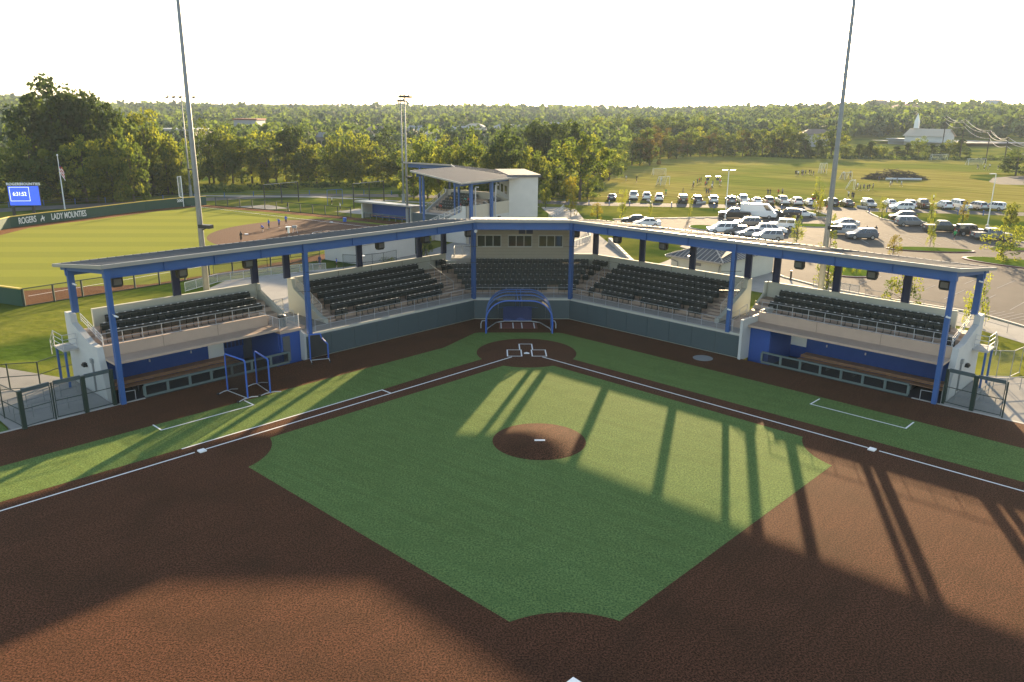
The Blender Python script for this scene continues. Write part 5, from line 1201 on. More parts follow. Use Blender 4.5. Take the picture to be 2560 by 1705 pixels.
# ================================================================ TREES
TREES=[(-99.7, 123.9, 26.0, 9.1, 'tall', 'L'),
(-96.6, 124.1, 25.1, 6.9, 'tall', 'L'),
(-93.3, 124.3, 24.4, 6.9, 'tall', 'L'),
(-104.4, 123.7, 21.6, 7.0, 'tall', 'L'),
(-89.7, 124.5, 21.7, 5.9, 'tall', 'L'),
(-86.7, 124.7, 20.6, 5.0, 'dark', 'L'),
(-101.7, 123.8, 18.9, 9.1, 'dark', 'L'),
(-95.4, 124.2, 19.0, 8.4, 'dark', 'L'),
(-80.7, 125.1, 21.1, 6.7, 'thin', 'L'),
(-104.0, 111.9, 13.9, 8.7, 'light', 'L'),
(-99.3, 112.2, 14.6, 8.6, 'light', 'L'),
(-89.0, 112.7, 14.2, 8.9, 'light', 'L'),
(-83.4, 113.0, 15.3, 8.3, 'light', 'L'),
(-102.4, 112.0, 10.4, 7.5, 'round', 'L'),
(-94.0, 112.5, 9.3, 7.9, 'dark', 'L'),
(-86.6, 112.9, 9.3, 7.2, 'round', 'L'),
(-79.3, 113.2, 16.1, 6.3, 'round', 'L'),
(-98.1, 112.2, 9.5, 6.8, 'round', 'L'),
(-82.6, 130.2, 18.9, 9.9, 'round', 'L'),
(-78.6, 130.5, 15.1, 6.8, 'light', 'L'),
(-75.1, 130.7, 13.9, 6.8, 'light', 'L'),
(-87.0, 130.0, 7.1, 7.2, 'dark', 'L'),
(-81.8, 130.3, 7.6, 6.6, 'round', 'L'),
(-77.7, 130.6, 7.1, 7.1, 'light', 'L'),
(-79.1, 160.3, 17.2, 6.7, 'round', 'M'),
(-75.0, 160.6, 16.8, 9.4, 'round', 'M'),
(-70.6, 160.9, 15.9, 8.7, 'round', 'M'),
(-77.9, 160.4, 10.3, 8.7, 'light', 'M'),
(-72.9, 160.8, 9.1, 8.0, 'light', 'M'),
(-67.8, 161.1, 13.0, 6.0, 'thin', 'M'),
(-63.8, 161.4, 15.2, 7.6, 'thin', 'M'),
(-65.3, 161.3, 10.3, 7.6, 'light', 'M'),
(-61.4, 161.6, 9.4, 7.3, 'light', 'M'),
(-58.9, 161.8, 16.3, 5.0, 'tall', 'M'),
(-56.4, 162.0, 16.6, 4.9, 'tall', 'M'),
(-54.9, 162.1, 12.5, 9.2, 'light', 'M'),
(-50.7, 162.4, 11.6, 7.9, 'light', 'M'),
(-53.0, 162.3, 8.0, 7.9, 'round', 'M'),
(-44.8, 162.8, 15.4, 6.5, 'light', 'M'),
(-40.2, 163.2, 15.4, 7.8, 'light', 'M'),
(-46.8, 162.7, 9.5, 7.9, 'round', 'M'),
(-42.2, 163.1, 10.4, 7.5, 'light', 'M'),
(-38.5, 163.3, 10.4, 7.5, 'light', 'M'),
(-34.2, 163.6, 11.4, 7.8, 'light', 'M'),
(-31.5, 163.8, 9.3, 7.2, 'round', 'M'),
(-28.0, 164.1, 9.6, 6.5, 'light', 'M'),
(-23.9, 164.4, 12.9, 8.5, 'light', 'M'),
(-20.2, 164.7, 12.4, 7.5, 'round', 'M'),
(-15.2, 165.1, 13.9, 7.8, 'light', 'M'),
(-39.2, 217.4, 14.5, 12.1, 'dark', 'M'),
(-20.6, 124.0, 14.2, 6.4, 'round', 'M'),
(-17.5, 124.1, 14.6, 6.1, 'light', 'M'),
(-12.4, 124.4, 14.9, 5.3, 'round', 'M'),
(-15.0, 124.3, 11.3, 6.1, 'light', 'M'),
(-9.3, 124.6, 11.3, 5.9, 'light', 'M'),
(-6.7, 124.7, 16.0, 6.4, 'round', 'M'),
(-3.9, 124.9, 11.3, 6.1, 'light', 'M'),
(0.5, 125.2, 16.5, 6.2, 'tall', 'M'),
(-1.8, 125.0, 13.9, 6.1, 'round', 'M'),
(2.6, 125.3, 14.1, 5.9, 'round', 'M'),
(-0.2, 125.1, 9.8, 6.4, 'dark', 'M'),
(6.6, 125.5, 12.0, 6.2, 'light', 'M'),
(4.0, 125.3, 11.1, 5.4, 'light', 'M'),
(9.0, 125.6, 9.9, 5.9, 'light', 'M'),
(11.7, 125.8, 7.8, 5.4, 'dark', 'M'),
(14.3, 125.9, 7.8, 5.7, 'light', 'M'),
(19.4, 126.2, 6.3, 4.9, 'round', 'M'),
(17.3, 123.6, 15.7, 11.5, 'syc', 'M'),
(10.4, 177.0, 17.8, 6.5, 'dkt', 'R'),
(14.1, 177.3, 17.2, 5.8, 'dkt', 'R'),
(19.7, 177.7, 17.6, 6.9, 'dkt', 'R'),
(7.1, 176.7, 14.3, 6.2, 'dark', 'R'),
(17.2, 177.5, 12.1, 6.9, 'dark', 'R'),
(27.3, 178.3, 12.2, 8.0, 'dark', 'R'),
(31.8, 178.7, 9.9, 7.7, 'round', 'R'),
(39.7, 216.0, 9.5, 6.4, 'round', 'R'),
(37.0, 215.7, 7.8, 5.7, 'light', 'R'),
(50.5, 249.3, 11.7, 7.6, 'dark', 'R'),
(53.6, 249.6, 13.2, 7.7, 'rust', 'R'),
(57.5, 250.1, 14.7, 7.7, 'rust', 'R'),
(70.8, 296.2, 14.5, 8.8, 'rust', 'R'),
(74.6, 296.7, 11.9, 7.0, 'round', 'R'),
(78.3, 297.2, 10.6, 7.0, 'rust', 'R'),
(85.6, 318.9, 11.5, 7.0, 'rust', 'R'),
(89.8, 319.5, 14.7, 9.5, 'round', 'R'),
(88.3, 319.2, 6.0, 6.5, 'dark', 'R'),
(94.4, 320.1, 11.5, 6.5, 'round', 'R'),
(97.4, 320.5, 10.2, 6.5, 'rust', 'R'),
(100.7, 321.0, 13.4, 7.1, 'rust', 'R'),
(105.8, 321.6, 12.1, 8.1, 'round', 'R'),
(107.1, 321.8, 7.0, 6.6, 'dark', 'R'),
(111.3, 322.4, 11.6, 7.1, 'round', 'R'),
(115.2, 322.9, 13.0, 7.2, 'rust', 'R'),
(119.3, 323.5, 11.7, 7.7, 'dark', 'R'),
(125.1, 324.3, 15.9, 9.8, 'round', 'R'),
(130.1, 324.9, 10.3, 7.8, 'rust', 'R'),
(134.5, 325.6, 17.8, 10.0, 'round', 'R'),
(139.4, 326.2, 14.6, 9.5, 'round', 'R'),
(143.7, 326.8, 12.2, 7.9, 'dark', 'R'),
(133.4, 325.3, 7.1, 7.8, 'dark', 'R'),
(53.5, 399.7, 17.7, 11.2, 'round', 'B'),
(59.4, 400.7, 18.2, 11.9, 'round', 'B'),
(69.3, 402.4, 18.9, 10.2, 'dark', 'B'),
(74.0, 403.2, 19.2, 9.0, 'round', 'B'),
(81.1, 404.4, 19.5, 9.7, 'tall', 'B'),
(89.5, 405.8, 18.5, 9.7, 'round', 'B'),
(96.7, 407.0, 19.1, 10.4, 'dark', 'B'),
(102.1, 408.0, 20.2, 12.3, 'dark', 'B'),
(109.4, 409.2, 19.2, 10.5, 'round', 'B'),
(117.3, 410.6, 20.1, 11.8, 'round', 'B'),
(123.0, 411.5, 18.7, 10.6, 'dark', 'B'),
(83.7, 404.8, 16.2, 10.3, 'dark', 'B'),
(65.3, 401.7, 14.4, 11.3, 'round', 'B'),
(49.6, 399.0, 14.9, 11.2, 'round', 'B'),
(141.2, 313.3, 8.0, 6.7, 'con', 'R'),
(147.7, 314.1, 8.2, 6.7, 'con', 'R'),
(154.0, 315.0, 15.5, 13.5, 'round', 'R'),
(168.0, 316.7, 6.2, 6.9, 'con', 'R'),
(173.5, 317.4, 7.6, 7.5, 'con', 'R'),
(161.4, 315.9, 6.7, 6.3, 'round', 'R'),
(176.6, 317.8, 2.6, 4.8, 'round', 'R'),
(186.5, 319.1, 5.3, 6.5, 'con', 'R'),
(192.1, 319.8, 6.8, 6.6, 'con', 'R'),
(197.9, 320.6, 10.0, 8.3, 'round', 'R'),
(204.6, 321.4, 6.3, 6.1, 'con', 'R'),
(209.3, 322.1, 6.3, 6.1, 'con', 'R'),
(213.7, 322.7, 9.2, 7.3, 'round', 'R'),
(219.5, 323.4, 8.9, 7.4, 'con', 'R'),
(170.8, 317.1, 3.5, 5.8, 'dark', 'R'),
(144.5, 313.7, 4.8, 5.6, 'dark', 'R'),
(180.3, 318.2, 1.2, 3.2, 'round', 'R'),
(276.9, 572.0, 9.2, 7.1, 'dark', 'B'),
(283.1, 573.4, 9.6, 7.1, 'dark', 'B'),
(291.2, 575.1, 8.1, 14.3, 'dark', 'B'),
(299.2, 576.9, 9.3, 7.2, 'dark', 'B'),
(305.4, 578.3, 10.1, 7.2, 'dark', 'B'),
(311.8, 579.7, 9.7, 7.3, 'dark', 'B'),
(318.1, 581.1, 9.7, 7.3, 'dark', 'B'),
(245.8, 565.2, 15.5, 15.5, 'light', 'B'),
(232.4, 562.2, 11.6, 12.7, 'con', 'B'),
(265.5, 569.6, 17.8, 14.0, 'round', 'B'),
(240.5, 563.9, 7.2, 12.8, 'round', 'B'),
(173.7, 209.5, 9.1, 9.5, 'dark', 'E')]
VEH=[(24.7, 123.6, 'sedan', 'navy', 80, 'dark sedan'),
(30.0, 125.3, 'pickup', 'white', 80, 'white pickup truck'),
(33.0, 125.1, 'suv', 'white', 80, 'white suv'),
(35.4, 122.5, 'suv', 'white', 78, 'white crossover'),
(40.0, 119.1, 'jeep', 'black', 82, 'black off-roader with its tailgate open'),
(43.1, 118.7, 'suv', 'black', 84, 'black suv'),
(46.8, 118.5, 'suv', 'silver', 78, 'silver suv'),
(50.4, 117.6, 'suv', 'grey', 82, 'grey suv'),
(53.4, 118.4, 'pickup', 'white', 82, 'white pickup truck'),
(56.0, 116.9, 'sedan', 'white', 82, 'white sedan mostly behind the van'),
(58.5, 116.6, 'suv', 'bronze', 84, 'bronze suv'),
(61.8, 116.8, 'pickup', 'white', 84, 'white pickup truck'),
(64.5, 115.7, 'suv', 'white', 84, 'white suv'),
(67.4, 115.1, 'sedan', 'white', 84, 'white sedan'),
(71.9, 114.7, 'suv', 'brown', 86, 'dark brown suv'),
(75.0, 113.9, 'sedan', 'black', 86, 'black sedan'),
(79.3, 112.6, 'suv', 'silver', -95, 'silver suv facing the pavement'),
(84.8, 114.4, 'sedan', 'white', 84, 'white sedan behind the suv driving by'),
(87.7, 111.7, 'suv', 'white', 80, 'white suv with dark rear window'),
(90.7, 111.6, 'pickup', 'brown', 82, 'dark brown pickup truck'),
(94.5, 110.1, 'suv', 'white', 88, 'white hatchback'),
(97.8, 109.3, 'suvtall', 'white', -88, 'tall white suv facing the pavement'),
(101.0, 109.0, 'suv', 'silver', 100, 'silver suv'),
(104.3, 108.2, 'suv', 'white', 125, 'white suv parked at a slant'),
(83.4, 106.3, 'suv', 'white', 171, 'white suv'),
(43.8, 92.1, 'pickup', 'black', 170, 'black truck with a load in its bed'),
(48.5, 92.3, 'van', 'white', -25, 'tall white cargo van'),
(52.2, 93.3, 'sedan', 'black', 5, 'dark sedan'),
(54.9, 93.8, 'suv', 'black', 160, 'black suv'),
(57.7, 94.9, 'sedan', 'silver', 10, 'silver sedan'),
(36.1, 72.3, 'minivan', 'white', 178, 'white minivan'),
(42.6, 80.0, 'suv', 'grey', 175, 'grey crossover'),
(38.4, 70.9, 'sedan', 'grey', 170, 'dark grey hatchback'),
(47.7, 76.8, 'jeep', 'white', 160, 'white boxy off-roader with red tail lamps'),
(44.1, 71.6, 'suv', 'white', -8, 'white suv'),
(39.4, 68.0, 'sedan', 'silver', 174, 'silver sedan in glare'),
(41.0, 64.4, 'suv', 'silver', 174, 'dark-windowed silver suv'),
(23.2, 84.3, 'sedan', 'navy', 176, 'dark blue sedan'),
(24.6, 79.9, 'sedan', 'white', 176, 'white car peeking over the roof'),
(57.7, 94.0, 'sedan', 'white', 5, 'white sedan'),
(60.3, 80.5, 'sedan', 'silver', 176, 'silver sedan'),
(55.9, 71.3, 'suv', 'silver', 176, 'silver crossover'),
(57.0, 66.3, 'suv', 'bluegrey', 176, 'blue-grey suv'),
(75.6, 90.2, 'suv', 'black', 172, 'dark car half hidden by the minivan'),
(73.0, 82.1, 'minivan', 'steel', -6, 'steel grey minivan'),
(74.9, 75.0, 'pickup', 'olive', -7, 'olive grey off-road pickup'),
(77.2, 70.5, 'jeep', 'black', -7, 'black soft-top off-roader'),
(78.1, 66.1, 'pickup', 'steel', -7, 'steel grey crew cab pickup')]
PEOPLE=[(36.5, 176.3, 1), (39.0, 173.0, 0), (43.9, 166.6, 2), (45.8, 171.1, 1), (39.3, 133.8, 3), (44.1, 136.6, 4), (50.6, 153.2, 0), (52.3, 159.3, 1), (54.9, 165.8, 4), (56.3, 169.2, 5), (57.2, 170.9, 0), (55.1, 157.9, 5), (55.9, 159.5, 2), (49.7, 135.7, 4), (50.5, 136.9, 0), (51.2, 138.2, 5), (55.0, 150.6, 1), (57.6, 159.6, 2), (61.4, 166.2, 5), (60.8, 163.0, 1), (64.7, 135.3, 4), (65.3, 135.3, 0), (67.3, 135.4, 5), (68.8, 136.8, 2), (96.3, 202.8, 0), (96.7, 202.8, 4), (96.4, 200.6, 1), (99.8, 206.6, 2), (98.9, 203.0, 0), (99.3, 205.2, 4), (99.2, 203.9, 1), (100.6, 205.3, 2), (102.8, 207.7, 0), (102.5, 205.5, 4), (101.6, 201.1, 0), (109.9, 212.9, 2), (105.7, 189.2, 0), (111.3, 200.6, 1), (106.3, 188.1, 4), (108.0, 188.2, 0), (114.8, 203.5, 2), (93.7, 151.7, 4), (95.9, 155.6, 1), (94.3, 150.3, 0), (95.9, 151.8, 2), (96.2, 150.4, 4), (97.4, 151.9, 0), (99.1, 153.4, 2), (113.4, 180.4, 4), (108.8, 163.8, 1), (111.4, 168.2, 0), (117.3, 177.1, 2), (111.7, 163.3, 1), (83.0, 131.5, 1), (82.9, 129.2, 4), (82.7, 128.0, 0), (100.0, 124.5, 1), (180.0, 242.3, 4), (178.7, 239.4, 0), (179.3, 236.8, 1), (179.0, 234.1, 2), (186.9, 245.8, 1), (184.8, 237.3, 4), (187.1, 234.9, 1), (188.3, 235.0, 0)]

def np_mesh(name,V,F,mi,mats,smooth=False):
    me=bpy.data.meshes.new(name); nv=len(V); nf=len(F)
    me.vertices.add(nv); me.vertices.foreach_set('co',np.asarray(V,dtype=np.float32).ravel())
    me.loops.add(nf*4); me.loops.foreach_set('vertex_index',np.asarray(F,dtype=np.int32).ravel())
    me.polygons.add(nf); me.polygons.foreach_set('loop_start',np.arange(0,nf*4,4,dtype=np.int32)); me.polygons.foreach_set('loop_total',np.full(nf,4,dtype=np.int32))
    for m_ in mats: me.materials.append(M[m_])
    me.polygons.foreach_set('material_index',np.asarray(mi,dtype=np.int32)); me.update(); me.validate()
    return me
def leafquads(rng,C,size):
    """C: n x 3 centres -> quads of random orientation"""
    n=len(C); d=rng.normal(size=(n,3)); d/=np.linalg.norm(d,axis=1)[:,None]
    r=rng.normal(size=(n,3)); u=np.cross(d,r); u/=np.linalg.norm(u,axis=1)[:,None]; w_=np.cross(d,u)
    s=(size*rng.uniform(.6,1.3,n))[:,None]
    V=np.stack([C-u*s-w_*s*.6,C+u*s-w_*s*.7,C+u*s*.8+w_*s*.7,C-u*s*.9+w_*s*.6],1).reshape(-1,3)
    return V
def crown(rng,kind,nc,nl,ls):
    cs=[];H=10.
    for i in range(nc):
        while True:
            p=rng.uniform(-1,1,3)
            if (p**2).sum()<1: break
        if kind=='tall': x,y,z=p[0]*2.6,p[1]*2.6,6.2+p[2]*3.5; x*=1.0-.35*abs(p[2])
        elif kind=='con': z=1.2+8.3*(rng.uniform()**1.15); rr=3.2*(1-(z/10.2)); a=rng.uniform(0,6.28); q=rr*math.sqrt(rng.uniform(.2,1)); x,y=q*math.cos(a),q*math.sin(a)
        elif kind=='syc': x,y,z=p[0]*4.6,p[1]*4.2,6.0+p[2]*3.6; 
        else: x,y,z=p[0]*3.6,p[1]*3.6,5.6+p[2]*3.9; 
        if kind in('round','light','dark') and rng.uniform()<.3: z=rng.uniform(.8,4); a=rng.uniform(0,6.28); x,y=3.0*math.cos(a),3.0*math.sin(a)
        cs.append((x,y,z,rng.uniform(.7,1.35)*(1. if kind!='con' else .75)*(.8 if kind in('syc','thin') else 1)))
    P=[];mi=[]
    for x,y,z,r in cs:
        d=rng.normal(size=(nl,3)); d/=np.linalg.norm(d,axis=1)[:,None]; rad=r*rng.uniform(.35,1.0,nl)**.5
        q=d*rad[:,None]; q[:,2]*=.75; P.append(q+np.array([x,y,z])); mi+= [0 if rng.uniform()<.7 else 1]*nl
    C=np.concatenate(P); C[:,2]=np.maximum(C[:,2],.25)
    return leafquads(rng,C,ls),mi,cs
PRO={}
def proto(key,kind,mats,nc=46,nl=62,ls=.17,var=3):
    L=[]
    for k in range(var):
        rng=np.random.default_rng(hash(key)%1000+k*17+5 if False else (sum(map(ord,key))*7+k*13))
        V,mi,cs=crown(rng,kind,nc,nl,ls)
        F=np.arange(len(V)).reshape(-1,4); me=np_mesh('crown',V,F,mi,mats)
        tb=MB(); H=7.5 if kind!='con' else 9; tb.tube((0,0,-.3),(.1,0,3.0),.24,7,r2=.17); tb.tube((.1,0,3.0),(0,.1,H),.17,6,r2=.05)
        for x,y,z,r in cs[::3]:
            z0=max(1.4,z*.55-.2); tb.tube((.08,0,z0),(x*.92,y*.92,z),.075,4,r2=.02)
        o=tb.build('trunk','bark'); tm=o.data; bpy.data.objects.remove(o); L.append((me,tm))
    PRO[key]=L
proto('round','round',['leaf green','leaf light'])
proto('light','round',['leaf light','leaf green'])
proto('dark','round',['leaf dark','leaf green'])
proto('rust','round',['leaf rust','leaf green'])
proto('tall','tall',['leaf dark','leaf green'],nc=34,nl=58)
proto('dkt','tall',['leaf dark','leaf green'],nc=50,nl=60,var=2)
proto('thin','tall',['leaf light','leaf green'],nc=26,nl=42,var=2)
proto('con','con',['leaf dark','leaf green'],nc=48,nl=50,var=2)
proto('syc','syc',['leaf green','leaf light'],nc=60,nl=48,var=1)
proto('sap','round',['leaf light','leaf green'],nc=34,nl=44,ls=.15,var=2)
proto('yel','round',['leaf yellow','leaf light'],nc=32,nl=44,ls=.15,var=1)
cnt={}
def tree(x,y,h,wd,key,label,cat='tree',group=None,z=None,name='tree'):
    k=cnt.get(key,0); cnt[key]=k+1; me,tm=PRO[key][k%len(PRO[key])]
    t=thing(name,label,cat,(x,y,terr(x,y) if z is None else z),random.uniform(0,6.28),group)
    base={'tall':6.0,'dkt':6.0,'thin':6.0,'con':6.0,'syc':9.6}.get(key,8.6)
    t.scale=(wd/base,wd/base,h/10.)
    for n_,m_ in (('crown',me),('trunk',tm)):
        o=bpy.data.objects.new(n_,m_); sc.collection.objects.link(o); o.parent=t
GN={'L':('in the tall mass behind the scoreboard','trees behind the scoreboard'),'M':('in the tree belt behind the softball fence','trees behind the softball fence'),'R':('along the edge of the sports lawn','trees along the sports lawn'),'B':('on the rise beyond the sports lawn','trees on the rise beyond the lawn'),'E':('at the right edge','tree at the right edge')}
KN={'round':'bushy mid green tree','light':'yellow-green sunlit tree','dark':'dark green tree','rust':'rusty brown-green tree','tall':'tall open-crowned tree','dkt':'tall dark tree','thin':'thin see-through tree','con':'dark conical tree','syc':'big spreading sycamore with bare limbs'}
byg={}
for T_ in TREES: byg.setdefault((T_[5],T_[4]),[]).append(T_)
for (gk,kk),l in byg.items():
    l.sort(key=lambda T_:(T_[0]-CAMP[0])/(T_[1]-CAMP[1]))
    for i,T_ in enumerate(l):
        x,y,h,wd=T_[:4]
        if h<4: h=6
        if gk=='E': lab='dark spreading tree at the right edge beside the curved drive'
        elif kk=='syc': lab='big spreading sycamore with bare limbs left of the parked cars'
        else: lab=f'{ordw(i+1)} {KN[kk]} from the left {GN[gk][0]}' if len(l)>1 else f'{KN[kk]} {GN[gk][0]}'
        tree(x,y,h,wd*(1.65 if gk=='L' and kk in('tall','dark') else 1.3),kk,lab,group=GN[gk][1])
# young street trees
YT=[(21.3,87.1,6.5,2.2,'sap','thin young tree left of the dark blue sedan'),(27.6,92.3,4.6,.9,'sap','small bare young tree on the verge, second from the left'),(35.5,93.2,5.0,1.0,'sap','thin young tree on the verge left of the lot lamp'),(17.0,89.1,3.6,3.0,'yel','small yellow tree by the sloping walk above the roof'),(8.4,107.3,7.6,3.0,'light','young light green tree right of the softball press box'),(12.3,92.0,9.0,3.2,'yel','golden young tree right of the softball press box'),(-11.8,47.6,5.2,2.2,'light','slim green tree before the dark green gate panel'),(44.8,62.0,4.8,2.6,'sap','thin young tree left of the right floodlight pole'),(48.5,58.1,5.6,2.0,'sap','thin young tree just right of the right floodlight pole'),(65.3,105.9,7.8,3.0,'sap','young tree beside the stop sign'),(61.5,95.5,3.8,2.0,'yel','small yellow tree on the verge by the drive'),(79.5,87.2,6.0,1.4,'sap','bare young tree behind the grey minivan'),(63.6,57.6,6.2,1.4,'sap','leaning bare young tree on the red kerbed island'),(84.8,86.0,5.2,2.2,'yel','small golden tree right of the off-road pickup'),(90.4,80.6,5.0,3.2,'light','small round tree by the right street lamp'),(54.3,50.2,3.6,2.6,'yel','small yellow round tree behind the roof edge'),(67.5,46.5,5.6,6.0,'sap','wide open young tree on the right island'),(35.4,27.2,6.2,3.4,'sap','young tree behind the right dugout seats near the floodlight pole'),(40.4,19.8,5.4,4.4,'sap','young tree behind the right dugout back wall'),(42.9,10.8,6.2,2.6,'sap','nearly bare young tree by the right end post'),(72.5,92.1,4.8,1.6,'sap','low young tree at the island tip by the drive'),(43,36.5,3,1.2,'sap','small young tree on the island behind the right seats')]
for x,y,h,wd,k,l in YT: tree(x,y,h,wd,k,l,'young tree','young trees round the lot' ,z=GZ,name='young_tree')
t=thing('bush','pale dry bush by the foot of the pole under the left beam','bush',(-16.2,41,GZ)); o=bpy.data.objects.new('foliage',PRO['sap'][0][0]); sc.collection.objects.link(o); o.parent=t; t.scale=(.28,.28,.14)
# undergrowth along tree belt foot : uncountable
rng=np.random.default_rng(3)
def scatter_quads(name,pts,r,n,ls,mats,kind='stuff',flat=.7):
    P=[];mi=[]
    for (x,y,z,rr) in pts:
        d=rng.normal(size=(n,3)); d/=np.linalg.norm(d,axis=1)[:,None]; q=d*(rr*rng.uniform(.4,1,n)**.5)[:,None]; q[:,2]=np.abs(q[:,2])*flat; P.append(q+np.array([x,y,z])); mi+=[int(rng.integers(0,len(mats)))]*n
    C=np.concatenate(P); V=leafquads(rng,C,ls); me=np_mesh(name,V,np.arange(len(V)).reshape(-1,4),mi,mats); o=bpy.data.objects.new(name,me); sc.collection.objects.link(o); o['kind']=kind; return o
pts=[]
belt=[(-118,104),(-100,113),(-88,120),(-72,134),(-60,142),(-40,150),(-22,150),(-4,145),(10,134),(17,128),(24,145),(31,185),(44,235),(68,300),(90,330)]
for a,b in zip(belt,belt[1:]):
    L=math.dist(a,b); n=int(L/2.2)
    for i in range(n):
        for k in range(2):
            u=(i+rng.uniform())/n; off=rng.uniform(0,9); dx_,dy_=(b[0]-a[0])/L,(b[1]-a[1])/L
            pts.append((a[0]+(b[0]-a[0])*u-dy_*off,a[1]+(b[1]-a[1])*u+dx_*off,GZ-.2,rng.uniform(1.3,2.8)))
scatter_quads('undergrowth',pts,2,46,.33,['leaf green','leaf dark','leaf light'])
# brush along far lawn edge
pts=[]
edge=[(88,336),(106,338),(136,305),(170,304),(208,302),(232,304),(236,260),(215,226)]
for a,b in zip(edge,edge[1:]):
    L=math.dist(a,b); n=int(L/3)
    for i in range(n):
        u=(i+rng.uniform())/n; pts.append((a[0]+(b[0]-a[0])*u+rng.uniform(-2,2),a[1]+(b[1]-a[1])*u+rng.uniform(0,5),GZ-.3,rng.uniform(1.5,3.6)))
scatter_quads('hedge_growth',pts,2,40,.5,['leaf dark','leaf green'])
# far forest that reads as one mass
fp=[];fn=[]
rng=np.random.default_rng(11)
def forest(n,r0,r1,a0,a1,s0,s1,nq,ls,ok=None):
    P=[];mi=[]
    for i in range(n):
        r=math.sqrt(rng.uniform(r0*r0,r1*r1)); az=R(rng.uniform(a0,a1)); x=CAMP[0]+r*math.sin(az); y=CAMP[1]+r*math.cos(az)
        if ok and not ok(x,y,r,math.degrees(az)): continue
        h=rng.uniform(s0,s1); z=terr(x,y); m_=int(rng.integers(0,3)); w_=h*.36
        d=rng.normal(size=(nq,3)); d/=np.linalg.norm(d,axis=1)[:,None]; q=d*np.array([w_,w_,h*.44])*(rng.uniform(.55,1,nq)**.4)[:,None]
        P.append(q+np.array([x,y,z+h*.54])); mi+=[m_]*nq
    C=np.concatenate(P); return leafquads(rng,C,ls),mi
open_=lambda x,y,r,az: not (140<x<420 and 330<y<520 and not(y>505)) and not(vnoise(x*3.1,y*2.7)>.62)
V1_,m1=forest(900,345,620,-36,11,9,15,70,.9,lambda x,y,r,az: (r>400 or az<9) and vnoise(x*2.9+40,y*2.3)<.52 and not (-30<az<-26 and r<520) and not(-10.5<az<5.5 and 425<r<640 and rng.uniform()<.88))
V2_,m2=forest(1500,470,900,9,36,9,15,64,1.0,open_)
V3_,m3=forest(2600,600,1250,-37,37,10,16,34,1.7,lambda x,y,r,az:vnoise(x*1.7,y*1.9+9)<.75)
V4_,m4=forest(5200,1150,2900,-37,37,11,18,13,3.6)
V=np.concatenate([V1_,V2_,V3_,V4_]); mi=m1+m2+m3+m4
me=np_mesh('distant_forest',V,np.arange(len(V)).reshape(-1,4),mi,['leaf far','leaf dark','leaf green']); o=bpy.data.objects.new('distant_forest',me); sc.collection.objects.link(o); o['kind']='stuff'
# ================================================================ FAR BUILDINGS
def atpx(az,D): return (CAMP[0]+D*math.sin(R(az)),CAMP[1]+D*math.cos(R(az)))
M['wgrey']=mat('grey cladding',(.24,.25,.27),rough=.8); M['wtan']=mat('tan cladding',(.42,.36,.28),rough=.8); M['roofbrown']=mat('brown shingle',(.16,.12,.10),rough=.9); M['brick']=mat('red brick',(.20,.075,.05),rough=.9); M['pinkroof']=mat('pink tile roof',(.45,.24,.19),rough=.9)
M['winf']=mat('far window',(.04,.05,.06),rough=.2)
def building(name,label,az,D,wd,dp,zt,wall,roofm,rz=0,kind='flat',win=0,floors=1,z0=None,rh=3):
    x,y=atpx(az,D); zb=(terr(x,y)-.5) if z0 is None else z0; t=thing(name,label,'building' if name!='house' else 'house',(x,y,zb)); c,s=math.cos(rz),math.sin(rz)
    q=lambda u,v:(x+c*u-s*v,y+s*u+c*v)
    mb=MB(); mb.prism([q(-wd/2,-dp/2),q(wd/2,-dp/2),q(wd/2,dp/2),q(-wd/2,dp/2)],zb,zt); mb.build('wall',wall,t)
    mb=MB()
    if kind=='flat': mb.prism([q(-wd/2-.4,-dp/2-.4),q(wd/2+.4,-dp/2-.4),q(wd/2+.4,dp/2+.4),q(-wd/2-.4,dp/2+.4)],zt,zt+.7)
    else:
        e=.8; a=[(*q(-wd/2-e,-dp/2-e),zt),(*q(wd/2+e,-dp/2-e),zt),(*q(wd/2+e,dp/2+e),zt),(*q(-wd/2-e,dp/2+e),zt)]
        i_=dp/2 if kind=='hip' else -0.0
        b=[(*q(-wd/2-e+(i_ if kind=='hip' else 0),0),zt+rh),(*q(wd/2+e-(i_ if kind=='hip' else 0),0),zt+rh)]
        mb.add(a+b,[(0,1,5,4),(1,2,5),(2,3,4,5),(3,0,4),(3,2,1,0)])
    mb.build('roof',roofm,t)
    if win:
        for f in range(floors):
            zz=zb+1.4+ (zt-zb-1)/floors*f
            for i in range(win):
                u=-wd/2+wd*(i+.5)/win; mb=MB(); mb.prism([q(u-.8,-dp/2-.06),q(u+.8,-dp/2-.06),q(u+.8,-dp/2+.02),q(u-.8,-dp/2+.02)],zz,zz+1.5); mb.build('window','winf',t)
    return t
def pxaz(u): return math.degrees(math.atan((u-1280)/2083.0))+(-_y*0)+math.degrees(-_y)*1.0
building('school','white roofed grey two-storey building seen between the left trees',pxaz(458),390,17,20,9.6,'wtan','fascia',R(-8),'flat',6,2)
building('brick_tower','brick and glass upper storey building behind the trees left of centre',pxaz(617),420,11,12,13.6,'wgrey','brick',R(-5),'flat',4,1)
building('warehouse','long white-roofed building behind the trees left of centre',pxaz(660),400,22,16,8.8,'wgrey','fascia',R(-6),'flat',5,1)
building('apartment_building','grey and tan apartment building with a hipped dark roof behind the trees',pxaz(792),395,15,10,6.4,'wtan','wgrey',R(4),'hip',5,2,rh=2.2)
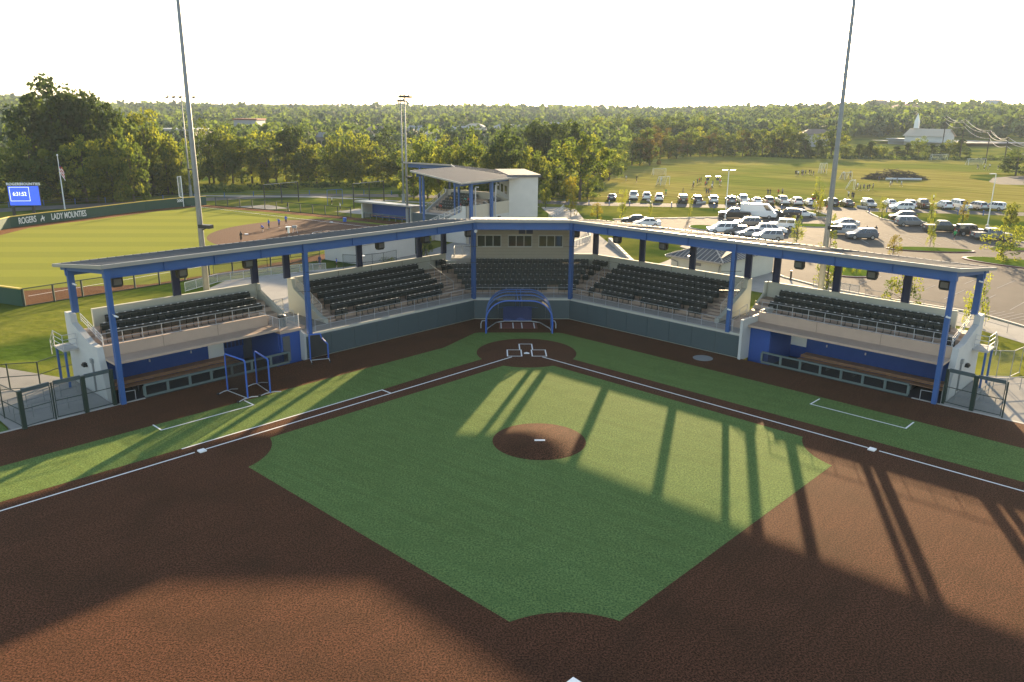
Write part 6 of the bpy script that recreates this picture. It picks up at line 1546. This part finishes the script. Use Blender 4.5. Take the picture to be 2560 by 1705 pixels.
for i,(u,D,wd,zt,k) in enumerate([(1010,480,16,8.2,'hip'),(1037,520,14,9.0,'gable'),(1078,500,15,7.6,'hip'),(935,520,16,8.6,'hip'),(1150,560,18,8.2,'gable'),(1182,600,16,9.4,'hip'),(1216,520,12,6.6,'gable'),(1260,600,20,9.0,'hip'),(1300,590,14,9.2,'gable'),(1325,560,14,9.2,'gable'),(1398,620,16,10.6,'gable')]):
    building('house',f'{ordw(i+1)} pale house with a sloping roof in the far housing estate behind the softball stand',pxaz(u),D,wd,11,zt-2.4,['wtan','wgrey','whiteblock'][i%3],['roofbrown','wgrey','wtan'][i%3],R(-20+13*(i%4)),k,3,2,rh=3)
building('house','small orange-lit house among the trees above the lawn',pxaz(1780),500,12,9,6.5,'wtan','roofbrown',R(15),'gable',2,1,rh=2.4)
building('house','dark low house left of the church behind conical trees',pxaz(2040),520,18,11,7.0,'wgrey','roofbrown',R(-8),'hip',3,1,rh=3)
building('house','low building with a pink tiled roof on the wooded hillside',pxaz(2258),900,30,16,25,'wtan','pinkroof',R(5),'hip',5,1,rh=3.5)
building('house','large roof on the right skyline',pxaz(2190),1250,30,16,32,'wgrey','roofbrown',R(4),'hip',6,1,rh=6)
building('house','pale gabled house on the right skyline',pxaz(2472),1300,22,14,34,'wgrey','wgrey',R(10),'gable',3,1,rh=5)
building('house','left farm house with white wall on the far left slope',pxaz(12),560,10,8,6.4,'whiteblock','white',R(5),'gable',2,1,rh=2)
building('house','second white farm building on the far left slope',pxaz(50),600,13,8,6.6,'whiteblock','white',R(-5),'gable',2,1,rh=2)
# church
cx,cy_=atpx(pxaz(2322),560); ct=thing('church','white church with pale gabled roof and a slim steeple','church',(cx,cy_,terr(cx,cy_)))
zb=terr(cx,cy_)-.5; ra=R(-48); c,s=math.cos(ra),math.sin(ra); q=lambda u,v:(cx+c*u-s*v,cy_+s*u+c*v)
mb=MB(); mb.prism([q(-10,-9),q(12,-9),q(12,9),q(-10,9)],zb,zb+6); mb.add([(*q(12,-9),zb+6),(*q(12,9),zb+6),(*q(12,0),zb+9.6),(*q(-10,-9),zb+6),(*q(-10,9),zb+6),(*q(-10,0),zb+9.6)],[(0,1,2),(3,5,4)]); mb.build('wall','whiteblock',ct)
mb=MB(); mb.add([(*q(-11,-10),zb+5.6),(*q(13,-10),zb+5.6),(*q(13,0),zb+9.9),(*q(-11,0),zb+9.9),(*q(-11,10),zb+5.6),(*q(13,10),zb+5.6)],[(0,1,2,3),(3,2,5,4)]); mb.build('roof','wtan',ct)
mb=MB(); mb.prism([q(-8.5,-1.2),q(-6.1,-1.2),q(-6.1,1.2),q(-8.5,1.2)],zb+10,zb+14); a=[(*q(-8.5,-1.2),zb+14),(*q(-6.1,-1.2),zb+14),(*q(-6.1,1.2),zb+14),(*q(-8.5,1.2),zb+14),(*q(-7.3,0),zb+19)]; mb.add(a,[(0,1,4),(1,2,4),(2,3,4),(3,0,4)]); mb.build('steeple','white',ct)
mb=MB(); mb.prism([q(-20,-8),q(-10,-8),q(-10,0),q(-20,0)],zb,zb+3.4); mb.prism([q(-21,-9),q(-10,-9),q(-10,1),q(-21,1)],zb+3.4,zb+3.9); mb.build('porch','wgrey',ct)
# power line
pts=[atpx(pxaz(2362),470),atpx(pxaz(2410),440),atpx(pxaz(2478),400),atpx(pxaz(2525),360),atpx(pxaz(2620),330)]
for i,p in enumerate(pts):
    z=terr(*p); t=thing('utility_pole',f'{ordw(i+1)} dark wooden utility pole from the left beyond the lawn','utility pole',(*p,z),0,'utility poles right of the church'); zt=z+[19,17.6,13.4,11.6,10.5][i]
    mb=MB(); mb.tube((*p,z),(*p,zt),.22,6); mb.build('pole','bark',t); mb=MB(); mb.box(p[0]-1.4,p[0]+1.4,p[1]-.08,p[1]+.08,zt-.9,zt-.7); mb.build('crossarm','bark',t)
tw=thing('power_line','pale sagging power lines beside the church','power line',(*pts[0],16)); 
for off,dz in ((-1.3,-.7),(0,0),(1.3,-.7),(0,-3.2)):
    mb=MB()
    for (a,za),(b,zb_) in zip(zip(pts,[19,17.6,13.4,11.6,10.5]),list(zip(pts,[19,17.6,13.4,11.6,10.5]))[1:]):
        prev=None
        for k in range(9):
            u=k/8; sag=-4*1.6*u*(1-u); q_=(a[0]+(b[0]-a[0])*u+off,a[1]+(b[1]-a[1])*u,terr(*a)*(1-u)+terr(*b)*u+za*(1-u)+zb_*u+dz+sag)
            if prev: mb.tube(prev,q_,.07,4)
            prev=q_
    mb.build('wire','fascia',tw)
# ================================================================ VEHICLES
SP={ # L,W, body profile (x,z), cabin base x0,x1,beltz ; roof x0,x1,z ; wheel r, wheel x
'sedan':(4.8,1.84,[(-2.35,.30),(-2.4,.62),(-2.35,.98),(-1.8,1.02),(1.0,.98),(2.1,.82),(2.38,.66),(2.4,.3)],(-2.0,1.15,.97),(-1.1,.25,1.44),.33,(-1.42,1.45)),
'suv':(4.75,1.9,[(-2.3,.36),(-2.37,.7),(-2.3,1.10),(1.0,1.06),(2.1,.98),(2.35,.78),(2.37,.36)],(-2.28,1.25,1.05),(-1.95,.4,1.70),.37,(-1.42,1.42)),
'suvtall':(5.2,2.02,[(-2.55,.40),(-2.6,.8),(-2.55,1.2),(1.1,1.18),(2.3,1.12),(2.58,.9),(2.6,.4)],(-2.52,1.3,1.17),(-2.3,.55,1.92),.40,(-1.6,1.6)),
'minivan':(5.15,1.98,[(-2.5,.34),(-2.57,.7),(-2.52,1.08),(1.4,1.02),(2.3,.86),(2.56,.66),(2.57,.34)],(-2.5,1.65,1.02),(-2.2,.75,1.74),.35,(-1.55,1.6)),
'pickup':(5.85,2.0,[(-2.9,.45),(-2.93,.8),(-2.9,1.22),(1.35,1.2),(2.6,1.14),(2.9,.95),(2.92,.45)],(-.95,1.55,1.2),(-.8,.8,1.88),.42,(-1.75,1.85)),
'jeep':(4.4,1.88,[(-2.1,.5),(-2.15,.8),(-2.12,1.22),(.8,1.2),(2.0,1.14),(2.15,1.0),(2.15,.5)],(-2.1,.95,1.2),(-2.02,.55,1.86),.42,(-1.4,1.4)),
'van':(6.9,2.05,[(-3.4,.4),(-3.43,.8),(-3.4,1.5),(2.5,1.45),(3.2,1.15),(3.42,.8),(3.43,.4)],(-3.38,2.9,1.48),(-3.3,1.7,2.72),.36,(-2.1,2.15))}
def layers(prof,W): return [(-W/2,.90),(-W/2+.07,1.0),(W/2-.07,1.0),(W/2,.90)]
def car_meshes(kind,col):
    L,W,pf,cb,ct_,wr,wx=SP[kind]; out=[]
    cx_=0; zc=sum(z for _,z in pf)/len(pf)
    mb=MB(); n=len(pf); ys=layers(pf,W); rings=[]
    for y,k in ys: rings.append([(x*(.985 if k<1 else 1),y,zc+(z-zc)*k) for x,z in pf])
    vs=[v for r in rings for v in r]; fs=[tuple(range(n)),tuple(range(4*n-1,3*n-1,-1))]
    for j in range(3):
        for i in range(n): fs.append((j*n+i,(j+1)*n+i,(j+1)*n+(i+1)%n,j*n+(i+1)%n))
    if kind=='pickup': # bed stays closed; a flat dark sheet is laid over its top
        pass
    mb.add(vs,fs)
    def fr(x0,x1,z0,w0,X0,X1,z1,w1): return [(x0,-w0,z0),(x1,-w0,z0),(x1,w0,z0),(x0,w0,z0),(X0,-w1,z1),(X1,-w1,z1),(X1,w1,z1),(X0,w1,z1)]
    h=fr(cb[0],cb[1],cb[2]-.02,W/2-.07,ct_[0],ct_[1],ct_[2],W/2-.26 if kind not in('van','jeep') else W/2-.13); mb.hexa(h)
    mb.hexa([(ct_[0]+.06,-(W/2-.32),ct_[2]),(ct_[1]-.06,-(W/2-.32),ct_[2]),(ct_[1]-.06,W/2-.32,ct_[2]),(ct_[0]+.06,W/2-.32,ct_[2]),(ct_[0]+.2,-(W/2-.42),ct_[2]+.05),(ct_[1]-.25,-(W/2-.42),ct_[2]+.05),(ct_[1]-.25,W/2-.42,ct_[2]+.05),(ct_[0]+.2,W/2-.42,ct_[2]+.05)])
    if kind=='pickup': mb.box(-2.85,-.98,-.86,.86,1.20,1.225,1)
    for s in (-1,1): mb.box(cb[1]-.35,cb[1]-.15,s*(W/2-.02)-.09,s*(W/2-.02)+.09,cb[2],cb[2]+.14)
    out.append(('body',mb,['car_'+col,'black']))
    H=[Vector(v) for v in h]
    def quad(a,b,c_,d,iu,iv0,iv1,off):
        q=lambda u,v: (a*(1-u)+b*u)*(1-v)+(d*(1-u)+c_*u)*v
        nn=((b-a).cross(d-a)).normalized()*off
        return [q(iu[0],iv0)+nn,q(iu[1],iv0)+nn,q(iu[1],iv1)+nn,q(iu[0],iv1)+nn]
    mb=MB(); mb.add(quad(H[1],H[2],H[6],H[5],(.06,.94),.08,.92,.015),[(0,1,2,3)]); out.append(('windshield',mb,['carglass']))
    mb=MB(); mb.add(quad(H[3],H[0],H[4],H[7],(.1,.9),.15,.9,.015),[(0,1,2,3)]); 
    if kind!='van': out.append(('rear_window',mb,['carglass']))
    segs=[(.04,.34),(.37,.62),(.65,.93)] if kind in('suv','minivan','suvtall') else ([(.05,.47),(.52,.93)] if kind!='van' else [(.80,.95)])
    for a_,b_ in segs:
        mb=MB(); mb.add(quad(H[0],H[1],H[5],H[4],(a_,b_),.12,.88,.015),[(0,1,2,3)]); out.append(('side_window',mb,['carglass']))
        mb=MB(); mb.add(quad(H[2],H[3],H[7],H[6],(1-b_,1-a_),.12,.88,.015),[(0,1,2,3)]); out.append(('side_window',mb,['carglass']))
    for s in (-1,1):
        mb=MB(); xf=pf[-2][0]; mb.box(xf-.12,xf+.012,s*(W/2-.33)-.18,s*(W/2-.33)+.18,pf[-2][1]-.05,pf[-2][1]+.12); out.append(('headlight',mb,['lamp']))
        mb=MB(); xr=pf[1][0]; hh=(.75,1.0) if kind in('sedan',) else (.8,1.15); mb.box(xr-.012,xr+.15,s*(W/2-.18)-.10,s*(W/2-.18)+.10,*hh); out.append(('taillight',mb,['taillight']))
    mb=MB(); xr=pf[1][0]; mb.box(xr-.02,xr+.05,-.26,.26,.72,.84); out.append(('license_plate',mb,['lamp']))
    mb=MB(); mb.box(pf[0][0]-.03,pf[-1][0]+.03,-W/2+.08,W/2-.08,.22,pf[0][1]+.12); out.append(('bumper',mb,['black']))
    wheels=[]
    for x in wx:
        for s in (-1,1): wheels.append((x,s*(W/2-.11),wr))
    return out,wheels
CARC={}
def car_proto(kind,col):
    if (kind,col) in CARC: return CARC[(kind,col)]
    parts,wheels=car_meshes(kind,col); L=[]
    for n_,mb,ms in parts:
        o=mb.build(n_,ms); L.append((n_,o.data)); bpy.data.objects.remove(o)
    CARC[(kind,col)]=(L,wheels); return CARC[(kind,col)]
WM={}
def wheel_mesh(r):
    if r in WM: return WM[r]
    mb=MB(); mb.tube((0,-.12,0),(0,.12,0),r,18); o=mb.build('tyre','tyre',smooth=False); a=o.data; bpy.data.objects.remove(o)
    mb=MB(); mb.tube((0,-.135,0),(0,.135,0),r*.62,10); o=mb.build('rim','rim'); b=o.data; bpy.data.objects.remove(o); WM[r]=(a,b); return WM[r]
def car(x,y,kind,col,head,label,group,cat):
    L,wh=car_proto(kind,col); nm={'sedan':'parked_car','suv':'parked_car','suvtall':'parked_car','minivan':'parked_minivan','pickup':'pickup_truck','jeep':'off_road_car','van':'cargo_van'}[kind]
    t=thing(nm,label,cat,(x,y,GZ+.014),R(head),group)
    for n_,me in L:
        o=bpy.data.objects.new(n_,me); sc.collection.objects.link(o); o.parent=t
    for x_,y_,r in wh:
        a,b=wheel_mesh(r); e_=bpy.data.objects.new('wheel',a); sc.collection.objects.link(e_); e_.parent=t; e_.location=(x_,y_,r)
        o=bpy.data.objects.new('rim',b); sc.collection.objects.link(o); o.parent=e_
CATN={'sedan':'car','suv':'car','suvtall':'car','minivan':'minivan','pickup':'pickup truck','jeep':'off-road car','van':'van'}
vi=0
for i,(x,y,k,c,h,l) in enumerate(VEH):
    if i<24: lab=f'{l}, {ordw(i+1)} from the left in the lawn edge row'; gr='cars parked on the lawn edge'
    elif i==24: lab='white suv driving along the road before the lawn row'; gr=None
    elif i==26: lab=l+' beside the left street lamp'; gr=None
    else: lab=l+' '+{25:'left of the van in the parking lot',27:'just right of the van',28:'behind the white off-roader',29:'behind, rightmost of the trio near the van',30:'by the left grass island',31:'behind the white minivan',32:'right of the white minivan',33:'in the middle of the lot',34:'in the centre glare of the lot',35:'behind the roof edge',36:'closest to the roof edge',37:'alone at the left of the lot',38:'left in the lot',39:'at the left of the drive entrance',40:'behind the silver crossover',41:'between sedan and blue-grey suv',42:'nearest in the trio right of the pole',43:'at the top of the lot',44:'at the top right of the lot',45:'right of the minivan',46:'behind the big pickup',47:'at the right end of the lot'}.get(i,'in the lot'); gr='cars in the parking lot'
    if c=='white' and k=='jeep': pass
    car(x,y,k,c,h,lab,gr,CATN[k])
# ================================================================ PEOPLE
def make_person(pose):
    J={'pel':(0,0,.94),'sp':(0,0,1.12),'ch':(0,0,1.34),'nk':(0,.0,1.47),'h0':(0,.02,1.55),'h1':(0,.03,1.66),'h2':(0,.02,1.74),
       'ls':(-.17,0,1.40),'le':(-.25,-.02,1.14),'lw':(-.26,.08,.92),'lh':(-.26,.11,.82),'rs':(.17,0,1.40),'re':(.25,-.02,1.14),'rw':(.26,.08,.92),'rh':(.26,.11,.82),
       'lp':(-.09,0,.90),'lk':(-.11,.02,.50),'la':(-.12,-.02,.09),'lt':(-.13,.15,.04),'rp':(.09,0,.90),'rk':(.11,.02,.50),'ra':(.12,-.02,.09),'rt':(.13,.15,.04)}
    if pose==1: J.update(lk=(-.1,.20,.52),la=(-.1,.24,.10),lt=(-.1,.40,.05),rk=(.1,-.05,.50),ra=(.1,-.32,.15),rt=(.11,-.22,.04),le=(-.24,-.16,1.17),lw=(-.24,-.05,.97),lh=(-.23,.0,.88),re=(.24,.12,1.17),rw=(.22,.32,1.08),rh=(.2,.40,1.06))
    if pose==2: J.update(re=(.36,.05,1.52),rw=(.42,.1,1.76),rh=(.43,.11,1.86),le=(-.28,.1,1.18),lw=(-.18,.3,1.15),lh=(-.12,.36,1.16))
    if pose==3: # crouching forward
        J.update(pel=(0,-.18,.62),sp=(0,-.08,.76),ch=(0,.08,.93),nk=(0,.18,1.02),h0=(0,.23,1.08),h1=(0,.27,1.17),h2=(0,.27,1.25),ls=(-.17,.12,.97),le=(-.26,.22,.74),lw=(-.2,.40,.62),lh=(-.16,.46,.58),rs=(.17,.12,.97),re=(.26,.22,.74),rw=(.2,.40,.62),rh=(.16,.46,.58),lp=(-.1,-.17,.60),lk=(-.22,.16,.48),la=(-.24,-.04,.09),lt=(-.27,.13,.04),rp=(.1,-.17,.60),rk=(.22,.16,.48),ra=(.24,-.04,.09),rt=(.27,.13,.04))
    if pose==4: # bending
        J.update(sp=(0,.10,1.06),ch=(0,.28,1.15),nk=(0,.40,1.16),h0=(0,.47,1.15),h1=(0,.57,1.14),h2=(0,.63,1.15),ls=(-.17,.34,1.14),le=(-.22,.42,.88),lw=(-.2,.5,.68),lh=(-.2,.52,.58),rs=(.17,.34,1.14),re=(.22,.42,.88),rw=(.2,.5,.68),rh=(.2,.52,.58))
    Rd={'pel':.13,'sp':.115,'ch':.14,'nk':.055,'h0':.075,'h1':.10,'h2':.065,'ls':.065,'le':.045,'lw':.034,'lh':.042,'rs':.065,'re':.045,'rw':.034,'rh':.042,'lp':.095,'lk':.062,'la':.042,'lt':.045,'rp':.095,'rk':.062,'ra':.042,'rt':.045}
    E_=[('pel','sp'),('sp','ch'),('ch','nk'),('nk','h0'),('h0','h1'),('h1','h2'),('ch','ls'),('ls','le'),('le','lw'),('lw','lh'),('ch','rs'),('rs','re'),('re','rw'),('rw','rh'),('pel','lp'),('lp','lk'),('lk','la'),('la','lt'),('pel','rp'),('rp','rk'),('rk','ra'),('ra','rt')]
    ks=list(J); me=bpy.data.meshes.new('p'); me.from_pydata([J[k] for k in ks],[(ks.index(a),ks.index(b)) for a,b in E_],[])
    o=bpy.data.objects.new('p',me); sc.collection.objects.link(o); md=o.modifiers.new('s','SKIN'); sv=me.skin_vertices[0].data
    for i,k in enumerate(ks): sv[i].radius=(Rd[k],Rd[k]*(.75 if k in('pel','sp','ch') else 1)); sv[i].use_root=(k=='pel')
    o.modifiers.new('u','SUBSURF').levels=1; 
    dg=bpy.context.evaluated_depsgraph_get(); dg.update(); m2=bpy.data.meshes.new_from_object(o.evaluated_get(dg)); bpy.data.objects.remove(o); m2.name='body'
    m2.materials.clear()
    for k in ('skin','shirt_black','shirt_black','hair','white'): m2.materials.append(M[k])
    seg_m={('pel','sp'):1,('sp','ch'):1,('ch','nk'):1,('ch','ls'):1,('ch','rs'):1,('ls','le'):1,('rs','re'):1,('pel','lp'):2,('pel','rp'):2,('lp','lk'):2,('rp','rk'):2,('h0','h1'):3,('h1','h2'):3,('la','lt'):4,('ra','rt'):4}
    for p in m2.polygons:
        c_=p.center; best=None
        for a,b in E_:
            A_,B_=Vector(J[a]),Vector(J[b]); d=B_-A_; u=max(0,min(1,(c_-A_).dot(d)/d.length_squared)); q=(c_-(A_+d*u)).length-(.5*(Rd[a]+Rd[b]))
            if best is None or q<best[0]: best=(q,(a,b))
        mi_=seg_m.get(best[1],0)
        if mi_==3 and (c_.y-Vector(J['h1']).y>.03 and c_.z<Vector(J['h2']).z-.0): mi_=0
        p.material_index=mi_; p.use_smooth=True
    # ears/nose kept implicit at this size; faces are skin on the front of the head
    return m2
PM=[make_person(i) for i in range(5)]
def person(x,y,top,bot,pose,rz,label,group=None,z=GZ,s=1.0):
    me=PM[pose]; o=bpy.data.objects.new('person',me); sc.collection.objects.link(o); o.location=(x,y,z+.01); o.rotation_euler=(0,0,rz); o.scale=(s,s,s)
    for i,k in ((1,top),(2,bot)): o.material_slots[i].link='OBJECT'; o.material_slots[i].material=M['shirt_'+k]
    tag(o,label,'person',group)
shn=['black','white','grey','green','navy','red']
rnd=random.Random(5)
PEOPLE.sort(key=lambda p:(p[0]-CAMP[0])/(p[1]-CAMP[1]))
for i,(x,y,c) in enumerate(PEOPLE):
    person(x,y,shn[c],rnd.choice(['black','navy','grey','black']),rnd.choice([0,0,1,2,0,1]),rnd.uniform(0,6.28),f'person in a {shn[c]} shirt, {ordw(i+1)} from the left on the sports lawn','people on the sports lawn',GZ+.008)
for x,y,po,t_,r_,l in [(-40.5,71.3,3,'blue',2,'crouching softball player in blue at the left of the infield group'),(-40.3,74.3,0,'blue',2.4,'standing softball player in blue, second from left'),(-38.9,75.5,2,'blue',3,'softball player in blue with an arm up in the middle'),(-38.7,79.5,0,'blue',3,'softball player in blue farthest back'),(-36.1,69.5,4,'blue',4,'tall coach in blue bending in front of the players')]:
    person(x,y,t_,'black',po,r_,l,'softball players',GZ+.02,1.02 if po==4 else .95)
person(-40.5,59.5,'black','black',0,1,'person in black showing above the roof at the softball infield',z=GZ+.02)
person(-43,98.4,'black','grey',1,1,'person walking behind the softball fence',z=GZ); person(-36.8,111.2,'white','navy',0,2,'person in white by the small blue screen',z=GZ); person(-32.9,99.5,'white','black',2,2,'person in white in the softball bullpen',z=GZ)
person(-24.6,39.4,'navy','navy',0,2.6,'person in dark blue seen under the left beam behind the railing',z=GZ); person(-22.6,40.0,'blue','black',0,2,'child in blue with a small cart under the left beam',z=GZ,s=.72)
person(64.2,101.6,'black','navy',1,4,'person in dark clothes left on the drive',z=GZ); person(65.6,101.6,'red','black',1,4.2,'person in red walking on the drive',z=GZ)
person(59.3,69.6,'black','black',0,3,'left one of two people behind the blue-grey suv',z=GZ); person(60.9,69.8,'black','black',0,3,'right one of two people behind the blue-grey suv',z=GZ); person(71.5,65.0,'green','black',1,2,'person in green walking past the big pickup',z=GZ)
person(*FS.p(3.4,5.3),'yellow','black',0,0,'spectator in yellow in the softball stand',z=1.6) if False else None
def seated(W,t,k,col,l):
    o_=1.75+.86*k; x,y=W.p(t,o_); person(x,y,col,'black',3,math.atan2(-W.o[1],-W.o[0])-math.pi/2,l,'spectators in the softball stand',1.2+.4*k)
seated(FS,4.6,4,'yellow','spectator in yellow in the softball stand'); seated(FS,1.4,4,'teal','spectator in pale teal in the softball stand'); seated(FS,.6,4,'red','spectator in red beside the blue post in the softball stand'); seated(FS,4.9,1,'red','spectator in red low in the softball stand'); seated(FS,1.2,2,'red','spectator in red in the second row of the softball stand')
# goals, brush pile, logs, signs
def goal(x,y,wd,h,rz,l):
    t=thing('soccer_goal',l,'goal',(x,y,GZ)); c,s=math.cos(rz),math.sin(rz); q=lambda u,v,z:(x+c*u-s*v,y+s*u+c*v,GZ+z)
    mb=MB(); mb.path([q(-wd/2,0,0),q(-wd/2,0,h),q(wd/2,0,h),q(wd/2,0,0)],.05,6); mb.path([q(-wd/2,0,h),q(-wd/2,1.0,h),q(-wd/2,2,0)],.05,5); mb.path([q(wd/2,0,h),q(wd/2,1,h),q(wd/2,2,0)],.05,5); mb.build('frame','white',t)
    mb=MB(); mb.add([q(-wd/2,1,h),q(wd/2,1,h),q(wd/2,2,0),q(-wd/2,2,0)],[(0,1,2,3)]); mb.build('netting','picket',t)
goal(45.2,163,3.0,2.4,R(25),'small white goal left on the sports lawn'); goal(51,199,4.0,2.2,R(5),'distant white goal behind the small left goal'); goal(94.5,154.5,3.6,2.4,R(60),'white goal by the line of people at the middle of the lawn'); goal(193,264.5,7.3,2.6,R(2),'wide white goal at the right of the lawn'); goal(197,300,7.3,2.6,R(2),'second wide goal farther back at the right'); goal(109.8,212.9,2.0,3.4,R(10),'tall narrow white frame behind the floodlight pole'); goal(107.1,187.4,3.5,2.2,R(30),'small goal beside the tents group')
bp=thing('brush_pile','dark pile of cut branches on the lawn with a pale log in front','brush pile',(123,190,GZ)); mb=MB(); rb_=random.Random(2)
for i in range(420):
    a=rb_.uniform(0,6.28); rr=rb_.random()**.5; x=123+9.5*rr*math.cos(a); y=190+4*rr*math.sin(a); hh=2.9*(1-rr**2)*rb_.uniform(.2,1); L=rb_.uniform(.8,2.4); b=rb_.uniform(0,3.14); mb.tube((x-L*math.cos(b),y-L*.5*math.sin(b),GZ+hh),(x+L*math.cos(b),y+L*.5*math.sin(b),GZ+hh+rb_.uniform(-.3,.9)),.07,3)
mb.build('branches','bark',bp); mb=MB(); mb.tube((117.5,184.6,GZ+.5),(128,183.6,GZ+.5),.35,8); mb.build('log','rail',bp)
for i,(x,y,a) in enumerate([(32.6,119.2,100),(43.5,116.4,30),(76.4,109.3,110),(96.5,106.6,120)]):
    mb=MB(); L=1.3; mb.tube((x-L*math.cos(R(a)),y-L*math.sin(R(a)),GZ+.3),(x+L*math.cos(R(a)),y+L*math.sin(R(a)),GZ+.3),.3,8); tag(mb.build('log','kerb'),f'{ordw(i+1)} pale log from the left among the lawn-edge cars','log','logs on the lawn edge')
t=thing('stop_sign','red octagonal sign on a thin post by the drive','sign',(64.9,107.3,GZ)); mb=MB(); mb.tube((64.9,107.3,GZ),(64.9,107.3,GZ+2.1),.05,6); mb.build('post','galv',t); mb=MB(); mb.tube((64.9,107.24,GZ+2.6),(64.9,107.2,GZ+2.6),.55,8); mb.build('plate','taillight',t)
text_obj('lettering','STOP',.34,'white',t,(64.9,107.17,GZ+2.6),0,extr=.005)
for i in range(6):
    x=26+i*2.75; mb=MB(); mb.cbox(x,90.3+.25*i*.9,GZ,GZ+.14,1.8,.18,R(5)); tag(mb.build('wheel_stop','kerb'),f'{ordw(i+1)} concrete wheel stop from the left at the top of the lot','wheel stop','wheel stops in the lot')
for i,(x,y) in enumerate([(60.5,175.8),(63.5,176)]):
    t=thing('camp_chair',f'{["left","right"][i]} of two white-topped camp chairs on the lawn','chair',(x,y,GZ)); mb=MB(); mb.box(x-.4,x+.4,y-.4,y+.4,GZ+.45,GZ+.52); mb.box(x-.4,x+.4,y+.36,y+.42,GZ+.5,GZ+1.1); mb.build('seat','shirt_navy',t)
    mb=MB()
    for a,b in ((-.38,-.38),(.38,-.38),(.38,.38),(-.38,.38)): mb.tube((x+a,y+b,GZ),(x+a,y+b,GZ+1.5),.025,4)
    mb.build('leg','galv',t); mb=MB(); mb.box(x-.7,x+.7,y-.6,y+.6,GZ+1.5,GZ+1.6); mb.build('canopy','white',t)
# ================================================================ HAZE
hm=bpy.data.materials.new('haze'); hm.use_nodes=True; n=hm.node_tree; n.nodes.clear(); vo=n.nodes.new('ShaderNodeVolumePrincipled'); ou=n.nodes.new('ShaderNodeOutputMaterial'); n.links.new(vo.outputs[0],ou.inputs['Volume'])
vo.inputs['Color'].default_value=(.72,.86,1,1); vo.inputs['Density'].default_value=.0001; vo.inputs['Anisotropy'].default_value=.1
M['haze']=hm
mb=MB(); mb.box(-3900,4100,-400,4900,-4,75); o=mb.build('haze','haze'); o['kind']='stuff'
